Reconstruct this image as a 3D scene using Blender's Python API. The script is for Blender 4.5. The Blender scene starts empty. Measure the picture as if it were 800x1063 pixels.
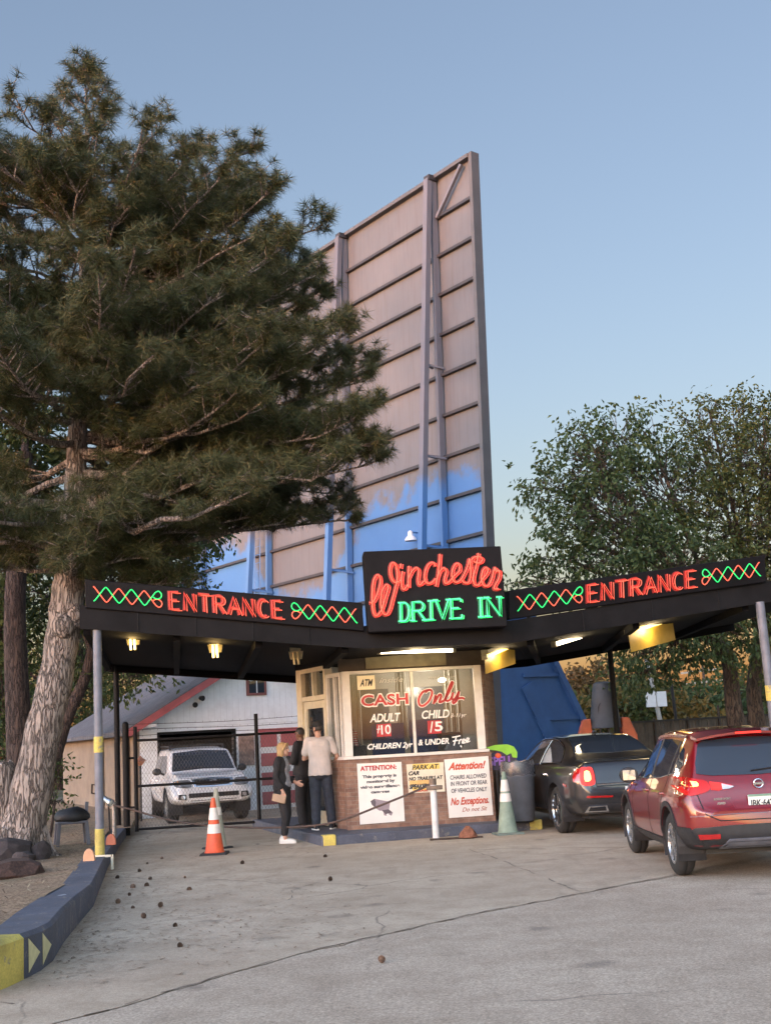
import bpy, bmesh, math, random
import numpy as np
from mathutils import Vector, Matrix, Euler
from mathutils.bvhtree import BVHTree
random.seed(7)
S = bpy.context.scene
COL = S.collection
R = math.radians

# ------------------------------------------------------------------ camera
CAM_H, F_PX, PITCH, ROLL = 1.54, 1270.0, 10.38, -3.2
cam_d = bpy.data.cameras.new('camera')
cam = bpy.data.objects.new('camera', cam_d); COL.objects.link(cam)
cam_d.sensor_width = 36; cam_d.lens = F_PX*36/1063
cam_d.clip_start = .05; cam_d.clip_end = 3000
CAM_R = Euler((R(90+PITCH), 0, 0)).to_matrix() @ Euler((0, 0, R(ROLL))).to_matrix()
cam.matrix_world = Matrix.Translation((0, 0, CAM_H)) @ CAM_R.to_4x4()
S.camera = cam

# ------------------------------------------------------------------ light
SUN_EL, SUN_AZ = 0.5, 38.0          # the sun stands low behind the camera, to the left
w = bpy.data.worlds.new('World'); S.world = w; w.use_nodes = True
nt = w.node_tree; bg = nt.nodes['Background']
sky = nt.nodes.new('ShaderNodeTexSky'); sky.sky_type = 'NISHITA'; sky.sun_disc = False
sky.sun_elevation = R(SUN_EL)
sky.sun_rotation = R(180+SUN_AZ)
sky.altitude = 350; sky.air_density = 1.0; sky.dust_density = 1.2; sky.ozone_density = 2.2
hs_ = nt.nodes.new('ShaderNodeHueSaturation'); hs_.inputs['Saturation'].default_value = .84
tn = nt.nodes.new('ShaderNodeMix'); tn.data_type = 'RGBA'; tn.blend_type = 'MULTIPLY'; tn.inputs[0].default_value = 1; tn.inputs[7].default_value = (1.08, .98, .92, 1)
nt.links.new(sky.outputs[0], hs_.inputs['Color']); nt.links.new(hs_.outputs[0], tn.inputs[6]); 
# the half of the sky where the sun has just gone down is far brighter than the half facing it
tcw = nt.nodes.new('ShaderNodeTexCoord'); dtw = nt.nodes.new('ShaderNodeVectorMath'); dtw.operation = 'DOT_PRODUCT'
dtw.inputs[1].default_value = (-math.sin(R(SUN_AZ)), -math.cos(R(SUN_AZ)), .12)
mrw = nt.nodes.new('ShaderNodeMapRange'); mrw.inputs['From Min'].default_value = -1; mrw.inputs['From Max'].default_value = 1
crw = nt.nodes.new('ShaderNodeValToRGB'); ew = crw.color_ramp.elements
while len(ew) < 4: ew.new(.5)
for q_, (p_, c_) in zip(ew, ((0, (.125, .125, .125, 1)), (.42, (.16, .16, .16, 1)), (.68, (.52, .51, .49, 1)), (1, (1, .96, .92, 1)))): q_.position = p_; q_.color = c_
gn = nt.nodes.new('ShaderNodeMix'); gn.data_type = 'RGBA'; gn.blend_type = 'MULTIPLY'; gn.inputs[0].default_value = 1
nt.links.new(tcw.outputs['Generated'], dtw.inputs[0]); nt.links.new(dtw.outputs['Value'], mrw.inputs[0]); nt.links.new(mrw.outputs[0], crw.inputs[0])
nt.links.new(tn.outputs[2], gn.inputs[6]); nt.links.new(crw.outputs[0], gn.inputs[7]); nt.links.new(gn.outputs[2], bg.inputs[0]); bg.inputs[1].default_value = .15
sd = bpy.data.lights.new('sun', 'SUN'); sd.energy = .12; sd.angle = R(.6); sd.color = (1, .45, .22)
so = bpy.data.objects.new('sun', sd); COL.objects.link(so)
SUN_V = Vector((-math.sin(R(SUN_AZ))*math.cos(R(SUN_EL)), -math.cos(R(SUN_AZ))*math.cos(R(SUN_EL)), math.sin(R(SUN_EL))))
so.rotation_euler = SUN_V.to_track_quat('Z', 'Y').to_euler()
so.location = SUN_V*60
S.view_settings.view_transform = 'Standard'; S.view_settings.look = 'None'
S.view_settings.exposure = 5.72; S.view_settings.gamma = 1; S.view_settings.use_curve_mapping = False
S.render.engine = 'CYCLES'

# ------------------------------------------------------------------ helpers
def U(x, y, Z):
    """the point seen at photograph pixel (x, y) that stands Z metres ahead"""
    d = CAM_R @ Vector(((x-400)/F_PX, -(y-531.5)/F_PX, -1))
    return Vector((0, 0, CAM_H)) + d*(Z/d.y)
def G(x, y, z=0.0):
    """the point of the level z seen at pixel (x, y)"""
    d = CAM_R @ Vector(((x-400)/F_PX, -(y-531.5)/F_PX, -1))
    return Vector((0, 0, CAM_H)) + d*((z-CAM_H)/d.z)
def lerp(a, b, t): return a+(b-a)*t
def rnd(a, b): return random.uniform(a, b)

def tag(o, label=None, cat=None, group=None, kind=None):
    if label: o['label'] = label
    if cat: o['category'] = cat
    if group: o['group'] = group
    if kind: o['kind'] = kind
    return o
def thing(name, label, cat, loc=(0, 0, 0), rz=0, group=None):
    o = bpy.data.objects.new(name, None); COL.objects.link(o)
    o.empty_display_size = .2
    o.location = loc; o.rotation_euler = (0, 0, rz)
    return tag(o, label, cat, group)
def mat_of(o):
    return Matrix.Translation(o.location) @ o.rotation_euler.to_matrix().to_4x4()
def kids(o): return [c for c in COL.objects if c.parent == o]
def copy_tree(o, parent=None):
    c = o.copy(); COL.objects.link(c); c.parent = parent
    for ch in kids(o): copy_tree(ch, c)
    return c

class MB:
    """collects shapes; build() links them as one mesh object"""
    def __init__(s): s.v = []; s.f = []
    def add(s, vs, fs):
        b = len(s.v); s.v += [Vector(p) for p in vs]; s.f += [tuple(b+i for i in f) for f in fs]; return s
    def box(s, c, d, M=None, taper=1.0):
        c = Vector(c); x, y, z = d[0]/2, d[1]/2, d[2]/2
        vs = [Vector((sx*x*(taper if sz > 0 else 1), sy*y*(taper if sz > 0 else 1), sz*z)) for sz in (-1, 1) for sx, sy in ((-1, -1), (1, -1), (1, 1), (-1, 1))]
        if M is not None: vs = [M @ p for p in vs]
        return s.add([c+p for p in vs], [(3, 2, 1, 0), (4, 5, 6, 7), (0, 1, 5, 4), (1, 2, 6, 5), (2, 3, 7, 6), (3, 0, 4, 7)])
    def bar(s, a, b, w, h=None, up=(0, 0, 1)):
        a = Vector(a); b = Vector(b); h = h or w; d = (b-a); L = d.length; d.normalize()
        u = Vector(up)
        if abs(d.dot(u)) > .98: u = Vector((1, 0, 0))
        x = d.cross(u).normalized(); z = x.cross(d)
        M = Matrix((x, d, z)).transposed()
        return s.box((a+b)/2, (w, L, h), M)
    def tube(s, pts, r, n=8, caps=True, closed=False):
        pts = [Vector(p) for p in pts]; m = len(pts)
        rr = r if isinstance(r, (list, tuple)) else [r]*m
        vs = []; prev = None
        for i, p in enumerate(pts):
            if closed: t = pts[(i+1) % m]-pts[i-1]
            else: t = pts[min(i+1, m-1)]-pts[max(i-1, 0)]
            if t.length < 1e-9: t = Vector((0, 0, 1))
            t.normalize()
            if prev is None:
                a = Vector((0, 0, 1)) if abs(t.z) < .9 else Vector((1, 0, 0))
                x = t.cross(a).normalized()
            else:
                x = (prev - t*prev.dot(t))
                x = x.normalized() if x.length > 1e-6 else t.orthogonal().normalized()
            prev = x; y = t.cross(x)
            for k in range(n):
                q = 2*math.pi*k/n
                vs.append(p+(x*math.cos(q)+y*math.sin(q))*rr[i])
        fs = []
        for i in range(m-1 if not closed else m):
            j = (i+1) % m
            for k in range(n): fs.append((i*n+k, i*n+(k+1) % n, j*n+(k+1) % n, j*n+k))
        if caps and not closed: fs += [tuple(range(n-1, -1, -1)), tuple((m-1)*n+k for k in range(n))]
        return s.add(vs, fs)
    def cyl(s, a, b, r0, r1=None, n=16): return s.tube([a, b], [r0, r0 if r1 is None else r1], n)
    def lathe(s, prof, c=(0, 0, 0), n=24, M=None):
        """prof = [(r, z)...] turned about Z"""
        c = Vector(c); vs = []; fs = []; m = len(prof)
        for r, z in prof:
            for k in range(n):
                q = 2*math.pi*k/n; p = Vector((r*math.cos(q), r*math.sin(q), z))
                vs.append(c+(M @ p if M is not None else p))
        for i in range(m-1):
            for k in range(n): fs.append((i*n+k, i*n+(k+1) % n, (i+1)*n+(k+1) % n, (i+1)*n+k))
        fs += [tuple(range(n-1, -1, -1)), tuple((m-1)*n+k for k in range(n))]
        return s.add(vs, fs)
    def ball(s, c, r, n=14, M=None):
        c = Vector(c); rx, ry, rz = (r, r, r) if not isinstance(r, (tuple, list)) else r
        vs = []; m = max(6, n//2+1); fs = []
        for i in range(m+1):
            a = math.pi*i/m
            for k in range(n):
                q = 2*math.pi*k/n
                p = Vector((rx*math.sin(a)*math.cos(q), ry*math.sin(a)*math.sin(q), -rz*math.cos(a)))
                vs.append(c+(M @ p if M is not None else p))
        for i in range(m):
            for k in range(n): fs.append((i*n+k, i*n+(k+1) % n, (i+1)*n+(k+1) % n, (i+1)*n+k))
        return s.add(vs, fs)
    def capsule(s, a, b, r0, r1, n=12):
        """closed tapered limb with round ends"""
        a = Vector(a); b = Vector(b); t = (b-a).normalized()
        pts = []; rr = []
        for q in (-.98, -.8, -.45, 0): pts.append(a+t*q*r0); rr.append(r0*math.sqrt(max(0, 1-q*q)))
        for q in (0, .45, .8, .98): pts.append(b+t*q*r1); rr.append(r1*math.sqrt(max(0, 1-q*q)))
        return s.tube(pts, rr, n)
    def prism(s, poly, e):
        """poly = 3-D points (planar), pushed along vector e"""
        n = len(poly); e = Vector(e); p = [Vector(q) for q in poly]
        return s.add(p+[q+e for q in p], [tuple(range(n-1, -1, -1)), tuple(range(n, 2*n))]+[(i, (i+1) % n, n+(i+1) % n, n+i) for i in range(n)])
    def quad(s, a, b, c, d): return s.add([a, b, c, d], [(0, 1, 2, 3)])
    def loft(s, rings, caps=True):
        n = len(rings[0]); vs = [p for r in rings for p in r]; fs = []
        for i in range(len(rings)-1):
            for k in range(n): fs.append((i*n+k, i*n+(k+1) % n, (i+1)*n+(k+1) % n, (i+1)*n+k))
        if caps: fs += [tuple(range(n-1, -1, -1)), tuple((len(rings)-1)*n+k for k in range(n))]
        return s.add(vs, fs)
    def mesh(s, name, inv=None, fix=True):
        m = bpy.data.meshes.new(name)
        m.from_pydata([tuple(inv @ p) if inv is not None else tuple(p) for p in s.v], [], s.f); m.update()
        if fix:
            b = bmesh.new(); b.from_mesh(m); bmesh.ops.recalc_face_normals(b, faces=b.faces); b.to_mesh(m); b.free()
        return m
    def build(s, name, mat, parent=None, smooth=False, world=False, bevel=0, fix=True, loc=None):
        """world=True: the points are world points even though the parent stands elsewhere;
           loc: the object's origin, for a thing that is one mesh given in world points"""
        inv = None
        if world and parent is not None:
            M = mat_of(parent); q = parent.parent
            while q is not None: M = mat_of(q) @ M; q = q.parent
            inv = M.inverted()
        elif loc is not None: inv = Matrix.Translation(loc).inverted()
        m = s.mesh(name, inv, fix)
        o = bpy.data.objects.new(name, m); COL.objects.link(o)
        if loc is not None: o.location = loc
        if parent is not None: o.parent = parent
        if mat is not None: m.materials.append(mat)
        if smooth:
            m.polygons.foreach_set('use_smooth', [True]*len(m.polygons))
            m.set_sharp_from_angle(angle=R(42))
        if bevel:
            b = o.modifiers.new('bevel', 'BEVEL'); b.width = bevel; b.segments = 2; b.limit_method = 'ANGLE'
        return o

def evaluated(o, name=None):
    """replace an object's mesh by its modified one"""
    dg = bpy.context.evaluated_depsgraph_get(); dg.update()
    m = bpy.data.meshes.new_from_object(o.evaluated_get(dg))
    o.modifiers.clear(); old = o.data; o.data = m; m.name = name or o.name
    bpy.data.meshes.remove(old)
    return o
def merged(mb, name, mat, parent, voxel=.012, smooth=4, world=False):
    """one continuous skin over overlapping limbs"""
    o = mb.build(name, mat, None, fix=True)
    r = o.modifiers.new('remesh', 'REMESH'); r.mode = 'VOXEL'; r.voxel_size = voxel; r.use_smooth_shade = True
    if smooth:
        k = o.modifiers.new('smooth', 'SMOOTH'); k.iterations = smooth; k.factor = .5
    evaluated(o, name)
    o.data.polygons.foreach_set('use_smooth', [True]*len(o.data.polygons))
    if not o.data.materials: o.data.materials.append(mat)
    if world:
        o.data.transform(mat_of(parent).inverted())
    o.parent = parent
    return o

# ------------------------------------------------------------------ materials
def newmat(name):
    m = bpy.data.materials.new(name); m.use_nodes = True
    return m, m.node_tree, m.node_tree.nodes['Principled BSDF']
def nd(t, kind, **kw):
    n = t.nodes.new(kind)
    for k, v in kw.items(): setattr(n, k, v)
    return n
def coords(t, scale=(1, 1, 1), out='Object'):
    c = nd(t, 'ShaderNodeTexCoord'); mp = nd(t, 'ShaderNodeMapping'); mp.inputs['Scale'].default_value = scale
    t.links.new(c.outputs[out], mp.inputs[0]); return mp.outputs[0]
def noise(t, vec, scale, detail=4, rough=.6):
    n = nd(t, 'ShaderNodeTexNoise'); n.inputs['Scale'].default_value = scale
    n.inputs['Detail'].default_value = detail; n.inputs['Roughness'].default_value = rough
    t.links.new(vec, n.inputs['Vector']); return n.outputs['Fac']
def ramp(t, fac, stops):
    r = nd(t, 'ShaderNodeValToRGB'); e = r.color_ramp.elements
    while len(e) < len(stops): e.new(.5)
    for q, (p, c) in zip(e, stops): q.position = p; q.color = (*c, 1) if len(c) == 3 else c
    t.links.new(fac, r.inputs[0]); return r.outputs[0]
def mix(t, fac, a, b, mode='MIX'):
    n = nd(t, 'ShaderNodeMix', data_type='RGBA', blend_type=mode)
    for s, v in ((n.inputs[0], fac), (n.inputs[6], a), (n.inputs[7], b)):
        if hasattr(v, 'is_linked'): t.links.new(v, s)
        elif isinstance(v, (tuple, list)): s.default_value = (*v, 1) if len(v) == 3 else v
        else: s.default_value = v
    return n.outputs[2]
def bumpy(t, bsdf, h, strength=.4, dist=.01):
    b = nd(t, 'ShaderNodeBump'); b.inputs['Strength'].default_value = strength; b.inputs['Distance'].default_value = dist
    t.links.new(h, b.inputs['Height']); t.links.new(b.outputs[0], bsdf.inputs['Normal'])
def pm(name, c, rough=.6, metal=0, var=.18, scale=6, bump=0, coat=0, spec=.5, fine=40, stretch=(1, 1, 1)):
    """painted / plain surface with uneven colour and sheen"""
    m, t, b = newmat(name); v = coords(t, stretch)
    n1 = noise(t, v, scale, 5, .65)
    lo = tuple(max(0, k*(1-var)) for k in c); hi = tuple(min(1, k*(1+var)) for k in c)
    t.links.new(ramp(t, n1, [(.3, lo), (.7, hi)]), b.inputs['Base Color'])
    n2 = noise(t, v, fine, 3, .6)
    t.links.new(ramp(t, n2, [(.25, (max(0, rough-.1),)*3), (.75, (min(1, rough+.1),)*3)]), b.inputs['Roughness'])
    b.inputs['Metallic'].default_value = metal; b.inputs['Specular IOR Level'].default_value = spec
    if coat: b.inputs['Coat Weight'].default_value = coat; b.inputs['Coat Roughness'].default_value = .04
    if bump: bumpy(t, b, n2, bump, .01)
    return m
def glow(name, c, strength, base=(.5, .5, .5)):
    m, t, b = newmat(name)
    b.inputs['Base Color'].default_value = (*base, 1)
    b.inputs['Emission Color'].default_value = (*c, 1); b.inputs['Emission Strength'].default_value = strength
    b.inputs['Roughness'].default_value = .4
    return m
def glassy(name, c=(.02, .025, .03), rough=.03, alpha=1.0):
    m, t, b = newmat(name)
    b.inputs['Base Color'].default_value = (*c, 1); b.inputs['Roughness'].default_value = rough
    b.inputs['Specular IOR Level'].default_value = .7
    b.inputs['Alpha'].default_value = alpha
    return m

def worn(name, c, under, lim=.57):
    """old paint, scuffed through to what lies under it"""
    m, t, b = newmat(name); v = coords(t)
    n1 = noise(t, v, 2.5, 5, .65); n2 = noise(t, v, 7, 8, .75); n3 = noise(t, v, 60, 3, .7); n4 = noise(t, v, 1.1, 4, .7)
    col = ramp(t, n1, [(.3, tuple(k*.72 for k in c)), (.7, tuple(min(1, k*1.22) for k in c))])
    col = mix(t, ramp(t, n4, [(.5, (0, 0, 0)), (.75, (.4, .4, .4))]), col, (.12, .095, .07))
    col = mix(t, ramp(t, n2, [(lim, (0, 0, 0)), (lim+.035, (.85, .85, .85))]), col, under)
    col = mix(t, 1.0, col, ramp(t, n3, [(.3, (.8, .8, .8)), (.7, (1.15, 1.15, 1.15))]), 'MULTIPLY')
    t.links.new(col, b.inputs['Base Color']); b.inputs['Roughness'].default_value = .75
    bumpy(t, b, n3, .4, .008); return m
M = {}
M['black_paint'] = pm('black_paint', (.008, .008, .009), .6, var=.35, scale=3, spec=.2)
M['fascia_paint'] = pm('fascia_paint', (.010, .0095, .010), .7, var=.4, scale=2, spec=.12)
M['soffit'] = pm('soffit', (.005, .005, .006), .8, var=.3, scale=2, spec=.1)
M['grey_post'] = pm('grey_post', (.13, .14, .17), .5, var=.25, scale=5)
M['yellow_paint'] = worn('yellow_paint', (.55, .44, .10), (.24, .21, .16), .585)
M['blue_kerb'] = worn('blue_kerb', (.075, .084, .112), (.19, .175, .155), .58)
M['cream_paint'] = pm('cream_paint', (.60, .55, .42), .6, var=.15)
M['white_paint'] = pm('white_paint', (.66, .66, .66), .5, var=.08, scale=4)
M['offwhite_sign'] = pm('offwhite_sign', (.70, .69, .64), .5, var=.07, scale=5)
M['red_paint'] = pm('red_paint', (.42, .03, .03), .5, var=.2, scale=20)
M['orange_red_paint'] = pm('orange_red_paint', (.5, .07, .03), .5, var=.2, scale=20)
M['ink'] = pm('ink', (.02, .02, .022), .6, var=.3, scale=20)
M['white_letter'] = pm('white_letter', (.75, .75, .73), .5, var=.06, scale=20)
M['rubber'] = pm('rubber', (.018, .018, .018), .8, var=.3, scale=20, bump=.2)
M['alloy'] = pm('alloy', (.45, .46, .47), .3, .9, var=.1)
M['chrome'] = pm('chrome', (.75, .75, .76), .12, 1, var=.04)
M['black_plastic'] = pm('black_plastic', (.02, .02, .022), .5, var=.3, scale=10)
M['car_glass'] = glassy('car_glass', (.022, .03, .042), .03)
M['steel'] = pm('steel', (.28, .27, .26), .45, .8, var=.25, scale=15)
M['dark_metal'] = pm('dark_metal', (.02, .02, .022), .45, .4, var=.3, scale=12)
M['skin'] = pm('skin', (.42, .24, .17), .5, var=.1, scale=25)
M['dark_skin'] = pm('dark_skin', (.16, .08, .05), .5, var=.1, scale=25)

def text_obj(name, body, mat, parent, Mx, size, shear=0, extrude=.001, width=None, bold=0, align='CENTER', space=1.0):
    """flat painted or cut-out lettering; Mx places its plane, X along the line, Y up"""
    c = bpy.data.curves.new(name, 'FONT'); c.body = body; c.size = size; c.shear = shear
    c.extrude = extrude; c.align_x = align; c.offset = bold; c.space_character = space; c.resolution_u = 4
    o = bpy.data.objects.new(name, c); COL.objects.link(o)
    m = bpy.data.meshes.new_from_object(o); COL.objects.unlink(o); bpy.data.objects.remove(o)
    if width and len(m.vertices):
        xs = [v.co.x for v in m.vertices]; k = width/(max(xs)-min(xs)); mid = (max(xs)+min(xs))/2
        for v in m.vertices: v.co.x = (v.co.x-mid)*k
    m.transform(Mx); m.materials.clear(); m.materials.append(mat); m.name = name
    o = bpy.data.objects.new(name, m); COL.objects.link(o); o.parent = parent
    return o
def ribbons(mb, strokes, wid, P, thick=.002):
    """brush strokes: each stroke a 2-D polyline drawn as a flat ribbon; P(u, v, d) gives the 3-D point"""
    for st in strokes:
        pts = [Vector((a, b)) for a, b in st]
        L = []; Rr = []
        for i, p in enumerate(pts):
            t = (pts[min(i+1, len(pts)-1)]-pts[max(i-1, 0)])
            t = t.normalized() if t.length > 1e-9 else Vector((1, 0))
            n = Vector((-t.y, t.x))*wid/2
            L.append(p+n); Rr.append(p-n)
        for i in range(len(pts)-1):
            q = [L[i], L[i+1], Rr[i+1], Rr[i]]
            mb.add([P(k.x, k.y, thick) for k in q], [(0, 1, 2, 3)])
    return mb
def smooth2(pts, n=5, closed=False):
    """Catmull-Rom through the points (any dimension)"""
    P = [Vector(p) for p in pts]; m = len(P); out = []
    for i in range(m if closed else m-1):
        g = (lambda k: P[k % m]) if closed else (lambda k: P[min(max(k, 0), m-1)])
        a, b, c, d = g(i-1), g(i), g(i+1), g(i+2)
        for k in range(n):
            t = k/n
            out.append(.5*((2*b)+(c-a)*t+(2*a-5*b+4*c-d)*t*t+(3*b-a-3*c+d)*t*t*t))
    if not closed: out.append(P[-1])
    return out
# ================================================================== ground
def concrete(name, c1, c2, dirt, speck=90, speck_amt=.25):
    m, t, b = newmat(name); v = coords(t)
    big = noise(t, v, .35, 6, .62); mid = noise(t, v, 2.2, 6, .7); fin = noise(t, v, speck, 2, .8); fin2 = noise(t, v, 28, 3, .7)
    col = ramp(t, big, [(.35, c1), (.65, c2)])
    col = mix(t, ramp(t, mid, [(.42, (0, 0, 0)), (.72, (.7, .7, .7))]), col, dirt)
    sp = ramp(t, fin, [(.3, (1-speck_amt,)*3), (.5, (1, 1, 1)), (.72, (1+speck_amt,)*3)])
    col = mix(t, 1.0, col, sp, 'MULTIPLY')
    col = mix(t, 1.0, col, ramp(t, fin2, [(.3, (.84, .83, .82)), (.6, (1.06, 1.06, 1.06))]), 'MULTIPLY')
    # old drips and tyre rubbings along the lane
    st = coords(t, (2.2, .35, 1)); s1 = noise(t, st, 1.3, 6, .7)
    col = mix(t, ramp(t, s1, [(.56, (0, 0, 0)), (.76, (.4, .4, .4))]), col, (.18, .14, .105))
    vs = nd(t, 'ShaderNodeTexVoronoi'); vs.inputs['Scale'].default_value = 1.1; t.links.new(mix(t, .2, v, noise(t, v, 3, 5, .7), 'LINEAR_LIGHT'), vs.inputs['Vector'])
    col = mix(t, ramp(t, vs.outputs['Distance'], [(.05, (.55, .55, .55)), (.16, (0, 0, 0))]), col, (.13, .105, .085))
    # hairline cracks wandering through the slab
    vo = nd(t, 'ShaderNodeTexVoronoi', feature='DISTANCE_TO_EDGE'); vo.inputs['Scale'].default_value = .23
    nz = nd(t, 'ShaderNodeTexNoise'); nz.inputs['Scale'].default_value = 1.7; nz.inputs['Detail'].default_value = 6
    t.links.new(v, nz.inputs['Vector'])
    vv = mix(t, .16, v, nz.outputs['Color'], 'LINEAR_LIGHT'); t.links.new(vv, vo.inputs['Vector'])
    cr = ramp(t, vo.outputs['Distance'], [(.0, (1, 1, 1)), (.0035, (0, 0, 0))])
    gate = ramp(t, big, [(.47, (0, 0, 0)), (.55, (.75, .75, .75))])
    col = mix(t, mix(t, 1.0, cr, gate, 'MULTIPLY'), col, (.12, .095, .075))
    t.links.new(col, b.inputs['Base Color']); b.inputs['Roughness'].default_value = .88
    b.inputs['Specular IOR Level'].default_value = .3
    bumpy(t, b, fin, .5, .006)
    return m
M['driveway'] = concrete('driveway_concrete', (.39, .308, .225), (.48, .392, .293), (.28, .21, .145))
M['road'] = concrete('road_surface', (.375, .298, .224), (.46, .378, .29), (.28, .215, .155), 60, .38)
def soil():
    m, t, b = newmat('needle_litter'); v = coords(t)
    a = noise(t, v, 1.1, 6, .7); f = noise(t, v, 26, 5, .8)
    c = ramp(t, f, [(.30, (.07, .045, .028)), (.5, (.27, .18, .11)), (.66, (.5, .37, .24))])
    c = mix(t, ramp(t, a, [(.5, (0, 0, 0)), (.68, (.5, .5, .5))]), c, (.05, .07, .025))
    t.links.new(c, b.inputs['Base Color']); b.inputs['Roughness'].default_value = .95
    bumpy(t, b, f, .9, .03); return m
M['soil'] = soil()
def field():
    m, t, b = newmat('dry_grass'); v = coords(t)
    a = noise(t, v, .3, 6, .7); f = noise(t, v, 12, 5, .8)
    c = ramp(t, f, [(.3, (.05, .055, .025)), (.7, (.14, .13, .07))])
    c = mix(t, ramp(t, a, [(.45, (0, 0, 0)), (.6, (.6, .6, .6))]), c, (.19, .17, .14))
    t.links.new(c, b.inputs['Base Color']); b.inputs['Roughness'].default_value = .95
    bumpy(t, b, f, .6, .05); return m
M['field'] = field()

def sheet(name, pts, z, mat, label=None):
    mb = MB(); mb.add([(x, y, z) for x, y in pts], [tuple(range(len(pts)))])
    o = mb.build(name, mat); o['kind'] = 'structure'
    return o
sheet('ground', [(-900, -900), (900, -900), (900, 1500), (-900, 1500)], -.012, M['field'])
# the seam between the driveway slabs and the street
SEAM = [(-9.0, .2), (-1.95, 7.7), (-.9, 9.38), (.7, 11.1), (3.0, 13.15), (7.2, 17.3), (16, 26)]
sheet('road', [(-60, -14), (60, -14), (60, 40)] + [(a-.25, b+.25) for a, b in reversed(SEAM)] + [(-60, -55)], -.004, M['road'])
# ragged edge of the slab
edge = []
for (a, b), (c, d) in zip(SEAM, SEAM[1:]):
    n = max(2, int(math.hypot(c-a, d-b)/.25))
    for i in range(n):
        q = rnd(-.035, .035); edge.append((lerp(a, c, i/n)+q, lerp(b, d, i/n)-q))
edge.append(SEAM[-1])
drive = sheet('driveway', edge + [(16, 33), (14, 44), (-4, 44), (-9.5, 40), (-5.9, 28.3), (-5.4, 23.0), (-4.6, 17), (-3.6, 10.5), (-4.4, 7.5), (-9.2, .6)], .001, M['driveway'])
# the open crack along the seam, and slab joints
cm = pm('crack_fill', (.20, .155, .115), .9, var=.5, scale=3)
def crack(pts, wid, z=.004):
    mb = MB(); P = []
    for (a, b), (c, d) in zip(pts, pts[1:]):
        n = max(2, int(math.hypot(c-a, d-b)/.16))
        for i in range(n): P.append(Vector((lerp(a, c, i/n)+rnd(-.02, .02), lerp(b, d, i/n)+rnd(-.02, .02), z)))
    P.append(Vector((*pts[-1], z)))
    for i in range(len(P)-1):
        t = (P[i+1]-P[i]).normalized(); nn = Vector((-t.y, t.x, 0))
        w0 = wid*rnd(.2, 1.2); w1 = wid*rnd(.2, 1.2)
        if random.random() < .35: continue
        mb.quad(P[i]+nn*w0, P[i]-nn*w0, P[i+1]-nn*w1, P[i+1]+nn*w1)
    o = mb.build('crack', cm, drive); return o
crack(SEAM[1:5], .010)
g2 = lambda x, y: tuple(G(x, y))[:2]
crack([g2(480, 880), g2(520, 893), g2(600, 925)], .012)
crack([g2(300, 937), g2(303, 925), g2(330, 916)], .008)
crack([g2(0, 1040), g2(60, 1058)], .012)
crack([g2(330, 943), g2(420, 938), g2(520, 930)], .006)

# bed of soil under the trees, level with the kerb
K_OUT = [(-30, .5), (-3.45, 6.3), (-3.05, 7.6)]          # outer (street side) foot of the kerb
kpx = [(-40, 1042), (6, 1026), (25, 1017), (42, 1008), (55, 998), (66, 979), (81, 960), (97, 941), (112, 901), (124, 879), (131, 869)]
kz = [.32, .315, .31, .30, .29, .275, .26, .225, .19, .17, .165]
kf = [G(a, b) for a, b in kpx]
kw = [.52, .50, .48, .45, .42, .40, .37, .34, .31, .29, .27]
ki = []
for i, p in enumerate(kf):
    t = (kf[min(i+1, len(kf)-1)]-kf[max(i-1, 0)]).normalized(); n = Vector((-t.y, t.x, 0))
    ki.append(p+n*kw[i])
bed_pts = [(p.x+.05, p.y) for p in ki[1:]] + [(-4.95, 23), (-6.0, 28.4), (-12, 41), (-60, 41), (-60, 8.5), (-9, 8.2)]
mb = MB(); n = 0
# the bed as a gently uneven sheet
inner = [Vector((x, y, 0)) for x, y in bed_pts]
b = bmesh.new(); fv = [b.verts.new((p.x, p.y, .2)) for p in inner]; b.faces.new(fv)
for k in range(-13, 1):
    bmesh.ops.bisect_plane(b, geom=b.verts[:]+b.edges[:]+b.faces[:], plane_co=(k*.8, 0, 0), plane_no=(1, 0, 0))
for k in range(8, 32):
    bmesh.ops.bisect_plane(b, geom=b.verts[:]+b.edges[:]+b.faces[:], plane_co=(0, k*.8, 0), plane_no=(0, 1, 0))
def bed_z(x, y): 
    q = max(0, min(1, (y-8)/10)); 
    return lerp(.27, .165, q)+.035*math.sin(x*1.7+y*.9)*math.sin(y*1.3-x*.4)
for v in b.verts: v.co.z = bed_z(v.co.x, v.co.y)
bmesh.ops.triangulate(b, faces=b.faces)
me = bpy.data.meshes.new('planting_bed'); b.to_mesh(me); b.free()
me.polygons.foreach_set('use_smooth', [True]*len(me.polygons)); me.materials.append(M['soil'])
bed = bpy.data.objects.new('planting_bed', me); COL.objects.link(bed); bed['kind'] = 'structure'

# ---- painted kerb, yellow at its street end
kerb = thing('painted_kerb', 'long slate blue painted kerb curving along the pine bed, yellow at its street end', 'kerb', tuple(kf[6]))
def kerb_ring(i, dz=0):
    o, q = kf[i], ki[i]; z = kz[i]; d = (q-o)
    return [o+Vector((0, 0, -.05)), o+Vector((0, 0, z-.03)), o+d*.07+Vector((0, 0, z)), o+d*.93+Vector((0, 0, z)), q+Vector((0, 0, z-.05)), q+Vector((0, 0, -.05))]
def kseg(a, b):
    return [kerb_ring(i) for i in range(a, b+1)]
mb = MB(); mb.loft(kseg(2, len(kf)-1)); mb.build('blue_length', M['blue_kerb'], kerb, True, True)
mb = MB()
mb.loft([[p+(ki[0]-kf[0])*0 for p in kerb_ring(0)], kerb_ring(1), kerb_ring(2)]); mb.build('yellow_end', M['yellow_paint'], kerb, True, True)
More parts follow.
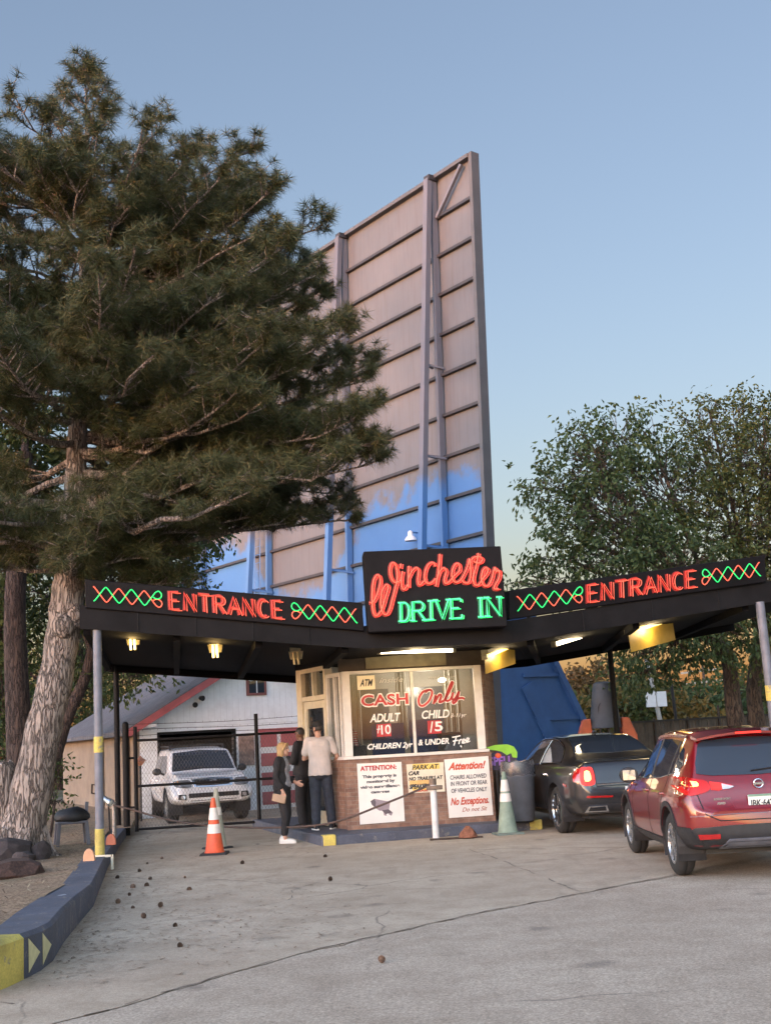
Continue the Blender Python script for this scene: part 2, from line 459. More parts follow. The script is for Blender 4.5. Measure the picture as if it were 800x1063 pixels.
# chevrons on the street face
def on_face(s, h):
    """s along the outer face in kerb points, h up it (0..1)"""
    i = int(s); t = s-i; p = lerp(kf[i], kf[i+1], t); z = lerp(kz[i], kz[i+1], t)-.03
    tt = (kf[i+1]-kf[i]).normalized(); nn = Vector((tt.y, -tt.x, 0))
    return p+Vector((0, 0, z*h))+nn*.004
arrow = pm('pale_yellow_paint', (.62, .57, .30), .6, var=.15, scale=20)
for s0 in (2.25, 3.15):
    mb = MB(); mb.add([on_face(s0, .96), on_face(s0+.02, .1), on_face(s0+.72, .5)], [(0, 1, 2)])
    mb.build('arrow_mark', arrow, kerb, False, True)
# chips on the kerb top
mb = MB()
for a in (6.1,):
    i = int(a); p = lerp(lerp(kf[i], kf[i+1], a-i), lerp(ki[i], ki[i+1], a-i), rnd(.3, .7)); z = lerp(kz[i], kz[i+1], a-i)+.003
    k = [(p.x+rnd(.01, .06)*math.cos(q), p.y+rnd(.02, .07)*math.sin(q), z) for q in (0, 1.1, 2, 3.1, 4.2, 5.3)]
    mb.add(k, [tuple(range(6))])
mb.build('paint_chip', pm('chipped_concrete', (.3, .32, .36), .9, var=.2), kerb, False, True)

# ---- booth island
isl = thing('island_kerb', 'low slate blue kerb island under the ticket booth with yellow corner blocks', 'kerb', tuple(U(450, 862, 19.2)*1))
isl.location.z = 0
A = G(334, 878.5); B = G(560, 861)
di = (B-A).normalized(); ni = Vector((-di.y, di.x, 0))
E = A-di*.05
mb = MB(); pts = [A, B, B+ni*4.6+di*.25, A+ni*5.4-di*.3]
mb.loft([[p+Vector((0, 0, -.03)) for p in pts], [p+Vector((0, 0, .14)) for p in pts]])
mb.build('island_slab', M['blue_kerb'], isl, False, True, bevel=.02)
for q, s in ((A+di*.12, .19), (B-di*.06, .2)):
    mb = MB(); m3 = Matrix((di, ni, Vector((0, 0, 1)))).transposed(); mb.box(q+Vector((0, 0, .075))-ni*.0+ni*.08, (s, .2, .152), m3)
    mb.build('yellow_block', M['yellow_paint'], isl, False, True, bevel=.012)

# straw and needles lying on the bed: uncountable
lt = MB(); random.seed(2)
for i in range(5200):
    y = 8+14*random.random()**1.6; x = rnd(-9, -2.2)
    if x > np.interp(y, [k.y for k in ki[1:]], [k.x for k in ki[1:]])-.05: continue
    c = Vector((x, y, bed_z(x, y)+.012)); a = rnd(0, 6.3); L = rnd(.03, .10); d = Vector((math.cos(a), math.sin(a), rnd(-.15, .25)))*L; s_ = Vector((-math.sin(a), math.cos(a), 0))*rnd(.003, .008)
    lt.add([c-d-s_, c-d+s_, c+d+s_, c+d-s_], [(0, 1, 2, 3)])
m_, t_, b_ = newmat('bed_litter'); gg = nd(t_, 'ShaderNodeNewGeometry')
t_.links.new(ramp(t_, gg.outputs['Random Per Island'], [(.1, (.06, .035, .02)), (.5, (.24, .16, .09)), (.9, (.48, .38, .24))]), b_.inputs['Base Color']); b_.inputs['Roughness'].default_value = .9
o = lt.build('bed_litter', m_, None, fix=False); tag(o, 'dry brown pine needles and straw covering the bed under the pine', 'needles', kind='stuff')
# ================================================================== movie screen (seen from behind)
Z3 = Vector((0, 0, 1))
SC0 = Vector((2.80, 34.0, 0)); SD = Vector((-.59, .807, 0)).normalized(); SN = Vector((.807, .59, 0)).normalized()
LEAN = .040; SH = 18.5; SL = 18.7
def SP(t, z, d=0): return SC0+SD*t+Z3*z+SN*(d+LEAN*(z-6))
BLUE_TOP = [(0, 8.6), (1.8, 9.2), (4.25, 8.9), (5.5, 8.9), (6.5, 8.1), (7.5, 7.2), (8.5, 6.6), (11.5, 6.6), (12.5, 7.4), (13.5, 8.6), (17.6, 9.4), (18.7, 9.4)]
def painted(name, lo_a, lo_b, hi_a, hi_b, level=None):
    """pale old sheet whose lower part is blue up to an uneven line"""
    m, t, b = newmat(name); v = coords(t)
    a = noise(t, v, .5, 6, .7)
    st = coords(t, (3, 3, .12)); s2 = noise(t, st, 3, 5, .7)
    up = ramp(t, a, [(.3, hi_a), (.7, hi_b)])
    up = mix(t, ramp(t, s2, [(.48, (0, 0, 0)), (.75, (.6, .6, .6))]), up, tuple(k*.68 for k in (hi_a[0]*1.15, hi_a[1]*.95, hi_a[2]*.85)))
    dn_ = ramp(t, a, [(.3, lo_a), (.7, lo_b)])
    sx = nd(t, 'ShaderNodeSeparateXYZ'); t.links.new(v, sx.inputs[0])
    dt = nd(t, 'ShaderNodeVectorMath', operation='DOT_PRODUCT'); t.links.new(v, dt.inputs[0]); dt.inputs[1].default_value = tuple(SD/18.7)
    if level is None: top = ramp(t, dt.outputs['Value'], [(q/18.7, (h/10,)*3) for q, h in BLUE_TOP])
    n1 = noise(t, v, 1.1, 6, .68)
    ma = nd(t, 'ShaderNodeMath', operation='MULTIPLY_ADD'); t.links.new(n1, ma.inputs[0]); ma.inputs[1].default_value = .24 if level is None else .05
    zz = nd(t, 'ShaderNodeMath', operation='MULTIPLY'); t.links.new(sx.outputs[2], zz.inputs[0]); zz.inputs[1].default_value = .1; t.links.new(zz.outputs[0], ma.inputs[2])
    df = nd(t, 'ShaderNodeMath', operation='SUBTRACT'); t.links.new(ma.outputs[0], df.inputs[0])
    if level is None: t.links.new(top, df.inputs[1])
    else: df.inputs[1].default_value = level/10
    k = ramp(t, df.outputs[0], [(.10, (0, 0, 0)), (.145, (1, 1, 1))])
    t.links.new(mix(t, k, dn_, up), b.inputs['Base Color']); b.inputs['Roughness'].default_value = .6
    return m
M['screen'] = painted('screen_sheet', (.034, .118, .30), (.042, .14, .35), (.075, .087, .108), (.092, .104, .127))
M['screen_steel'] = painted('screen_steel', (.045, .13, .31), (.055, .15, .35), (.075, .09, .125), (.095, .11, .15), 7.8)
M['girt'] = pm('girt', (.018, .021, .03), .6, var=.2, scale=1.5)  # dark colour also carries the shadow line under each rib
M['screen_edge'] = pm('screen_edge', (.06, .066, .078), .55, var=.15, scale=1.5)
M['blue_steel'] = pm('blue_steel', (.028, .088, .235), .5, var=.16, scale=1.5)
scr = thing('movie_screen', 'towering drive-in movie screen seen from behind, pale ribbed panels, blue along the foot', 'movie screen', tuple(SC0))
mb = MB()
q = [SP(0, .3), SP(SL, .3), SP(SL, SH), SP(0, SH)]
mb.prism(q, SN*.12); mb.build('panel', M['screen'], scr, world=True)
MX3 = Matrix((SD, SN, Z3)).transposed()
SLEAN = (Z3+SN*LEAN).normalized()
def sbar(mb, a, b, wv, dv):
    """bar from a to b, wv wide along the wall, dv deep off it"""
    mb.bar(a, b, wv, dv, up=SN)
zr = SH-1.31; n = 0
posts = (1.75, 6.75, 11.9, 17.0)
while zr > 1.2:
    mb = MB(); sbar(mb, SP(0.02, zr, -.07), SP(SL-.02, zr, -.07), .09, .14)
    mb.build('girt', M['girt'], scr, world=True); zr -= 1.27
mb = MB(); sbar(mb, SP(0, SH+.03, -.04), SP(SL, SH+.03, -.04), .12, .34); mb.build('top_rail', M['screen_edge'], scr, world=True)
mb = MB(); mb.bar(SP(-.07, .3, -.02), SP(-.07, SH+.1, -.02), .30, .14, up=SD); mb.build('side_flange', M['screen_edge'], scr, world=True)
mb = MB(); mb.bar(SP(SL+.07, .3, -.02), SP(SL+.07, SH+.1, -.02), .30, .14, up=SD); mb.build('side_flange', M['screen_edge'], scr, world=True)
for k, t in enumerate(posts):
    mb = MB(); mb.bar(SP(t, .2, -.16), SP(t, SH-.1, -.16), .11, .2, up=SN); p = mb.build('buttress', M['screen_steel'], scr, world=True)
    # slanting leg that leaves the wall at the top
    def leg(z): return SP(t+.02, z, -.34-1.0*((SH-z)/SH))
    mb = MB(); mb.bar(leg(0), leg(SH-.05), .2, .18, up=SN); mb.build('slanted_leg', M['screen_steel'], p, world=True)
    for z in (12.4, 9.6, 6.9, 4.0):
        mb = MB(); e = leg(z); mb.bar(e, SP(t-.15, z-.1, -.1), .05, .06); mb.bar(e, SP(t+.05, z-.02, -.1), .05, .06); mb.bar(e, SP(t+.38, z+.05, -.1), .05, .06)
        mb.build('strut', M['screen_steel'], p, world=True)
    mb = MB(); mb.box(SP(t, SH-.02, -.26), (.26, .3, .16), MX3); mb.build('cap', M['girt'], p, world=True)
mb = MB(); mb.bar(SP(1.6, SH-1.35, -.16), SP(.35, SH-.12, -.16), .1, .1, up=SN); mb.build('corner_brace', M['screen_steel'], scr, world=True)
# ladder beside the third buttress
mb = MB()
for s in (-.2, .2): mb.bar(SP(11.9+.75+s, .5, -.2), SP(11.9+.75+s, 11, -.2), .035, .04)
for i in range(34): mb.bar(SP(11.9+.55, .8+i*.3, -.2), SP(11.9+.95, .8+i*.3, -.2), .022)
mb.build('ladder', M['screen_steel'], scr, world=True)
# clad triangular brace at the near end, painted blue
brs = MB(); WN = SD*-1
def BP(d, z, o=0): return SC0+SN*(d+LEAN*(z-6)*.0)+Z3*z+WN*(.06+o)
poly = [(-.05, 0), (4.02, 0), (1.92, 3.75), (1.25, 4.9), (-.05, 4.9)]
brs.prism([BP(a, z) for a, z in poly], WN*.05); brace = brs.build('end_brace', M['blue_steel'], scr, world=True)
mb = MB(); mb.bar(BP(3.93, 0, .1), BP(1.84, 3.75, .1), .17, .16, up=WN); mb.bar(BP(1.84, 3.75, .1), BP(1.2, 4.88, .1), .17, .16, up=WN); mb.build('edge_flange', M['blue_steel'], brace, world=True)
for a, bq in (((2.35, 0), (.95, 2.75)),):
    mb = MB(); mb.bar(BP(*a, .1), BP(*bq, .1), .42, .05, up=WN); mb.build('inner_strut', M['blue_steel'], brace, world=True)
for z, a0, a1 in ((3.0, .85, 2.2), (1.78, 1.47, 2.86), (.55, .1, 3.6), (4.5, .1, 1.35)):
    mb = MB(); mb.bar(BP(a0, z, .09), BP(a1, z, .09), .05, .1); mb.build('rib', M['blue_steel'], brace, world=True)
# white flood lamp
fl = thing('flood_lamp', 'small white dome flood lamp low on the back of the movie screen', 'lamp', tuple(SP(3.2, 7.35, -.3)))
mb = MB(); mb.lathe([(.02, .26), (.07, .22), (.08, .1), (.16, .02), (.19, -.06), (.01, -.05)], (0, 0, 0), 16); mb.build('lamp_shade', M['white_paint'], fl, True)
mb = MB(); mb.bar(Vector((0, 0, .2)), SN*.3+Z3*.2, .04); mb.build('bracket', M['screen_steel'], fl)

# ================================================================== garage house
HA = R(25); HX = Vector((math.cos(HA), math.sin(HA), 0)); HY = Vector((-math.sin(HA), math.cos(HA), 0))
HO = Vector((-5.92, 28.5, 0)); HW, HL, HE, HR = 5.7, 9.0, 2.10, 3.72
def HP(x, y, z): return HO+HX*x+HY*y+Z3*z
HM = Matrix((HX, HY, Z3)).transposed()
house = thing('garage_house', 'white gabled garage house with pink red trim, grey roof and an open garage', 'house', tuple(HO), HA)
def siding(name, c, horiz=False):
    m, t, b = newmat(name); v = coords(t); wv = nd(t, 'ShaderNodeTexWave', wave_type='BANDS', bands_direction='Z' if horiz else 'X', wave_profile='SAW')
    wv.inputs['Scale'].default_value = 1.25 if horiz else 2.1; wv.inputs['Distortion'].default_value = 0
    t.links.new(v, wv.inputs['Vector']); n = noise(t, v, 3, 6, .7)
    cc = ramp(t, n, [(.3, tuple(k*.84 for k in c)), (.65, c)])
    cc = mix(t, ramp(t, wv.outputs['Fac'], [(.0, (.55, .55, .55)), (.06, (0, 0, 0))]), cc, tuple(k*.4 for k in c))
    t.links.new(cc, b.inputs['Base Color']); b.inputs['Roughness'].default_value = .65
    bumpy(t, b, wv.outputs['Fac'], .5, .02); return m
M['siding_v'] = siding('gable_boards', (.78, .83, .87))
M['siding_h'] = siding('clapboard', (.78, .83, .87), True)
M['stucco'] = pm('stucco', (.21, .17, .13), .85, var=.18, scale=2, bump=.3)
M['trim_pink'] = pm('trim_pink', (.36, .095, .10), .6, var=.15)
def shingle():
    m, t, b = newmat('shingles'); v = coords(t)
    br = nd(t, 'ShaderNodeTexBrick'); br.inputs['Scale'].default_value = 3.2; br.inputs['Mortar Size'].default_value = .012
    br.inputs['Color1'].default_value = (.075, .078, .09, 1); br.inputs['Color2'].default_value = (.11, .112, .125, 1); br.inputs['Mortar'].default_value = (.035, .035, .04, 1)
    br.inputs['Row Height'].default_value = .45
    t.links.new(v, br.inputs['Vector']); n = noise(t, v, 1.5, 6, .7)
    t.links.new(mix(t, 1.0, br.outputs['Color'], ramp(t, n, [(.3, (.75, .75, .75)), (.7, (1.2, 1.2, 1.2))]), 'MULTIPLY'), b.inputs['Base Color'])
    b.inputs['Roughness'].default_value = .9; bumpy(t, b, br.outputs['Fac'], .4, .02); return m
M['shingles'] = shingle()
# front wall with the open bay cut out (pieces butt together)
D0, D1, DH = .47, 2.24, 1.86       # open bay
E0, E1, EH = 2.86, 4.96, 1.80      # closed door
mb = MB()
def hbox(mb, x0, x1, y0, y1, z0, z1): return mb.box(HP((x0+x1)/2, (y0+y1)/2, (z0+z1)/2), (x1-x0, y1-y0, z1-z0), HM)
hbox(mb, 0, D0, 0, .15, 0, DH); hbox(mb, D1, E0, 0, .15, 0, DH); hbox(mb, E1, HW, 0, .15, 0, DH); hbox(mb, E0, E1, 0, .15, EH, DH)
hbox(mb, 0, HW, 0, .15, DH, HE)
mb.build('front_wall', M['siding_h'], house, world=True)
mb = MB(); mb.prism([HP(0, .02, HE), HP(HW, .02, HE), HP(HW/2, .02, HR)], HY*.12); mb.build('gable', M['siding_v'], house, world=True)
mb = MB(); hbox(mb, -.15, 0, 0.0, HL, 0, HE); hbox(mb, HW, HW+.15, 0, HL, 0, HE); hbox(mb, 0, HW, HL-.15, HL, 0, HE)
mb.build('side_wall', M['stucco'], house, world=True)
for s in (0, 1):
    mb = MB(); ex = -.45 if s == 0 else HW+.45; ez = HE-.45*(HR-HE)/(HW/2)
    a = [HP(ex, -.4, ez+.03), HP(ex, HL+.3, ez+.03), HP(HW/2, HL+.3, HR+.03), HP(HW/2, -.4, HR+.03)]
    mb.prism(a, Z3*.1); mb.build('roof', M['shingles'], house, world=True)
    mb = MB(); mb.prism([HP(ex, -.43, ez-.07), HP(HW/2, -.43, HR-.06), HP(HW/2, -.43, HR+.12), HP(ex, -.43, ez+.11)], HY*.03)
    mb.build('rake_trim', M['trim_pink'], house, world=True)
mb = MB(); mb.box(HP(.05, -.22, HE-.02), (.5, .36, .07), HM); mb.build('soffit', M['white_paint'], house, world=True)
wm = MB()
mb = MB(); hbox(mb, HW/2-.25, HW/2+.25, -.03, .02, 2.68, 3.42); wf = mb.build('window_frame', pm('window_brownred', (.2, .07, .06), .6), house, world=True)
mb = MB(); hbox(mb, HW/2-.19, HW/2+.19, -.035, -.03, 2.74, 3.36); mb.build('pane', M['car_glass'], wf, world=True)
mb = MB(); hbox(mb, HW/2-.19, HW/2+.19, -.045, -.036, 3.03, 3.07); hbox(mb, HW/2-.012, HW/2+.012, -.045, -.036, 2.74, 3.03); mb.build('muntin', M['siding_v'], wf, world=True)
# garage interior
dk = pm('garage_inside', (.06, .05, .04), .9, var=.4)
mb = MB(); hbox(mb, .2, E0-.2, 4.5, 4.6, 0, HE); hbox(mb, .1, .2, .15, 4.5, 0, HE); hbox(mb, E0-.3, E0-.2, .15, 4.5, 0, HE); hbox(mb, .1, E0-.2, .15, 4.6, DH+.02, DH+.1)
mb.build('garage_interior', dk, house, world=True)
mb = MB(); hbox(mb, 1.6, 2.2, 3.9, 4.4, .0, 1.6); mb.build('shelf', pm('shelf_wood', (.22, .15, .09), .8), house, world=True)
mb = MB()
hbox(mb, D0-.06, D0, -.015, .15, 0, DH+.06); hbox(mb, D1, D1+.06, -.015, .15, 0, DH+.06); hbox(mb, D0, D1, -.015, .15, DH, DH+.06)
mb.build('bay_trim', M['black_paint'], house, world=True)
# closed door: white with pink panels
mb = MB(); hbox(mb, E0, E1, .05, .1, 0, EH); gd = mb.build('garage_door', M['white_paint'], house, world=True)
for r in range(4):
    for c in range(4):
        mb = MB(); x0 = E0+.06+c*.515; z0 = .1+r*.45; hbox(mb, x0, x0+.42, .03, .05, z0, z0+.30); mb.build('door_panel', M['trim_pink'], gd, world=True, bevel=.01)
mb = MB(); hbox(mb, E0, E1, -.012, .04, EH, EH+.08); mb.build('door_header', M['trim_pink'], house, world=True)
mb = MB(); hbox(mb, 2.36, 2.74, -.03, 0, 1.05, 1.75); nb = mb.build('notice_board', pm('stained_board', (.25, .17, .14), .8, var=.6, scale=9), house, world=True)
# pipe, meter and handle on the side wall
mb = MB(); mb.cyl(HP(-.2, 3.2, 0), HP(-.2, 3.2, HE-.1), .04); mb.cyl(HP(-.2, .35, 0), HP(-.2, .35, HE-.1), .05); mb.build('downpipe', M['stucco'], house, True, True)
mb = MB(); mb.tube([HP(-.17, 4.2, .72), HP(-.26, 4.2, .74), HP(-.27, 4.2, .52), HP(-.17, 4.2, .5)], .025); mb.build('wall_handle', M['dark_metal'], house, True, True)
for i, (x, lb) in enumerate(((1.38, 'round security light under the left slope of the white gable'), (4.3, 'round security light under the right slope of the white gable'))):
    L = thing('security_light', lb, 'lamp', tuple(HP(x, -.02, 2.6)), HA, 'security lights on the gable')
    mb = MB(); mb.box((0, .0, 0), (.12, .06, .12)); mb.build('wall_plate', M['white_paint'], L)
    for q in (-.08, .08):
        mb = MB(); mb.lathe([(.03, 0), (.05, .02), (.065, .12), (.06, .125), (.01, .1)], (q*.6, -.04, q*.9), 12, Euler((R(100), 0, R(q*300))).to_matrix()); mb.build('lamp_head', M['dark_metal'], L, True)

# ================================================================== canopy
CF = [U(84, 649, 16.7), U(379, 670, 17.35), U(531, 664, 17.6), U(783, 624, 18.8), U(870, 611, 19.2)]
CB = [U(108, 690, 23.9), U(336, 704, 24.0), U(547, 685, 24.0), U(652, 666, 24.6), U(760, 648, 25.2)]
CB[3] = CB[2].lerp(CB[4], .55)
can = thing('entrance_canopy', 'wide black butterfly canopy on grey posts spanning the entrance lanes', 'canopy', (0, 17.5, 0))
TH = .27
for nm, i0, i1 in (('roof_wing', 0, 1), ('roof_centre', 1, 2), ('roof_wing', 2, 4)):
    rings = []
    for i in range(i0, i1+1):
        f, bk = CF[i], CB[i]
        rings.append([f, bk, bk+Z3*.2, f+Z3*.2])
    mb = MB(); mb.loft(rings); mb.build(nm, M['soffit'], can, world=True)
    mb = MB(); rings = []
    for i in range(i0, i1+1):
        f = CF[i]; d = Vector((0, -.06, 0)); rings.append([f+d-Z3*.05, f-Vector((0, .004, 0))-Z3*.05, f-Vector((0, .004, 0))+Z3*TH, f+d+Z3*TH])
    mb.loft(rings); mb.build('fascia', M['fascia_paint'], can, world=True)
for i0, i1, n_ in ((0, 1, 5), (2, 4, 5)):
    for k in range(1, n_):
        p = CF[i0].lerp(CF[i1], k/n_) if i1-i0 == 1 else (CF[2].lerp(CF[3], k/n_*1.4) if k/n_*1.4 < 1 else CF[3].lerp(CF[4], (k/n_*1.4-1)/.4))
        mb = MB(); mb.bar(p+Vector((0, -.064, -.045)), p+Vector((0, -.064, TH-.01)), .018, .008); mb.build('panel_seam', M['black_paint'], can, world=True)
# soffit beams running front to back
for i0, i1, ts in ((0, 1, (.02, .33, .62, .93)), (2, 4, (.05, .36, .7))):
    for t in ts:
        a = CF[i0].lerp(CF[i1], t); c = CB[i0].lerp(CB[i1], t)
        mb = MB(); mb.bar(a.lerp(c, .02)-Z3*.06, a.lerp(c, .98)-Z3*.06, .1, .11); mb.build('beam', M['soffit'], can, world=True)
mb = MB()
for i0, i1 in ((0, 1), (1, 2), (2, 4)): mb.bar(CB[i0]-Z3*.05, CB[i1]-Z3*.05, .09, .16)
mb.build('rear_beam', M['soffit'], can, world=True)
def post(top, foot, r, mat, bands=(), name='post'):
    mb = MB(); mb.cyl(foot, top, r, n=16); p = mb.build(name, mat, can, True, True)
    for a, c in bands:
        mb = MB(); mb.lathe([(r+.006, 0), (r+.006, c-a)], (0, 0, 0), 16, None)
        mb.v = [foot.lerp(top, (a+v.z)/((top-foot).length))+Vector((v.x, v.y, 0)) for v in mb.v]
        mb.build('yellow_band', M['yellow_paint'], p, True, True)
    return p
pf = U(105.5, 889, 16.75); pt = U(99.5, 649, 16.75); pt.x = pf.x = (pt.x+pf.x)/2; pt.y = pf.y
post(pt, Vector((pf.x, pf.y, .17)), .058, M['grey_post'], ((0.0, .37), (1.37, 1.58)))
q = U(786.5, 625, 18.75); post(Vector((q.x+.02, q.y, q.z)), Vector((q.x+.05, q.y, 0)), .068, M['grey_post'], ((0, .4), (1.75, 1.98)))
for top, foot in ((CB[0], None), (CB[3], None)):
    p = CB[0].lerp(CB[1], .055) if top is CB[0] else U(632, 669, 24.4)
    post(Vector((p.x, p.y, p.z)), Vector((p.x, p.y, 0)), .055, M['black_paint'])
mb = MB(); mb.bar(pf+Vector((-.1, -.16, .015)), pf+Vector((.2, -.16, .015)), .03, .03); mb.bar(pf+Vector((.2, -.16, .03)), pf+Vector((.2, -.16, -.16)), .03, .03)
mb.build('corner_bracket', M['cream_paint'], can, world=True)

# ================================================================== fluorescent lamps under the canopy
M['tube_white'] = glow('tube_white', (1, .78, .48), .35)
M['tube_yellow'] = glow('tube_yellow', (1, .62, .14), .085)
M['tube_dim'] = pm('tube_dim', (.5, .42, .22), .4)
M['lamp_housing'] = pm('lamp_housing', (.30, .26, .15), .5, var=.2)
M['reflector'] = pm('reflector', (.50, .33, .05), .45, var=.12)
def under(i0, i1, x, y, Z): return U(x, y, Z)
def bulb_lamp(px, py, Z, lit, lb):
    p = U(px, py, Z); L = thing('twin_tube_lamp', lb, 'ceiling lamp', tuple(p), 0, 'twin tube lamps under the left wing'); L.scale = (.8,)*3
    mb = MB(); mb.box((0, 0, .17), (.2, .16, .10)); mb.build('lamp_base', M['lamp_housing'], L, bevel=.01)
    for s in (-.04, .04):
        mb = MB(); mb.cyl((s, 0, .12), (s+.01, 0, -.12), .021, n=10); mb.build('lamp_tube', M['tube_yellow'] if lit else M['tube_dim'], L, True)
    mb = MB(); mb.quad((-.14, .07, .13), (.14, .07, .13), (.11, .10, -.02), (-.11, .10, -.02)); mb.build('lamp_reflector', M['lamp_housing'], L)
    if lit:
        ld = bpy.data.lights.new('lamp_glow', 'POINT'); ld.energy = .12; ld.color = (1, .66, .25); ld.shadow_soft_size = .05
        lo = bpy.data.objects.new('lamp_glow', ld); COL.objects.link(lo); lo.parent = L; lo.location = (0, -.06, -.02)
bulb_lamp(137.5, 668, 18.3, True, 'lit yellow twin tube lamp nearest the left post under the canopy')
bulb_lamp(223, 676, 18.3, True, 'lit yellow twin tube lamp in the middle of the left canopy wing')
bulb_lamp(307, 683, 18.3, False, 'dim twin tube lamp under the canopy nearest the ticket booth')
def strip_lamp(a, c, mat, lb, panel=None, energy=1.5, rr=.035):
    m0 = (a+c)/2; L = thing('strip_lamp', lb, 'ceiling lamp', tuple(m0), 0, 'fluorescent strip lamps under the canopy')
    mb = MB(); mb.cyl(a, c, rr, n=10); mb.build('lamp_tube', mat, L, True, True)
    mb = MB(); mb.bar(a+Z3*.075, c+Z3*.075, .12, .07); mb.build('lamp_housing', M['lamp_housing'], L, world=True)
    for e, f in ((a, c), (c, a)):
        d = (e-f).normalized(); mb = MB(); mb.bar(e-d*.01, e+d*.04, .08, .08); mb.build('tube_socket', M['lamp_housing'], L, world=True)
    if panel: 
        mb = MB(); mb.prism(panel[0], panel[1]); mb.build('reflector', M['reflector'], L, world=True)
    ld = bpy.data.lights.new('lamp_glow', 'POINT'); ld.energy = energy; ld.color = (1, .76, .42); ld.shadow_soft_size = .12
    lo = bpy.data.objects.new('lamp_glow', ld); COL.objects.link(lo); lo.parent = L; lo.location = (0, -.12, -.06)
strip_lamp(U(394, 676.5, 19.0), U(470, 674.5, 19.15), M['tube_white'], 'straight white fluorescent tube over the booth window', None, .45)
a, c = U(503, 682, 19.2), U(534, 669.5, 20.2)
dn = lambda p, h: p-Z3*h
strip_lamp(a, c, M['tube_yellow'], 'short yellowish strip lamp with reflector beside the booth window', ([dn(a, -.02)+Vector((0, .06, 0)), dn(c, -.02)+Vector((0, .06, 0)), dn(c, .30)+Vector((0, .1, 0)), dn(a, .26)+Vector((0, .1, 0))], (0, .02, 0)), .28, .025)
strip_lamp(U(575, 669, 19.6), U(614, 657, 20.6), M['tube_white'], 'bare white fluorescent tube in the middle of the right canopy wing', None, .4)
a, c = U(651, 656, 19.6), U(697, 643, 20.7)
strip_lamp(a, c, M['tube_yellow'], 'yellow strip lamp with wide golden reflector near the right post', ([dn(a, -.02)+Vector((.02, .07, 0)), dn(c, -.02)+Vector((.02, .07, 0)), dn(c, .34)+Vector((.05, .1, 0)), dn(a, .32)+Vector((.05, .1, 0))], (0, .02, 0)), .36, .03)
# ================================================================== neon signs
M['sign_black'] = pm('sign_black', (.006, .005, .006), .6, var=.35, scale=3, spec=.15)
EX = 2**-S.view_settings.exposure
M['neon_red'] = glow('neon_red', (1, .055, .03), 1.5*EX, (.12, .01, .008))
M['neon_red2'] = glow('neon_red_bright', (1, .14, .075), 1.6*EX, (.14, .02, .012))
M['neon_green'] = glow('neon_green', (.02, .75, .16), 1.7*EX, (.01, .10, .03))
M['neon_mint'] = glow('neon_mint', (.10, 1, .42), 1.8*EX, (.02, .12, .05))
M['letter_red'] = pm('letter_red', (.25, .018, .012), .5)
M['letter_green'] = pm('letter_green', (.008, .10, .04), .5)
def arc(cx, cy, rx, ry, a0, a1, n=10): return [(cx+rx*math.cos(R(lerp(a0, a1, i/n))), cy+ry*math.sin(R(lerp(a0, a1, i/n)))) for i in range(n+1)]
GLY = {
 'E': [[(.85, 1), (.05, 1), (.05, 0), (.9, 0)], [(.05, .52), (.7, .52)]],
 'N': [[(.05, 0), (.05, 1), (.9, 0), (.9, 1)]],
 'T': [[(0, 1), (1, 1)], [(.5, 1), (.5, 0)]],
 'R': [[(.05, 0), (.05, 1), (.5, 1)]+arc(.55, .76, .32, .24, 90, -90)+[(.05, .52)], [(.45, .52), (.95, 0)]],
 'A': [[(0, 0), (.5, 1), (1, 0)], [(.2, .36), (.8, .36)]],
 'C': [arc(.52, .5, .45, .5, 50, 310, 16)],
 'D': [[(.1, 0), (.1, 1), (.45, 1)]+arc(.45, .5, .45, .5, 90, -90, 12)+[(.1, 0)]],
 'I': [[(.5, 0), (.5, 1)]],
 'V': [[(.02, 1), (.5, 0), (.98, 1)]],
}
SER = {'D': [(.1, 0), (.1, 1)], 'R': [(.05, 0), (.95, 0)], 'I': [(.5, 0), (.5, 1)], 'V': [(.02, 1), (.98, 1)], 'E': [], 'N': [(.05, 0), (.05, 1), (.9, 1)]}
class Face:
    """the plane of a sign: from its lower left corner along ux, up along uz"""
    def __init__(s, bl, br, tl):
        s.o = bl; s.u = br-bl; s.w = s.u.length; s.v = tl-bl; s.h = s.v.length
        s.n = s.u.cross(s.v).normalized()
    def P(s, a, b, d=0): return s.o+s.u*a+s.v*b+s.n*d
def cabinet(name, label, fc, depth, parent=None, mat='sign_black'):
    root = thing(name, label, 'neon sign', tuple((fc.P(.5, 0)))) 
    mb = MB(); mb.prism([fc.P(0, 0), fc.P(1, 0), fc.P(1, 1), fc.P(0, 1)], -fc.n*depth); mb.build('cabinet', M[mat], root, world=True, bevel=.012)
    return root
def neon(fc, root, name, strokes, mat, r=.0085, d=.035, paint=None, pw=.05, offs=0, ends=True):
    """a bent glass tube following 2-D strokes given in face units"""
    mb = MB(); 
    for st in strokes:
        mb.tube([fc.P(a, b, d) for a, b in st], r, 8)
    o = mb.build(name, mat, root, True, True)
    if paint:
        mb = MB(); m2 = [[(a*fc.w, b*fc.h) for a, b in st] for st in strokes]
        ribbons(mb, m2, pw, lambda x, y, th: fc.P(x/fc.w, y/fc.h, .004))
        mb.build('painted_letter', paint, o, False, True)
    return o
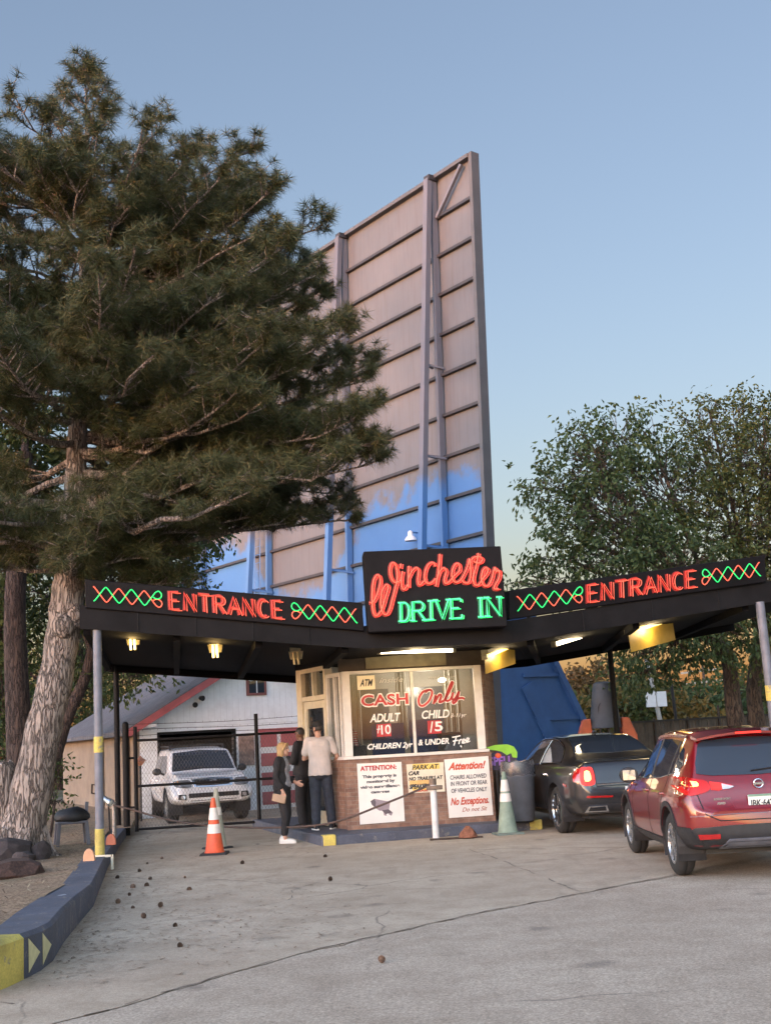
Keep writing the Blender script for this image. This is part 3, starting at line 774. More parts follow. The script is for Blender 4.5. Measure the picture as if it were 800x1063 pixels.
def letters(fc, root, word, x0, x1, y0, y1, mat, mat2, paint, serif=False, r=.009, gap=.28):
    n = len(word.replace(' ', '')); wts = [(.55 if ch == ' ' else (.62 if ch == 'I' else 1)) for ch in word]; tot = sum(wts)+gap*(len(word)-1)
    k = (x1-x0)/tot; x = x0
    for ch, wt in zip(word, wts):
        if ch != ' ':
            st = []
            for s in GLY[ch]: st.append([(x+wt*k*a, lerp(y0, y1, b)) for a, b in s])
            if serif:
                for a, b in SER.get(ch, []): st.append([(x+wt*k*(a-.24), lerp(y0, y1, b)), (x+wt*k*(a+.24), lerp(y0, y1, b))])
            L = neon(fc, root, 'neon_letter', st, mat, r*.85, .035, paint, .055)
            # the second run of tube beside the first
            dx = .036/fc.w; dy = -.012/fc.h
            mb = MB()
            for s in st: mb.tube([fc.P(a+dx, b+dy, .035) for a, b in s], r*.75, 8)
            mb.build('second_tube', mat2, L, True, True)
        x += wt*k+gap*k
def zigzag(fc, root, xfree, xcurl):
    """a red and a green scroll that cross, ending in curls beside the word"""
    sg = 1 if xcurl > xfree else -1
    for c, (mat, ph) in enumerate((('neon_red2', 1), ('neon_green', -1))):
        amp = .29; rx = amp*.5*fc.h/fc.w*1.1; pts = []
        for i in range(51):
            t = i/50; q = 1.06*2/math.pi*math.asin(.965*math.cos(2*math.pi*2.5*t))
            pts.append((lerp(xfree, xcurl-sg*rx*1.1, t), .5+ph*amp*q))
        ex = pts[-1][0]
        for i in range(1, 13):
            a = R(lerp(0, 235, i/12))
            pts.append((ex+sg*rx*math.sin(a), .5-ph*amp*.5*(1+math.cos(a))))
        neon(fc, root, 'neon_scroll', [pts], M[mat], .0085, .03+.02*c)
# left wing sign
fL = Face(U(89, 631, 16.62), U(378, 655, 17.22), U(88, 601, 16.62))
sL = cabinet('entrance_sign', 'long black ENTRANCE neon sign on the left canopy wing, left of the main sign', fL, .22)
letters(fL, sL, 'ENTRANCE', .295, .705, .20, .80, M['neon_red'], M['neon_red2'], M['letter_red'])
zigzag(fL, sL, .03, .272); zigzag(fL, sL, .975, .735)
fR = Face(U(528.5, 643, 17.5), U(795, 604, 18.72), U(528, 613, 17.5))
sR = cabinet('entrance_sign', 'long black ENTRANCE neon sign on the right canopy wing, right of the main sign', fR, .22)
letters(fR, sR, 'ENTRANCE', .285, .71, .20, .80, M['neon_red'], M['neon_red2'], M['letter_red'])
zigzag(fR, sR, .025, .268); zigzag(fR, sR, .97, .732)
for s, fc in ((sL, fL), (sR, fR)):
    for t in (.08, .3, .55, .8, .95):
        mb = MB(); p = fc.P(t, 0, -.11); mb.bar(p+Z3*.01, p-Z3*.16, .05); mb.build('sign_leg', M['dark_metal'], s, world=True)
# centre sign
fC = Face(U(382.5, 656.5, 17.05), U(526.5, 650, 17.2), U(377, 572.5, 17.05))
br = U(527, 650.5, 17.2); 
sC = cabinet('marquee_sign', 'big black Winchester DRIVE IN neon sign above the ticket booth', fC, .45)
# traced lettering: pixels of the enlarged photograph, corners of the sign face at (20,42) (762,22) (775,440) (40,470)
def Q(x, y):
    """bilinear inverse of the sign face corners"""
    a, b = (x-25)/742, (y-32)/424
    for _ in range(8):
        X = (1-b)*lerp(14, 760, a)+b*lerp(40, 776, a); Y = (1-b)*lerp(43, 22, a)+b*lerp(470, 438, a)
        a += (x-X)/742; b += (y-Y)/424
    return (a*.968+.004, 1-b)
SCRIPT = [
 ('W', [[(40, 316), (62, 312), (84, 272), (102, 215), (98, 178), (84, 172), (66, 200), (58, 262), (58, 330), (66, 374), (82, 384), (108, 352), (132, 282), (146, 236), (134, 222), (112, 256), (104, 312), (110, 360), (128, 380), (150, 356), (170, 290), (186, 236), (196, 196), (196, 150), (184, 112), (166, 110), (156, 140), (160, 180), (180, 210), (204, 206), (218, 196)]]),
 ('i', [[(226, 152), (219, 195), (222, 240), (236, 246), (252, 222)], [(218, 112), (214, 136)]]),
 ('n', [[(262, 124), (258, 180), (256, 236)], [(258, 190), (280, 150), (304, 134), (316, 152), (310, 196), (316, 224), (334, 214), (352, 192)]]),
 ('c', [[(408, 128), (398, 108), (372, 116), (352, 152), (348, 196), (366, 218), (392, 208), (410, 190)]]),
 ('h', [[(436, 62), (430, 120), (418, 190), (408, 232)], [(412, 206), (432, 156), (456, 136), (468, 156), (456, 196), (462, 218), (482, 210)]]),
 ('e', [[(482, 210), (514, 176), (542, 150), (540, 116), (520, 118), (502, 152), (500, 190), (518, 212), (546, 200), (562, 178)]]),
 ('s', [[(562, 178), (588, 130), (600, 90), (604, 130), (604, 176), (590, 212), (566, 214), (556, 200)]]),
 ('t', [[(652, 60), (638, 120), (618, 186), (622, 222), (644, 226), (664, 200)], [(612, 96), (626, 82), (656, 78), (672, 92), (660, 110), (636, 110), (622, 100)]]),
 ('e', [[(664, 200), (690, 172), (702, 148), (690, 136), (672, 154), (662, 196), (676, 230), (702, 226), (722, 190)]]),
 ('r', [[(722, 190), (734, 150), (742, 136), (746, 156), (764, 152), (760, 190), (736, 228), (732, 246), (756, 246)]]),
]
for ch, sts in SCRIPT:
    st = [[tuple(p) for p in smooth2([Q(*p) for p in s], 5)] for s in sts]
    L = neon(fC, sC, 'neon_letter', st, M['neon_red2'], .0085, .045, M['letter_red'], .055)
    mb = MB()
    for s in st: mb.tube([fC.P(a+.016, b-.010, .04) for a, b in s], .0075, 8)
    mb.build('second_tube', M['neon_red'], L, True, True)
GX = [('D', 204, 262, 412, 316), ('R', 272, 345, 408, 312), ('I', 352, 400, 404, 308), ('V', 402, 476, 401, 303), ('E', 484, 552, 397, 298), ('I', 628, 672, 390, 294), ('N', 682, 764, 386, 290)]
for ch, xa, xb, yb, yt in GX:
    st = []
    def QQ(a, b): return Q(lerp(xa, xb, a), lerp(yb, yt, b)-(a-.5)*3)
    for s in GLY[ch]: st.append([QQ(a, b) for a, b in s])
    ser = .34 if ch == 'I' else .2
    for a, b in SER.get(ch, []): st.append([QQ(a-ser, b), QQ(a+ser, b)])
    if ch == 'E': st += [[QQ(.85, 1), QQ(.88, .84)], [QQ(.9, 0), QQ(.93, .18)], [QQ(-.12, 0), QQ(.05, 0)], [QQ(-.12, 1), QQ(.05, 1)]]
    L = neon(fC, sC, 'neon_letter', st, M['neon_mint'], .0095, .045, M['letter_green'], .055)
    mb = MB()
    for s in st: mb.tube([fC.P(a+.014, b-.012, .04) for a, b in s], .008, 8)
    mb.build('second_tube', M['neon_green'], L, True, True)

# ================================================================== ticket booth
BY0 = 19.5
B0 = G(361, 862, .14); B1 = G(514.5, 852, .14)
B0.z = B1.z = 0
BX = (B1-B0).normalized(); BYv = Vector((-BX.y, BX.x, 0)); BW = (B1-B0).length
BMx = Matrix((BX, BYv, Z3)).transposed()
def BB(x, y, z): return B0+BX*x+BYv*y+Z3*z
booth = thing('ticket_booth', 'small ticket booth with brick base, white framed window and painted prices', 'booth', tuple(BB(BW/2, 0, .14)))
def brick():
    m, t, b = newmat('brick'); c = nd(t, 'ShaderNodeTexCoord'); mp = nd(t, 'ShaderNodeMapping'); mp.inputs['Rotation'].default_value = (R(90), 0, 0)
    t.links.new(c.outputs['Object'], mp.inputs[0])
    br_ = nd(t, 'ShaderNodeTexBrick'); br_.inputs['Scale'].default_value = 5.2; br_.inputs['Mortar Size'].default_value = .016
    br_.inputs['Brick Width'].default_value = .95; br_.inputs['Row Height'].default_value = .33; br_.inputs['Bias'].default_value = -.1
    br_.inputs['Color1'].default_value = (.19, .105, .075, 1); br_.inputs['Color2'].default_value = (.27, .165, .115, 1); br_.inputs['Mortar'].default_value = (.24, .20, .165, 1)
    t.links.new(mp.outputs[0], br_.inputs['Vector']); n = noise(t, mp.outputs[0], 9, 5, .7)
    t.links.new(mix(t, 1.0, br_.outputs['Color'], ramp(t, n, [(.3, (.65, .65, .65)), (.7, (1.25, 1.25, 1.25))]), 'MULTIPLY'), b.inputs['Base Color'])
    b.inputs['Roughness'].default_value = .85; bumpy(t, b, br_.outputs['Fac'], -.5, .01); return m
M['brick'] = brick()
ZB, ZS, ZT = .14, 1.21, 2.59       # foot, sill, head
def bpr(mb, x0, x1, y0, y1, z0, z1): return mb.box(BB((x0+x1)/2, (y0+y1)/2, (z0+z1)/2), (x1-x0, y1-y0, z1-z0), BMx)
# plan: the sides splay outwards to the back
SB = BB(-.60, 2.1, 0); SBr = BB(BW+.55, 2.1, 0)
mb = MB(); bpr(mb, 0, BW, 0, .2, ZB, ZS); mb.build('brick_front', M['brick'], booth, world=True)
ldir = (SB-BB(0, .2, 0)); LL = ldir.length; ldir.normalize(); ln = Vector((-ldir.y, ldir.x, 0))*1.0
if ln.x > 0: ln = -ln
LM = Matrix((ldir, -ln, Z3)).transposed()
def LP(s, o, z): return BB(0, .2, 0)+ldir*s+ln*o+Z3*z
def lbox(mb, s0, s1, o0, o1, z0, z1): return mb.box(LP((s0+s1)/2, (o0+o1)/2, (z0+z1)/2), (s1-s0, o1-o0, z1-z0), LM)
mb = MB(); lbox(mb, 0.0, .62, -.2, -.002, ZB, ZS); mb.build('brick_side', M['brick'], booth, world=True)
M['frame_white'] = pm('frame_white', (.62, .60, .56), .5, var=.1)
# window frame
FR = .125
mb = MB(); bpr(mb, .02, .02+FR, .02, .14, ZS+.05, ZT); bpr(mb, BW-.07-FR, BW-.07, .02, .14, ZS+.05, ZT); bpr(mb, .02+FR, BW-.07-FR, .02, .14, ZT-.05, ZT)
mb.build('window_frame', M['frame_white'], booth, world=True, bevel=.006)
mb = MB(); bpr(mb, -.02, BW-.03, -.035, .16, ZS+.002, ZS+.048); mb.build('window_sill', M['frame_white'], booth, world=True, bevel=.006)
MULX = BW*.495-.02
mb = MB(); bpr(mb, MULX-.022, MULX+.022, .05, .11, ZS+.05, ZT-.05); mb.build('mullion', M['frame_white'], booth, world=True)
gm, gt, gb = newmat('booth_glass'); gb.inputs['Base Color'].default_value = (.015, .017, .016, 1); gb.inputs['Roughness'].default_value = .02
gb.inputs['Alpha'].default_value = .3; gb.inputs['Specular IOR Level'].default_value = .9
X0, X1 = .02+FR, BW-.07-FR
for a, c in ((X0, MULX-.022), (MULX+.022, X1)):
    mb = MB(); bpr(mb, a, c, .078, .084, ZS+.05, ZT-.05); mb.build('window_pane', gm, booth, world=True)
# inside
ins = pm('booth_inside', (.46, .46, .44), .8, var=.15, scale=2); dkb = pm('booth_dark', (.05, .05, .055), .7, var=.3, scale=2)
mb = MB(); mb.quad(BB(-.4, 1.75, ZB), BB(BW+.4, 1.75, ZB), BB(BW+.4, 1.75, 2.9), BB(-.4, 1.75, 2.9)); mb.build('back_wall', ins, booth, world=True, fix=False)
mb = MB(); bpr(mb, .3, .95, 1.70, 1.745, 1.5, 2.35); bpr(mb, 1.25, 1.9, 1.70, 1.745, 1.5, 2.35); mb.build('rear_window', pm('dusk_window', (.10, .13, .18), .2), booth, world=True)
mb = MB(); bpr(mb, .1, BW-.1, .25, .8, 1.16, 1.22); mb.build('counter', dkb, booth, world=True)
cur = pm('curtain', (.42, .42, .40), .9, var=.12, scale=3)
for xa, xb in ((.17, .42), (1.02, 1.2), (BW-.5, BW-.22)):
    mb = MB(); n = 24; top = []; 
    pts = [BB(lerp(xa, xb, i/n), 1.2+.02*math.sin(i*1.9)+.02*math.sin(i*.7+xa*9), 0) for i in range(n+1)]
    for i in range(n): mb.quad(pts[i]+Z3*1.3, pts[i+1]+Z3*1.3, pts[i+1]+Z3*2.6, pts[i]+Z3*2.6)
    mb.build('curtain', cur, booth, True, True, fix=False)
blue_in = pm('blue_panel', (.025, .055, .19), .6)
mb = MB(); bpr(mb, .55, MULX-.05, .95, 1.0, 1.22, 1.75); bpr(mb, MULX+.05, 1.7, .95, 1.0, 1.22, 1.78); mb.build('blue_partition', blue_in, booth, world=True)
mb = MB(); bpr(mb, 1.62, 1.95, .5, .8, 1.22, 1.55); bpr(mb, .2, .4, .4, .7, 1.22, 1.42); mb.build('cash_register', dkb, booth, world=True, bevel=.02)
mb = MB(); mb.ball(BB(1.78, .95, 2.42), (.07, .07, .04), 12); mb.build('inside_lamp', M['tube_white'], booth, True, True)
ld = bpy.data.lights.new('lamp_glow', 'POINT'); ld.energy = 1.0; ld.color = (1, .86, .66); ld.shadow_soft_size = .12
lo = bpy.data.objects.new('lamp_glow', ld); COL.objects.link(lo); lo.parent = booth; lo.location = mat_of(booth).inverted() @ BB(1.5, .95, 2.34)
# walls above and at the sides
mb = MB(); bpr(mb, -.02, BW+.02, .1, .2, ZT+.002, 2.95); mb.build('header', pm('header_brown', (.045, .032, .024), .7, var=.3), booth, world=True)
mb = MB(); bpr(mb, .42, BW-.62, .07, .098, ZT+.03, 2.93); mb.build('tube_lit_panel', pm('tube_lit_panel', (.17, .14, .075), .6, var=.25), booth, world=True)  # paler colour stands for the tube's light on the wall
mb = MB(); mb.prism([BB(BW, .2, ZB), SBr+Z3*ZB, SBr+Z3*2.9, BB(BW, .2, 2.9)], BX*-.1); mb.build('right_wall', M['brick'], booth, world=True)
mb = MB(); mb.prism([SB+Z3*ZB, SBr+Z3*ZB, SBr+Z3*2.9, SB+Z3*2.9], BYv*.1); mb.build('rear_wall', M['cream_paint'], booth, world=True)
mb = MB(); mb.add([BB(-.1, .0, 2.96), BB(BW+.1, .0, 2.96), SBr+Z3*2.96, SB+Z3*2.96], [(0, 1, 2, 3)]); mb.build('ceiling', ins, booth, world=True, fix=False)
# left side: narrow window, then the door with transoms
mb = MB()
lbox(mb, 0, .06, -.1, .0, ZS, ZT); lbox(mb, .24, .30, -.1, .0, ZS, ZT); lbox(mb, .56, .62, -.1, 0, ZS, ZT); lbox(mb, .06, .56, -.1, 0, ZS, ZS+.05); lbox(mb, .06, .56, -.1, 0, ZT-.06, ZT)
mb.build('side_window_frame', M['frame_white'], booth, world=True)
mb = MB(); lbox(mb, .06, .24, -.06, -.05, ZS+.05, ZT-.06); lbox(mb, .30, .56, -.06, -.05, ZS+.05, ZT-.06); mb.build('side_pane', gm, booth, world=True)
D_0, D_1 = .70, LL-.25
mb = MB(); lbox(mb, .62, D_0, -.12, .012, ZB, 2.75); lbox(mb, D_1, LL, -.12, .012, ZB, 2.75); lbox(mb, D_0, D_1, -.12, .008, 2.2, 2.28); lbox(mb, D_0, D_1, -.12, .008, 2.68, 2.75); lbox(mb, (D_0+D_1)/2-.03, (D_0+D_1)/2+.03, -.12, .006, 2.28, 2.68)
mb.build('door_frame', M['cream_paint'], booth, world=True)
mb = MB(); lbox(mb, D_0, D_1, -.07, -.06, 2.28, 2.68); mb.build('transom_pane', gm, booth, world=True)
mb = MB(); lbox(mb, D_0+.01, D_0+.13, -.08, -.02, ZB+.02, 2.19); lbox(mb, D_1-.13, D_1-.01, -.08, -.02, ZB+.02, 2.19); lbox(mb, D_0+.13, D_1-.13, -.08, -.02, 2.07, 2.19); lbox(mb, D_0+.13, D_1-.13, -.08, -.02, ZB+.02, ZB+.25); lbox(mb, D_0+.13, D_1-.13, -.08, -.02, 1.12, 1.2)
dr = mb.build('door', M['cream_paint'], booth, world=True)
mb = MB(); lbox(mb, D_0+.13, D_1-.13, -.06, -.05, ZB+.25, 2.07); mb.build('door_pane', M['car_glass'], dr, world=True)
mb = MB(); mb.ball(LP(D_0+.07, .04, 1.1), .035); mb.build('door_handle', M['steel'], dr, True, True)
mb = MB(); lbox(mb, -.02, LL, -.15, .02, 2.76, 2.98); mb.build('side_header', M['black_paint'], booth, world=True)

# ---- lettering on the glass
def wall_text(body, xa, xb, zc, h, mat, parent, name='window_lettering', yd=.0757, shear=0, bold=.0, rise=0):
    """text between booth x xa..xb, cap height h, centred at height zc"""
    a = math.atan2(rise, xb-xa)
    rot = Matrix((BX, Z3, -BYv)).transposed().to_4x4()
    p = BB((xa+xb)/2, yd, zc-h*.5)
    Mx = Matrix.Translation(p) @ rot @ Matrix.Rotation(a, 4, 'Z')
    Mx = mat_of(parent).inverted() @ Mx if parent.parent is None else Mx
    return text_obj(name, body, mat, parent, Mx, h/.72, shear, .0015, xb-xa, bold)
def frac(px, py):
    """pixel of the enlarged window view -> (booth x, z)"""
    # the window panes' corners in that view: (58,70) (700,40) (735,490) (88,520)
    a, b = (px-60)/640, (py-55)/450
    for _ in range(8):
        X = (1-b)*lerp(58, 697, a)+b*lerp(88, 732, a); Y = (1-b)*lerp(68, 38, a)+b*lerp(520, 492, a)
        a += (px-X)/640; b += (py-Y)/450
    return lerp(X0, X1, a), lerp(ZT-.05, ZS+.05, b)
def wtxt(body, x0, x1, y, h, mat, **k):
    a = frac(x0, y); c = frac(x1, y-(x1-x0)*.045); z0 = frac((x0+x1)/2, y-h/2)[1]; z1 = frac((x0+x1)/2, y+h/2)[1]
    return wall_text(body, a[0], c[0], (z0+z1)/2, z0-z1, mat, booth, **k)
wtxt('CASH', 118, 368, 208, 66, M['white_letter'], bold=.017, yd=.0757)
wtxt('CASH', 122, 364, 208, 60, M['red_paint'], bold=.006, yd=.0735)
# brush script "Only"
def strokes_on(strokes, wid, mat, name, y, conv=frac, parent=booth):
    mb = MB()
    st = [[tuple(q) for q in smooth2([conv(*p) for p in s], 6)] for s in strokes]
    ribbons(mb, st, wid, lambda u, v, th: BB(u, y, v)); return mb.build(name, mat, parent, False, True, fix=False)
ONLY = [[(470, 158), (440, 168), (420, 205), (424, 240), (446, 244), (474, 216), (488, 172), (474, 156), (452, 170)],
        [(496, 236), (508, 186), (502, 226), (524, 186), (536, 192), (526, 226), (546, 220)],
        [(546, 224), (572, 178), (594, 122), (586, 120), (566, 176), (560, 216), (578, 216), (592, 196)],
        [(598, 172), (592, 206), (606, 210), (628, 166)], [(628, 166), (618, 214), (600, 234), (600, 216), (640, 204), (658, 210)]]
strokes_on(ONLY, .058, M['white_letter'], 'window_lettering', .0765)
strokes_on(ONLY, .036, M['red_paint'], 'window_lettering', .0735)
wtxt('ADULT', 168, 328, 308, 46, M['white_letter'], shear=.25, bold=.004)
wtxt('CHILD', 436, 580, 292, 46, M['white_letter'], shear=.2, bold=.004)
wtxt('3-11yr', 586, 668, 300, 22, M['white_letter'], shear=.3)
wtxt('CHILDREN 2yr', 160, 392, 464, 30, M['white_letter'], shear=.3, bold=.003)
wtxt('& UNDER', 420, 580, 446, 32, M['white_letter'], shear=.2, bold=.003)
strokes_on([[(596, 424), (640, 416)], [(618, 420), (606, 470)], [(600, 446), (628, 440)], [(632, 462), (636, 440), (648, 438)], [(652, 452), (664, 440), (654, 436), (650, 456), (666, 454)], [(670, 450), (684, 434), (674, 430), (670, 452), (690, 446)], [(640, 470), (646, 480)]], .018, M['white_letter'], 'window_lettering', .0755)
wtxt('inside', 214, 335, 98, 30, pm('faint_letter', (.42, .40, .36), .6), shear=.35)
wtxt('welcome', 470, 604, 84, 24, pm('faint_letter2', (.34, .33, .30), .6), shear=.35)
redp = pm('price_red', (.40, .025, .03), .5, var=.15)
for x0, x1, y0, y1, s in ((204, 282, 346, 412, '10'), (466, 540, 330, 400, '15')):
    a = frac(x0, y0); c = frac(x1, y1)
    mb = MB(); bpr(mb, a[0], c[0], .0776, .0779, c[1], a[1]); mb.build('price_patch', redp, booth, world=True)
    if s == '10': wtxt('10', 228, 278, 374, 52, M['white_letter'], bold=.003); strokes_on([[(212, 396), (218, 352)], [(206, 374), (224, 372)]], .014, M['white_letter'], 'window_lettering', .0735)
    else: wtxt('5', 504, 546, 360, 54, M['white_letter'], bold=.004); strokes_on([[(484, 396), (492, 334)]], .018, M['white_letter'], 'window_lettering', .0735)
atm = thing('paper_sign', 'small cream paper sign reading ATM taped inside the booth window', 'sign', tuple(BB(.3, .09, 2.4)))
a = frac(98, 76); c = frac(194, 150)
mb = MB(); bpr(mb, a[0], c[0], .0762, .0774, c[1], a[1]); mb.build('sheet', pm('cream_paper', (.78, .70, .5), .7, var=.05), atm, world=True)
wall_text('ATM', a[0]+.04, c[0]-.03, (a[1]+c[1])/2, .11, M['ink'], atm, 'lettering', yd=.0742, shear=.35, bold=.004)
# small flag standing in the window
flg = thing('small_flag', 'small striped American flag on a stick inside the booth window', 'flag', tuple(BB(*(frac(128, 500)[0], .13, frac(128, 500)[1]))))
a = frac(84, 372); c = frac(112, 450)
mb = MB(); mb.cyl(BB(frac(150, 515)[0], .13, ZS+.04), BB(frac(82, 365)[0], .13, frac(82, 365)[1]), .006, n=6); mb.build('stick', M['dark_metal'], flg, world=True)
fm, ft, fb = newmat('flag_stripes'); v = coords(ft, (1, 1, 1)); wv = nd(ft, 'ShaderNodeTexWave', bands_direction='Z'); wv.inputs['Scale'].default_value = 9; ft.links.new(v, wv.inputs[0])
ft.links.new(ramp(ft, wv.outputs['Fac'], [(.48, (.4, .03, .04)), (.52, (.65, .62, .6))]), fb.inputs['Base Color'])
mb = MB(); n = 8
P_ = [BB(lerp(a[0], c[0], i/n), .13+.012*math.sin(i*1.2), 0) for i in range(n+1)]
for i in range(n): mb.quad(P_[i]+Z3*(c[1]-.006*i), P_[i+1]+Z3*(c[1]-.006*(i+1)), P_[i+1]+Z3*(a[1]-.006*(i+1)), P_[i]+Z3*(a[1]-.006*i))
mb.build('cloth', fm, flg, True, True, fix=False)

# ---- boards fixed to the brick
def frac2(px, py):
    """pixel of the enlarged brick front view (5x, origin 362,780) -> booth (x, z)"""
    x, y = 362+px/5, 780+py/5
    d = CAM_R @ Vector(((x-400)/F_PX, -(y-531.5)/F_PX, -1)); C0 = Vector((0, 0, CAM_H))
    t = (BB(0, -.01, 0)-C0).dot(BYv)/d.dot(BYv); p = C0+d*t-B0
    return p.dot(BX), p.z
def board(name, label, tl, tr, bl_, br_, mat, th=.014):
    r_ = thing(name, label, 'sign', tuple(BB((frac2(*bl_)[0]+frac2(*br_)[0])/2, -.01, frac2(*bl_)[1])))
    mb = MB(); mb.prism([BB(frac2(*p)[0], -.004, frac2(*p)[1]) for p in (tl, tr, br_, bl_)], -BYv*th); mb.build('board', mat, r_, world=True)
    return r_
YB = -.0207
def btxt(body, x0, x1, y, h, mat, parent, shear=0, bold=0, rise=.03):
    a = frac2(x0, y); c = frac2(x1, y-(x1-x0)*rise); z0 = frac2((x0+x1)/2, y-h/2)[1]; z1 = frac2((x0+x1)/2, y+h/2)[1]
    return wall_text(body, a[0], c[0], (z0+z1)/2, z0-z1, mat, parent, 'lettering', YB, shear, bold)
s1 = board('surveillance_sign', 'white ATTENTION sign about surveillance cameras with a camera picture on the brick', (42, 64), (272, 54), (58, 380), (290, 362), M['offwhite_sign'])
btxt('ATTENTION:', 58, 246, 84, 24, M['red_paint'], s1, 0, .004)
gi = pm('grey_ink', (.08, .08, .09), .6)
btxt('This property is', 70, 246, 127, 15, gi, s1, 0, .003); btxt('monitored by', 92, 238, 153, 15, gi, s1, 0, .003)
btxt('video surveillance', 58, 264, 181, 15, gi, s1, 0, .003); btxt('cameras', 114, 210, 208, 14, gi, s1, 0, .003)
cg = pm('camera_grey', (.27, .22, .24), .6); cg2 = pm('camera_dark', (.10, .08, .09), .6)
for pl, m_ in (([(112, 258), (132, 246), (214, 262), (208, 304), (160, 308), (140, 296), (118, 276)], cg), ([(112, 258), (132, 246), (140, 262), (138, 296), (120, 276)], cg2), ([(170, 306), (206, 300), (226, 316), (190, 326)], cg2), ([(178, 310), (190, 306), (196, 334), (182, 332)], cg), ([(206, 300), (228, 318), (220, 334), (206, 326)], cg)):
    mb = MB(); yy = YB-.0005 if m_ is cg2 else YB+.0008
    mb.add([BB(frac2(*p)[0], yy, frac2(*p)[1]) for p in pl], [tuple(range(len(pl)))]); mb.build('camera_picture', m_, s1, world=True, fix=False)
s2 = board('parking_sign', 'cream hand lettered PARK AT sign behind the white bollard', (298, 68), (490, 56), (310, 218), (498, 208), pm('cream_board', (.66, .60, .46), .6, var=.12, scale=6))
yl = pm('yellow_patch', (.72, .52, .12), .6, var=.2); om = pm('orange_patch', (.66, .40, .14), .6, var=.2)
for x0, x1, y0, y1, m_ in ((330, 470, 66, 96, yl), (314, 420, 152, 178, om), (330, 440, 186, 204, yl)):
    mb = MB(); mb.add([BB(frac2(*p)[0], YB+.001, frac2(*p)[1]) for p in ((x0, y1), (x1, y1-6), (x1, y0-6), (x0, y0))], [(0, 1, 2, 3)]); mb.build('colour_patch', m_, s2, world=True, fix=False)
btxt('PARK AT', 326, 466, 80, 24, M['ink'], s2, .3, .003, .05); btxt('CAR', 308, 364, 113, 20, M['ink'], s2, .3, .004)
btxt('NO TRAILERS AT', 310, 486, 138, 18, M['ink'], s2, .15, .003); btxt('SPEAKERS', 312, 420, 180, 22, M['ink'], s2, .3, .005, .1); btxt('PLEASE', 340, 410, 203, 10, M['orange_red_paint'], s2, 0, .002)
s3 = board('chairs_sign', 'white Attention sign about chairs with red brush lettering, right of the bollard', (494, 42), (722, 24), (520, 346), (748, 330), M['offwhite_sign'])
btxt('Attention!', 512, 708, 72, 38, M['orange_red_paint'], s3, .4, .006, .06)
btxt('CHAIRS ALLOWED', 524, 712, 130, 22, gi, s3, .1, .002); btxt('IN FRONT OR REAR', 526, 716, 163, 22, gi, s3, .1, .002); btxt('OF VEHICLES ONLY', 530, 716, 199, 22, gi, s3, .1, .002)
btxt('No Exceptions.', 526, 724, 254, 38, M['orange_red_paint'], s3, .35, .005, .07)
btxt('Do not Sit', 586, 716, 298, 22, pm('thin_red', (.35, .12, .08), .6), s3, .4, .001, .07)
# ================================================================== cars
def table(rows, xs):
    """rows (x, values...) interpolated at xs, softly"""
    r = np.array(rows, float); out = np.zeros((len(xs), r.shape[1]-1))
    for k in range(1, r.shape[1]): out[:, k-1] = np.interp(xs, r[:, 0], r[:, k])
    return out
def car_shell(rows, L, n=110):
    """rows: x, z_bottom, z_belt, z_top, w_rocker, w_mid, w_belt, w_top (half widths); returns a closed loft in local
    space: x across, y along (0 = rear bumper), z up"""
    # denser near the ends
    t = np.linspace(0, 1, n); xs = L*(t-.085*np.sin(2*np.pi*t)); T = table(rows, xs)
    k = np.array([.25, .5, .25])
    for c in range(T.shape[1]):
        p = np.pad(T[:, c], 1, mode='edge'); T[:, c] = np.convolve(p, k, 'valid')
    rings = []
    for x, (zb, zl, zt, wr, wm, wl, wt) in zip(xs, T):
        zm = lerp(zb, zl, .52); h = zt-zl
        half = [(0, zb), (wr*.86, zb), (wr, zb+.05), (lerp(wr, wm, .85), lerp(zb, zm, .55)), (wm, zm), (wm*.997, lerp(zm, zl, .55)), (wl+.012, zl-.035), (wl, zl), (lerp(wl, wt, .45), zl+h*.45), (wt+.02, zl+h*.82), (wt*.93, zl+h*.945), (wt*.6, zl+h*.99), (0, zt)]
        P = [Vector(p) for p in half]; C = smooth2(P[1:], 3); C = [P[0]]+C
        ring = [Vector((p.x, x, p.y)) for p in C]+[Vector((-p.x, x, p.y)) for p in reversed(C[1:-1])]
        rings.append(ring)
    return rings
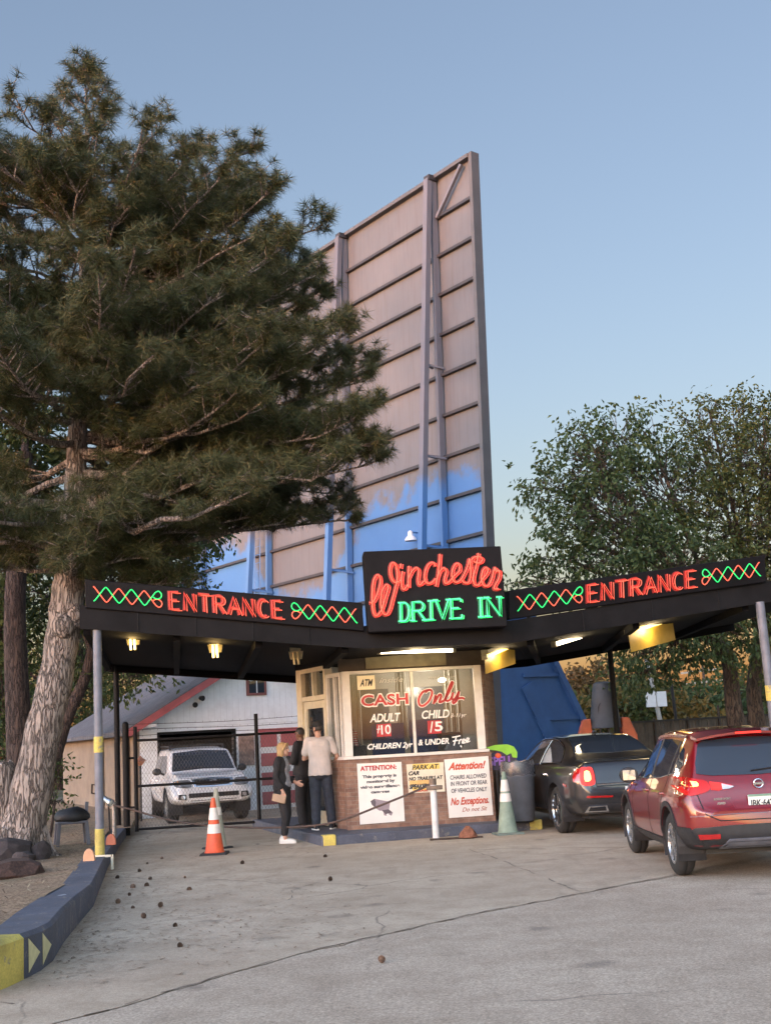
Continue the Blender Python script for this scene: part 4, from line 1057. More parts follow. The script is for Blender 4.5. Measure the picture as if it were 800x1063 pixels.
class Car:
    def __init__(s, name, label, cat, loc, rz, rows, L, wheels, wr, paint, arch=.055, well=True):
        s.root = thing(name, label, cat, loc, rz); s.root.scale = (.955,)*3; s.L = L; s.wheels = wheels; s.wr = wr
        mb = MB(); mb.loft(car_shell(rows, L)); o = mb.build('body', paint, None, True)
        m = bmesh.new(); m.from_mesh(o.data); bmesh.ops.remove_doubles(m, verts=m.verts, dist=1e-5); m.to_mesh(o.data)
        s.bvh = BVHTree.FromBMesh(m); m.free()
        s.hw = max(v.co.x for v in o.data.vertices)
        cut = MB()
        for y in wheels:
            for sx in (-1, 1):
                cut.tube([(sx*(s.hw-.34), y, wr+.005), (sx*(s.hw+.2), y, wr+.005)], [wr+arch]*2, 40)
        co = cut.build('cutter', M['black_plastic'], None)
        bo = o.modifiers.new('arches', 'BOOLEAN'); bo.operation = 'DIFFERENCE'; bo.object = co; bo.solver = 'EXACT'
        evaluated(o, 'body'); bpy.data.objects.remove(co)
        o.data.polygons.foreach_set('use_smooth', [True]*len(o.data.polygons)); o.data.set_sharp_from_angle(angle=R(35))
        o.parent = s.root; s.body = o; s.paint = paint
        if not o.data.materials: o.data.materials.append(paint)
        # dark liners inside the arches
        for y in wheels:
            for sx in (-1, 1):
                mb = MB(); n = 20; rr = wr+arch-.004
                P0 = [Vector((sx*(s.hw-.335), y+rr*math.cos(R(a)), wr+.005+rr*math.sin(R(a)))) for a in np.linspace(-25, 205, n)]
                for i in range(n-1): mb.quad(P0[i], P0[i+1], P0[i+1]+Vector((sx*.325, 0, 0)), P0[i]+Vector((sx*.325, 0, 0)))
                mb.add(P0, [tuple(range(n))]); mb.build('wheel_well', M['black_plastic'], s.root, fix=False)
    def hit(s, side, a, b):
        """a, b on the outline: left/right (y, z); rear/front (x, z); top (x, y)"""
        O, D = {'left': (Vector((-3, a, b)), Vector((1, 0, 0))), 'right': (Vector((3, a, b)), Vector((-1, 0, 0))), 'rear': (Vector((a, -3, b)), Vector((0, 1, 0))), 'front': (Vector((a, s.L+3, b)), Vector((0, -1, 0))), 'top': (Vector((a, b, 5)), Vector((0, 0, -1)))}[side]
        r = s.bvh.ray_cast(O, D)
        if r[0] is None:
            q = s.bvh.find_nearest(O+D*2.2); return q[0], q[1], D
        n = r[1] if r[1].dot(D) < 0 else -r[1]
        return r[0], n, D
    def patch(s, name, side, poly, mat, off=.006, parent=None, step=.045, n=0, smooth=True, label=None):
        """a piece laid on the body over a 2-D outline, its rim turned in"""
        if n: poly = [tuple(p) for p in smooth2([(a, b) for a, b in poly], n, True)]
        b = bmesh.new(); vs = [b.verts.new((p[0], p[1], 0)) for p in poly]; b.faces.new(vs)
        xs = [p[0] for p in poly]; ys = [p[1] for p in poly]
        for ax, lo, hi in ((0, min(xs), max(xs)), (1, min(ys), max(ys))):
            k = max(1, int((hi-lo)/step))
            for i in range(1, k):
                c = [0, 0, 0]; nn = [0, 0, 0]; c[ax] = lerp(lo, hi, i/k); nn[ax] = 1
                bmesh.ops.bisect_plane(b, geom=b.verts[:]+b.edges[:]+b.faces[:], plane_co=c, plane_no=nn)
        edge = [e for e in b.edges if len(e.link_faces) == 1]
        ex = bmesh.ops.extrude_edge_only(b, edges=edge); rim = {v for v in ex['geom'] if isinstance(v, bmesh.types.BMVert)}
        for v in b.verts:
            p, nn, D = s.hit(side, v.co.x, v.co.y)
            q = (nn-D).normalized() if nn.length > 0 else -D
            v.co = p+q*(off if v not in rim else -.012)
        bmesh.ops.recalc_face_normals(b, faces=b.faces)
        me = bpy.data.meshes.new(name); b.to_mesh(me); b.free(); me.materials.append(mat)
        me.polygons.foreach_set('use_smooth', [smooth]*len(me.polygons)); me.set_sharp_from_angle(angle=R(50))
        o = bpy.data.objects.new(name, me); COL.objects.link(o); o.parent = parent or s.root
        if label: o['label'] = label
        return o
    def line(s, name, side, pts, mat, wid=.012, off=.004, parent=None, n=0):
        """a thin strip following the body"""
        if n: pts = smooth2(pts, n)
        P = []
        for (a, b), (c, d) in zip(pts, list(pts)[1:]):
            k = max(1, int(math.hypot(c-a, d-b)/.05))
            P += [(lerp(a, c, i/k), lerp(b, d, i/k)) for i in range(k)]
        P.append(tuple(pts[-1])); W = [s.hit(side, a, b) for a, b in P]; mb = MB(); vs = []
        for i, (p, nn, D) in enumerate(W):
            q = W[min(i+1, len(W)-1)][0]-W[max(i-1, 0)][0]; sd_ = q.cross(nn)
            sd_ = sd_.normalized() if sd_.length > 1e-6 else Vector((0, 0, 1))
            vs += [p+sd_*wid/2+nn*off*.2, p+nn*off, p-sd_*wid/2+nn*off*.2]
        fs = []
        for i in range(len(W)-1):
            for k in (0, 1): fs.append((i*3+k, i*3+k+1, i*3+k+4, i*3+k+3))
        mb.add(vs, fs); return mb.build(name, mat, parent or s.root, True)
    def add_wheels(s, width, spokes, rim_r, twin=False, rimmat='alloy', inset=.02):
        for y in s.wheels:
            for sx in (-1, 1):
                R_ = s.wr; cx = sx*(s.hw-inset-width/2); h = width/2
                W = bpy.data.objects.new('wheel', None); COL.objects.link(W); W.parent = s.root; W.location = (cx, y, R_)
                A = Matrix(((0, 0, sx), (0, 1, 0), (-1, 0, 0))) if sx == 1 else Matrix(((0, 0, -1), (0, 1, 0), (1, 0, 0)))
                mb = MB(); mb.lathe([(rim_r-.01, -h), (R_-.05, -h), (R_-.012, -h+.03), (R_, -h+.06), (R_, -.015), (R_-.012, 0), (R_, .015), (R_, h-.06), (R_-.012, h-.03), (R_-.05, h), (rim_r+.004, h-.004), (rim_r-.012, h-.03)], (0, 0, 0), 36, A); mb.build('tyre', M['rubber'], W, True)
                mb = MB(); mb.lathe([(rim_r, -h+.02), (rim_r, h-.012), (rim_r-.022, h-.006), (rim_r-.03, h-.04), (rim_r-.035, -h+.06), (.02, -h+.07)], (0, 0, 0), 32, A)
                for k in range(spokes):
                    for da in ((-9, 9) if twin else (0,)):
                        a = 2*math.pi*k/spokes+R(da); c = A @ Vector((.05*math.cos(a), .05*math.sin(a), h-.035)); e = A @ Vector(((rim_r-.02)*math.cos(a), (rim_r-.02)*math.sin(a), h-.022))
                        mb.bar(c, e, .045 if not twin else .03, .03, up=A @ Vector((0, 0, 1)))
                mb.lathe([(.07, h-.06), (.068, h-.02), (.05, h-.012), (.01, h-.01)], (0, 0, 0), 20, A)
                mb.build('rim', M[rimmat], W, True)
                mb = MB(); mb.lathe([(rim_r*.72, h-.075), (rim_r*.72, h-.06)], (0, 0, 0), 24, A); mb.build('brake_disc', M['steel'], W, True)
    def mirror(s, y, z, sx, mat, size=(.2, .13, .16)):
        p = s.hit('left' if sx < 0 else 'right', y, z)[0]
        c = p+Vector((sx*.17, .0, .05)); mb = MB()
        mb.ball(c, (size[0]*.55, size[1]*.55, size[2]*.55), 14); mb.bar(p+Vector((-sx*.02, .02, 0)), c+Vector((0, .02, -.05)), .05, .04)
        for i, v in enumerate(mb.v):
            if v.y < c.y-.03: mb.v[i].y = c.y-.03
        o = mb.build('wing_mirror', mat, s.root, True)
        mb = MB(); mb.box(c+Vector((0, -.034, 0)), (size[0]*.72, .006, size[2]*.7)); mb.build('mirror_glass', M['mirror'], o, bevel=.002)

def car_paint(name, c, flake=.35, var=.05):
    m, t, b = newmat(name); v = coords(t)
    n = noise(t, v, 3, 4, .6)
    t.links.new(ramp(t, n, [(.3, tuple(k*(1-var) for k in c)), (.7, tuple(min(1, k*(1+var)) for k in c))]), b.inputs['Base Color'])
    b.inputs['Metallic'].default_value = flake; b.inputs['Roughness'].default_value = .32
    b.inputs['Coat Weight'].default_value = 1; b.inputs['Coat Roughness'].default_value = .03
    return m
M['lamp_red'] = pm('lamp_red', (.35, .012, .012), .15, coat=1, var=.1)
M['lamp_lit'] = glow('lamp_lit', (1, .02, .008), .035, (.22, .006, .006))
M['lamp_glow'] = glow('lamp_glow', (1, .02, .008), .010, (.2, .005, .006))
M['lamp_hot'] = glow('lamp_hot', (1, .30, .07), .14, (.6, .2, .1))
M['lamp_clear'] = pm('lamp_clear', (.5, .5, .5), .1, .3, coat=1)
M['mirror'] = pm('mirror', (.25, .25, .26), .1, 1, var=.05)
M['lamp_grey'] = pm('lamp_grey', (.16, .155, .15), .12, .3, coat=1, var=.3, scale=12)
M['seam'] = pm('seam', (.008, .008, .009), .8)

# ---- red crossover, closest, seen from behind
RL = 4.38
red_rows = [ # x  zb   zl    zt    wr   wm   wl   wt
 (0.00, .46, .70, .72, .50, .60, .58, .46), (.03, .40, .735, .755, .62, .74, .72, .6), (.07, .36, .765, .79, .70, .80, .78, .68), (.11, .35, .93, .97, .74, .84, .80, .70),
 (.16, .34, .985, 1.05, .78, .865, .80, .70), (.30, .32, 1.00, 1.30, .80, .89, .80, .64), (.42, .31, 1.01, 1.485, .81, .905, .815, .61), (.50, .30, 1.01, 1.52, .82, .91, .83, .60),
 (.8, .26, 1.01, 1.565, .83, .918, .85, .60), (1.5, .24, .99, 1.595, .83, .915, .855, .60), (2.1, .24, .965, 1.58, .83, .915, .85, .60), (2.5, .24, .945, 1.50, .83, .915, .845, .60),
 (2.85, .24, .935, 1.30, .83, .915, .84, .62), (3.2, .25, .93, 1.075, .83, .915, .84, .68), (3.35, .25, .925, 1.03, .83, .915, .83, .69), (3.8, .26, .87, .97, .82, .905, .80, .66), (4.15, .28, .76, .86, .78, .87, .76, .60),
 (4.30, .30, .66, .72, .70, .78, .70, .52), (4.38, .36, .56, .60, .48, .56, .52, .4)]
M['red_car'] = car_paint('red_car_paint', (.15, .001, .004), .05)
rc = Car('parked_car', 'shiny dark red crossover car with brake lights on, nearest at the right edge', 'car', (3.46, 12.1, 0), R(-.3), red_rows, RL, (.84, 3.48), .345, M['red_car'])
rc.root.scale = (.84, .9, .91)
rc.add_wheels(.215, 5, .225, True)
T_ = M['black_plastic']
# cladding
rc.patch('lower_cladding', 'rear', [(-.86, .30), (-.87, .52), (-.78, .56), (-.4, .575), (0, .58), (.4, .575), (.78, .56), (.87, .52), (.86, .30)], T_, .012)
rc.patch('diffuser', 'rear', [(-.52, .34), (-.42, .44), (.42, .44), (.52, .34)], M['grey_post'], .02)
rc.patch('diffuser_insert', 'rear', [(-.50, .33), (-.42, .41), (.42, .41), (.50, .33)], T_, .026)
for sx in (-1, 1):
    side = 'left' if sx < 0 else 'right'
    rc.patch('sill_cladding', side, [(1.25, .26), (3.05, .26), (3.05, .37), (1.25, .36)], T_, .012)
    rc.patch('sill_cladding', side, [(.05, .38), (.42, .38), (.44, .56), (.10, .56)], T_, .012)
    # arch trims
    for y in rc.wheels:
        rr = .405; inner = [(y+rr*math.cos(R(a)), .35+rr*math.sin(R(a))) for a in np.linspace(-14, 194, 22)]
        outer = [(y+(rr+.055)*math.cos(R(a)), .35+(rr+.055)*math.sin(R(a))) for a in np.linspace(194, -14, 22)]
        rc.patch('arch_trim', side, inner+outer, T_, .012, step=.5)
    rc.patch('side_window', side, [(.62, 1.13), (.50, 1.20), (.66, 1.36), (.92, 1.455), (1.40, 1.475), (1.9, 1.475), (2.3, 1.43), (2.62, 1.28), (2.90, 1.04), (2.86, 1.00), (2.2, 1.015), (1.4, 1.05)], M['car_glass'], .004)
    rc.line('window_trim', side, [(.55, 1.16), (.62, 1.125), (1.4, 1.045), (2.2, 1.01), (2.88, .995)], M['chrome'], .016, .01)
    rc.patch('door_pillar', side, [(1.88, 1.02), (1.96, 1.02), (1.95, 1.47), (1.87, 1.47)], T_, .008)
    rc.patch('door_pillar', side, [(.98, 1.07), (1.03, 1.07), (.97, 1.45), (.92, 1.44)], T_, .008)
    rc.line('door_seam', side, [(1.92, 1.02), (1.92, .6), (1.95, .3)], M['seam']); rc.line('door_seam', side, [(2.92, 1.0), (2.98, .7), (2.96, .35)], M['seam'])
    rc.line('door_seam', side, [(.98, 1.06), (1.08, .86), (1.26, .62), (1.3, .36)], M['seam']); rc.line('door_seam', side, [(1.3, .37), (2.96, .37)], M['seam'])
    rc.line('roof_rail', 'top', [(sx*.60, .75), (sx*.605, 1.4), (sx*.60, 2.3)], M['alloy'], .035, .03)
    for y in (2.05, 1.12):
        p, n_, _ = rc.hit(side, y, .88); mb = MB(); mb.tube([p+Vector((-sx*.01, -.09, 0)), p+Vector((sx*.035, -.06, 0)), p+Vector((sx*.035, .06, 0)), p+Vector((-sx*.01, .09, 0))], .014, 8); mb.build('door_handle', M['red_car'], rc.root, True)
    rc.mirror(2.72, .99, sx, M['red_car'] if sx > 0 else M['black_plastic'], (.24, .16, .18))
    # tail lamps
    k = -sx
    q = lambda x: sx*x
    t1 = rc.patch('tail_lamp', 'rear', [(q(.84), .90), (q(.85), 1.04), (q(.80), 1.075), (q(.70), 1.06), (q(.58), 1.03), (q(.56), .95), (q(.66), .91)], M['lamp_glow'], .012, n=3)
    rc.patch('lamp_bulb', 'rear', [(q(.80), .985), (q(.80), 1.03), (q(.70), 1.03), (q(.69), .985)], M['lamp_hot'], .018, t1, n=2)
    t2 = rc.patch('tail_lamp', 'rear', [(q(.545), .945), (q(.55), 1.025), (q(.42), 1.005), (q(.30), .975), (q(.38), .95), (q(.46), .935)], M['lamp_lit'], .012)
    rc.patch('reversing_lens', 'rear', [(q(.42), .94), (q(.42), 1.0), (q(.28), .965), (q(.34), .945)], M['lamp_clear'], .016, t2)
    rc.patch('tail_lamp', side, [(.07, .93), (.09, 1.05), (.26, 1.075), (.42, 1.085), (.36, 1.02), (.26, .96)], M['lamp_red'], .012)
    rc.patch('reflector', 'rear', [(q(.52), .445), (q(.52), .495), (q(.76), .495), (q(.74), .445)], M['lamp_red'], .026)
# rear glass, spoiler, third brake lamp, wiper
rc.patch('rear_window', 'rear', [(-.68, 1.11), (-.66, 1.22), (-.58, 1.42), (-.52, 1.455), (0, 1.475), (.52, 1.455), (.58, 1.42), (.66, 1.22), (.68, 1.11), (.5, 1.085), (0, 1.075), (-.5, 1.085)], M['car_glass'], .008)
mb = MB(); n = 16; rings = []
for i in range(n+1):
    x = lerp(-.6, .6, i/n); b_ = -.09*(x/.6)**2*.5; z = 1.545-.055*(x/.6)**2
    rings.append([Vector((x, .29-b_, z-.035)), Vector((x, .29-b_, z-.01)), Vector((x, .62, z+.025)), Vector((x, .62, z-.09))])
mb.loft(rings); mb.build('spoiler', M['red_car'], rc.root, True)
mb = MB(); mb.box((0, .283, 1.522), (.30, .012, .022)); mb.build('brake_lamp', M['lamp_lit'], rc.root)
rc.line('wiper', 'rear', [(-.05, 1.11), (.2, 1.13), (.42, 1.15)], T_, .022, .03)
# licence plate and badges
rc.patch('plate_recess', 'rear', [(-.30, .70), (-.36, .88), (-.27, .925), (.27, .925), (.36, .88), (.30, .70)], M['red_car'], .002)
px_, py_ = 0, None
p = rc.hit('rear', -.0, .80)[0]; pyy = p.y-.02
plate = MB(); plate.box((0, pyy, .795), (.305, .012, .155)); pl = plate.build('licence_plate', pm('plate_face', (.62, .66, .60), .4, var=.1, scale=8), rc.root, bevel=.004)
mb = MB(); mb.box((0, pyy-.0075, .865), (.300, .002, .022)); mb.build('plate_band', pm('plate_green', (.16, .28, .2), .4), pl)
FX = Matrix(((1, 0, 0), (0, 0, -1), (0, 1, 0))).to_4x4()
text_obj('plate_number', 'JBK·647', M['ink'], pl, Matrix.Translation((0, pyy-.009, .752)) @ FX, .098, 0, .001, .27, .002)
mb = MB(); p = rc.hit('rear', 0, .955)[0]; mb.tube([(0+.052*math.cos(a), p.y-.016, .985+.045*math.sin(a)) for a in np.linspace(0, 2*math.pi, 24, endpoint=False)], .008, 8, closed=True); mb.box((0, p.y-.018, .985), (.125, .012, .024)); em = mb.build('emblem', M['chrome'], rc.root, True)
text_obj('badge', 'ROGUE SPORT', M['chrome'], rc.root, Matrix.Translation((-.44, rc.hit('rear', -.44, .83)[0].y-.006, .835)) @ FX, .03, 0, .002, .19, .001)
text_obj('badge', 'AWD', M['chrome'], rc.root, Matrix.Translation((-.46, rc.hit('rear', -.46, .80)[0].y-.006, .79)) @ FX, .03, 0, .002, .10, .002)
for z0 in (.625,): rc.line('tailgate_seam', 'rear', [(-.72, .92), (-.66, .70), (-.5, z0), (.5, z0), (.66, .70), (.72, .92)], M['seam'], .012)
rc.line('bumper_edge', 'rear', [(-.82, .675), (-.4, .69), (.4, .69), (.82, .675)], M['chrome'], .006, .003)
mb = MB(); mb.box((0, 1.2, .30), (1.2, 1.6, .1)); mb.cyl((.3, .12, .33), (.3, .8, .33), .08); mb.build('underbody', M['black_plastic'], rc.root)

# ---- dark sedan in the lane beyond
SLn = 5.02
sed_rows = [
 (0.00, .44, .66, .70, .55, .66, .60, .5), (.03, .38, .80, .86, .68, .78, .72, .62), (.07, .34, .95, 1.03, .74, .84, .78, .68), (.12, .32, 1.0, 1.075, .78, .88, .80, .70), (.30, .30, 1.015, 1.09, .82, .92, .82, .70),
 (.62, .28, 1.02, 1.10, .84, .94, .84, .68), (.85, .27, 1.02, 1.17, .85, .945, .845, .62), (1.25, .25, 1.01, 1.36, .86, .945, .85, .58), (1.6, .23, 1.0, 1.455, .86, .945, .85, .57), (2.2, .22, .985, 1.48, .86, .945, .85, .58), (2.8, .22, .965, 1.455, .86, .945, .85, .59),
 (3.1, .22, .955, 1.34, .86, .945, .85, .62), (3.55, .22, .95, 1.09, .86, .945, .85, .70), (3.75, .23, .945, 1.04, .86, .945, .84, .72), (4.4, .25, .90, .99, .85, .93, .80, .68), (4.85, .28, .82, .90, .80, .88, .74, .62), (5.02, .34, .68, .74, .66, .74, .66, .5)]
M['sedan'] = car_paint('sedan_paint', (.032, .033, .037), .55)
sc = Car('parked_car', 'dark grey sedan with lit brake lights stopped beside the ticket booth', 'car', (3.30, 17.75, 0), R(9), sed_rows, SLn, (1.03, 4.08), .355, M['sedan'])
sc.add_wheels(.235, 5, .255, True, 'chrome')
for sx in (-1, 1):
    side = 'left' if sx < 0 else 'right'; q = lambda x: sx*x
    sc.patch('side_window', side, [(1.02, 1.07), (1.2, 1.20), (1.42, 1.30), (1.8, 1.385), (2.3, 1.40), (2.75, 1.37), (3.1, 1.25), (3.44, 1.04), (3.4, 1.0), (2.2, 1.03)], M['car_glass'], .004)
    sc.line('window_trim', side, [(1.0, 1.05), (1.2, 1.21), (1.42, 1.315), (1.8, 1.40), (2.3, 1.415), (2.75, 1.385), (3.12, 1.26), (3.48, 1.02)], M['chrome'], .022, .01, n=3)
    sc.line('window_trim', side, [(1.0, 1.05), (2.2, 1.02), (3.44, .99)], M['chrome'], .018, .01)
    sc.patch('door_pillar', side, [(2.13, 1.03), (2.22, 1.03), (2.20, 1.40), (2.12, 1.40)], M['chrome'], .008)
    sc.patch('pane_reflection', side, [(1.45, 1.06), (2.05, 1.05), (2.0, 1.30), (1.7, 1.18)], pm('painted_reflection', (.35, .40, .46), .2), .0065)  # pale patch painted on the pane to stand for a reflection
    sc.line('door_seam', side, [(2.2, 1.02), (2.2, .6), (2.2, .3)], M['seam']); sc.line('door_seam', side, [(1.25, 1.0), (1.35, .7), (1.6, .5), (1.62, .3)], M['seam']); sc.line('door_seam', side, [(3.5, .98), (3.45, .6), (3.4, .32)], M['seam'])
    sc.line('sill_line', side, [(1.5, .33), (3.6, .33)], M['chrome'], .012, .008)
    for y in (2.35, 1.55):
        p, n_, _ = sc.hit(side, y, .88); mb = MB(); mb.tube([p+Vector((-sx*.01, -.1, 0)), p+Vector((sx*.035, -.07, 0)), p+Vector((sx*.035, .07, 0)), p+Vector((-sx*.01, .1, 0))], .014, 8); mb.build('door_handle', M['chrome'], sc.root, True)
    t = sc.patch('tail_lamp', 'rear', [(q(.80), .76), (q(.79), .98), (q(.70), 1.0), (q(.615), .98), (q(.60), .80), (q(.64), .74)], M['lamp_lit'], .014, n=3)
    sc.patch('lamp_bulb', 'rear', [(q(.745), .80), (q(.74), .94), (q(.67), .94), (q(.655), .82)], M['lamp_hot'], .02, t, n=2)
    sc.patch('tail_lamp', side, [(.03, .77), (.05, .98), (.16, .99), (.20, .95), (.14, .80)], M['lamp_red'], .012)
    sc.patch('side_marker', side, [(.40, .72), (.40, .76), (.52, .77), (.52, .73)], M['lamp_red'], .01)
    e = sc.patch('exhaust_tip', 'rear', [(q(.76), .36), (q(.72), .44), (q(.46), .44), (q(.42), .36)], M['chrome'], .03)
    sc.patch('exhaust_bore', 'rear', [(q(.72), .375), (q(.70), .425), (q(.48), .425), (q(.46), .375)], M['seam'], .034, e)
    sc.patch('reflector', 'rear', [(q(.75), .56), (q(.74), .59), (q(.35), .575), (q(.35), .55)], M['lamp_red'], .012)
    sc.mirror(3.28, .98, sx, M['sedan'], (.22, .15, .15))
sc.patch('rear_window', 'top', [(-.60, .92), (-.56, 1.15), (-.50, 1.52), (0, 1.56), (.50, 1.52), (.56, 1.15), (.60, .92), (0, .86)], M['car_glass'], .006)
sc.line('roof_edge', 'top', [(-.5, 1.56), (0, 1.60), (.5, 1.56)], M['chrome'], .02, .006)
sc.line('trunk_trim', 'rear', [(-.58, .745), (0, .75), (.58, .745)], M['chrome'], .022, .012)
sc.line('trunk_seam', 'rear', [(-.6, 1.0), (-.58, .72), (.58, .72), (.6, 1.0)], M['seam'], .012)
sc.patch('lower_valance', 'rear', [(-.78, .30), (-.8, .46), (.8, .46), (.78, .30)], M['black_plastic'], .01)
mb = MB(); mb.box((0, 1.3, .29), (1.3, 2, .1)); mb.build('underbody', M['black_plastic'], sc.root)
mb = MB(); mb.tube([(0, 1.75, 1.45), (0, 1.72, 1.50), (0, 1.62, 1.51)], [.04, .03, .008]); mb.build('roof_aerial', M['sedan'], sc.root, True)
sp = MB(); sp.box((0, pyy*0+.035, .84), (.305, .012, .155)); 
p = sc.hit('rear', 0, .62)[0]; sp = MB(); sp.box((0, p.y-.01, .62), (.305, .012, .155)); sp.build('licence_plate', pm('plate_face2', (.6, .63, .62), .4, var=.1), sc.root, bevel=.004)

# ---- white SUV behind the gate, facing the camera
VL = 4.80
suv_rows = [
 (0.00, .50, .80, .84, .70, .78, .74, .6), (.04, .46, 1.02, 1.06, .78, .86, .80, .66), (.12, .42, 1.10, 1.25, .82, .90, .82, .66), (.32, .40, 1.12, 1.62, .84, .915, .82, .63), (.48, .40, 1.12, 1.70, .85, .92, .83, .62),
 (1.2, .40, 1.11, 1.765, .86, .93, .84, .69), (2.2, .40, 1.09, 1.765, .86, .93, .84, .69), (2.92, .40, 1.08, 1.70, .86, .93, .84, .69), (3.14, .40, 1.08, 1.54, .86, .93, .84, .71), (3.44, .40, 1.08, 1.22, .86, .93, .84, .73), (3.56, .40, 1.07, 1.16, .86, .93, .83, .74),
 (4.1, .42, 1.03, 1.13, .86, .925, .81, .74), (4.5, .44, .96, 1.07, .84, .91, .80, .72), (4.68, .46, .82, .94, .80, .88, .78, .68), (4.76, .48, .70, .78, .74, .82, .74, .62), (4.80, .50, .62, .66, .66, .72, .66, .5)]
M['white_car'] = car_paint('white_car_paint', (.74, .75, .76), .05)
bet = R(180+18)
fx = U(224, 820, 25.35)
hd = Vector((math.sin(R(18)), -math.cos(R(18)), 0))
rl_ = Vector((fx.x, fx.y, 0))-hd*VL
vc = Car('parked_car', 'white off-road SUV parked before the open garage behind the chain-link gate', 'car', (rl_.x, rl_.y, 0), bet, suv_rows, VL, (.98, 3.77), .385, M['white_car'], .07)
vc.root.scale = (.93, .955, .88)
vc.add_wheels(.26, 6, .225)
vc.patch('windscreen', 'front', [(-.72, 1.19), (-.63, 1.63), (0, 1.675), (.63, 1.63), (.72, 1.19), (0, 1.225)], M['car_glass'], .006)
vc.line('wiper', 'front', [(.62, 1.225), (.0, 1.27)], T_, .02, .02); vc.line('wiper', 'front', [(.1, 1.225), (-.45, 1.27)], T_, .02, .02)
vc.patch('grille', 'front', [(-.42, .84), (-.46, 1.01), (0, 1.03), (.46, 1.01), (.42, .84), (0, .82)], M['chrome'], .012)
vc.patch('grille_opening', 'front', [(-.37, .87), (-.40, .985), (0, .995), (.40, .985), (.37, .87), (0, .86)], M['seam'], .018)
vc.patch('grille_bar', 'front', [(-.39, .915), (-.39, .945), (.39, .945), (.39, .915)], M['chrome'], .024)
mb = MB(); p = vc.hit('front', 0, .93)[0]; mb.tube([(.085*math.cos(a), p.y+.03, .93+.055*math.sin(a)) for a in np.linspace(0, 2*math.pi, 20, endpoint=False)], .011, 8, closed=True); mb.tube([(.04*math.cos(a), p.y+.03, .935+.05*math.sin(a)) for a in np.linspace(0, 2*math.pi, 16, endpoint=False)], .008, 6, closed=True); mb.build('emblem', M['chrome'], vc.root, True)
vc.patch('lower_grille', 'front', [(-.55, .60), (-.55, .70), (.55, .70), (.55, .60)], M['seam'], .01)
vc.patch('skid_plate', 'front', [(-.5, .48), (-.52, .54), (.52, .54), (.5, .48)], M['black_plastic'], .01)
for sx in (-1, 1):
    side = 'left' if sx < 0 else 'right'; q = lambda x: sx*x
    h = vc.patch('headlight', 'front', [(q(.48), .84), (q(.49), .98), (q(.62), 1.0), (q(.80), .99), (q(.83), .88), (q(.7), .83)], M['lamp_grey'], .016, n=2)
    vc.patch('indicator', 'front', [(q(.72), .88), (q(.74), .99), (q(.80), .97), (q(.80), .90)], pm('amber_lens', (.5, .22, .04), .2, coat=1), .016, h)
    f_ = vc.patch('fog_recess', 'front', [(q(.60), .55), (q(.60), .68), (q(.76), .69), (q(.78), .58)], M['seam'], .01); vc.patch('fog_lamp', 'front', [(q(.64), .58), (q(.63), .65), (q(.71), .66), (q(.72), .59)], M['lamp_clear'], .016, f_, n=2)
    vc.patch('side_window', side, [(2.18, 1.15), (2.16, 1.56), (2.70, 1.57), (2.95, 1.40), (3.18, 1.15)], M['car_glass'], .004)
    vc.patch('side_window', side, [(1.30, 1.15), (1.32, 1.57), (2.06, 1.57), (2.08, 1.15)], M['car_glass'], .004)
    vc.patch('side_window', side, [(.42, 1.18), (.58, 1.56), (1.12, 1.57), (1.10, 1.17)], M['car_glass'], .004)
    vc.line('door_seam', side, [(2.12, 1.6), (2.12, .5)], M['seam']); vc.line('door_seam', side, [(3.1, 1.1), (3.12, .55)], M['seam']); vc.line('door_seam', side, [(1.2, 1.6), (1.25, .9), (1.45, .55)], M['seam'])
    vc.line('side_moulding', side, [(1.5, .72), (3.2, .72)], pm('moulding', (.4, .41, .42), .5), .07, .014)
    mb = MB(); mb.tube([(q(.62), .7, 1.70), (q(.62), .75, 1.80), (q(.63), 2.5, 1.79), (q(.63), 2.6, 1.70)], .022, 8); mb.build('roof_rail', M['black_plastic'], vc.root, True)
    for y in (2.3, 1.42):
        p = vc.hit(side, y, .98)[0]; mb = MB(); mb.tube([p+Vector((-sx*.01, -.1, 0)), p+Vector((sx*.04, -.07, 0)), p+Vector((sx*.04, .07, 0)), p+Vector((-sx*.01, .1, 0))], .016, 8); mb.build('door_handle', M['white_car'], vc.root, True)
    p = vc.hit(side, 2.95, 1.12)[0]; c = p+Vector((sx*.17, .02, .08)); mb = MB(); mb.ball(c, (.105, .07, .09), 14); mb.bar(p, c, .05, .05); mb.build('wing_mirror', M['black_plastic'], vc.root, True)
vc.line('hood_seam', 'front', [(-.72, 1.06), (-.5, 1.035), (.5, 1.035), (.72, 1.06)], M['seam'], .014)
mb = MB()
for y in (1.0, 2.0): mb.bar((-.62, y, 1.80), (.62, y, 1.80), .05, .03)
mb.build('roof_crossbar', M['black_plastic'], vc.root)
mb = MB(); mb.box((0, 2.2, .42), (1.3, 3.4, .12)); mb.build('underbody', M['black_plastic'], vc.root)
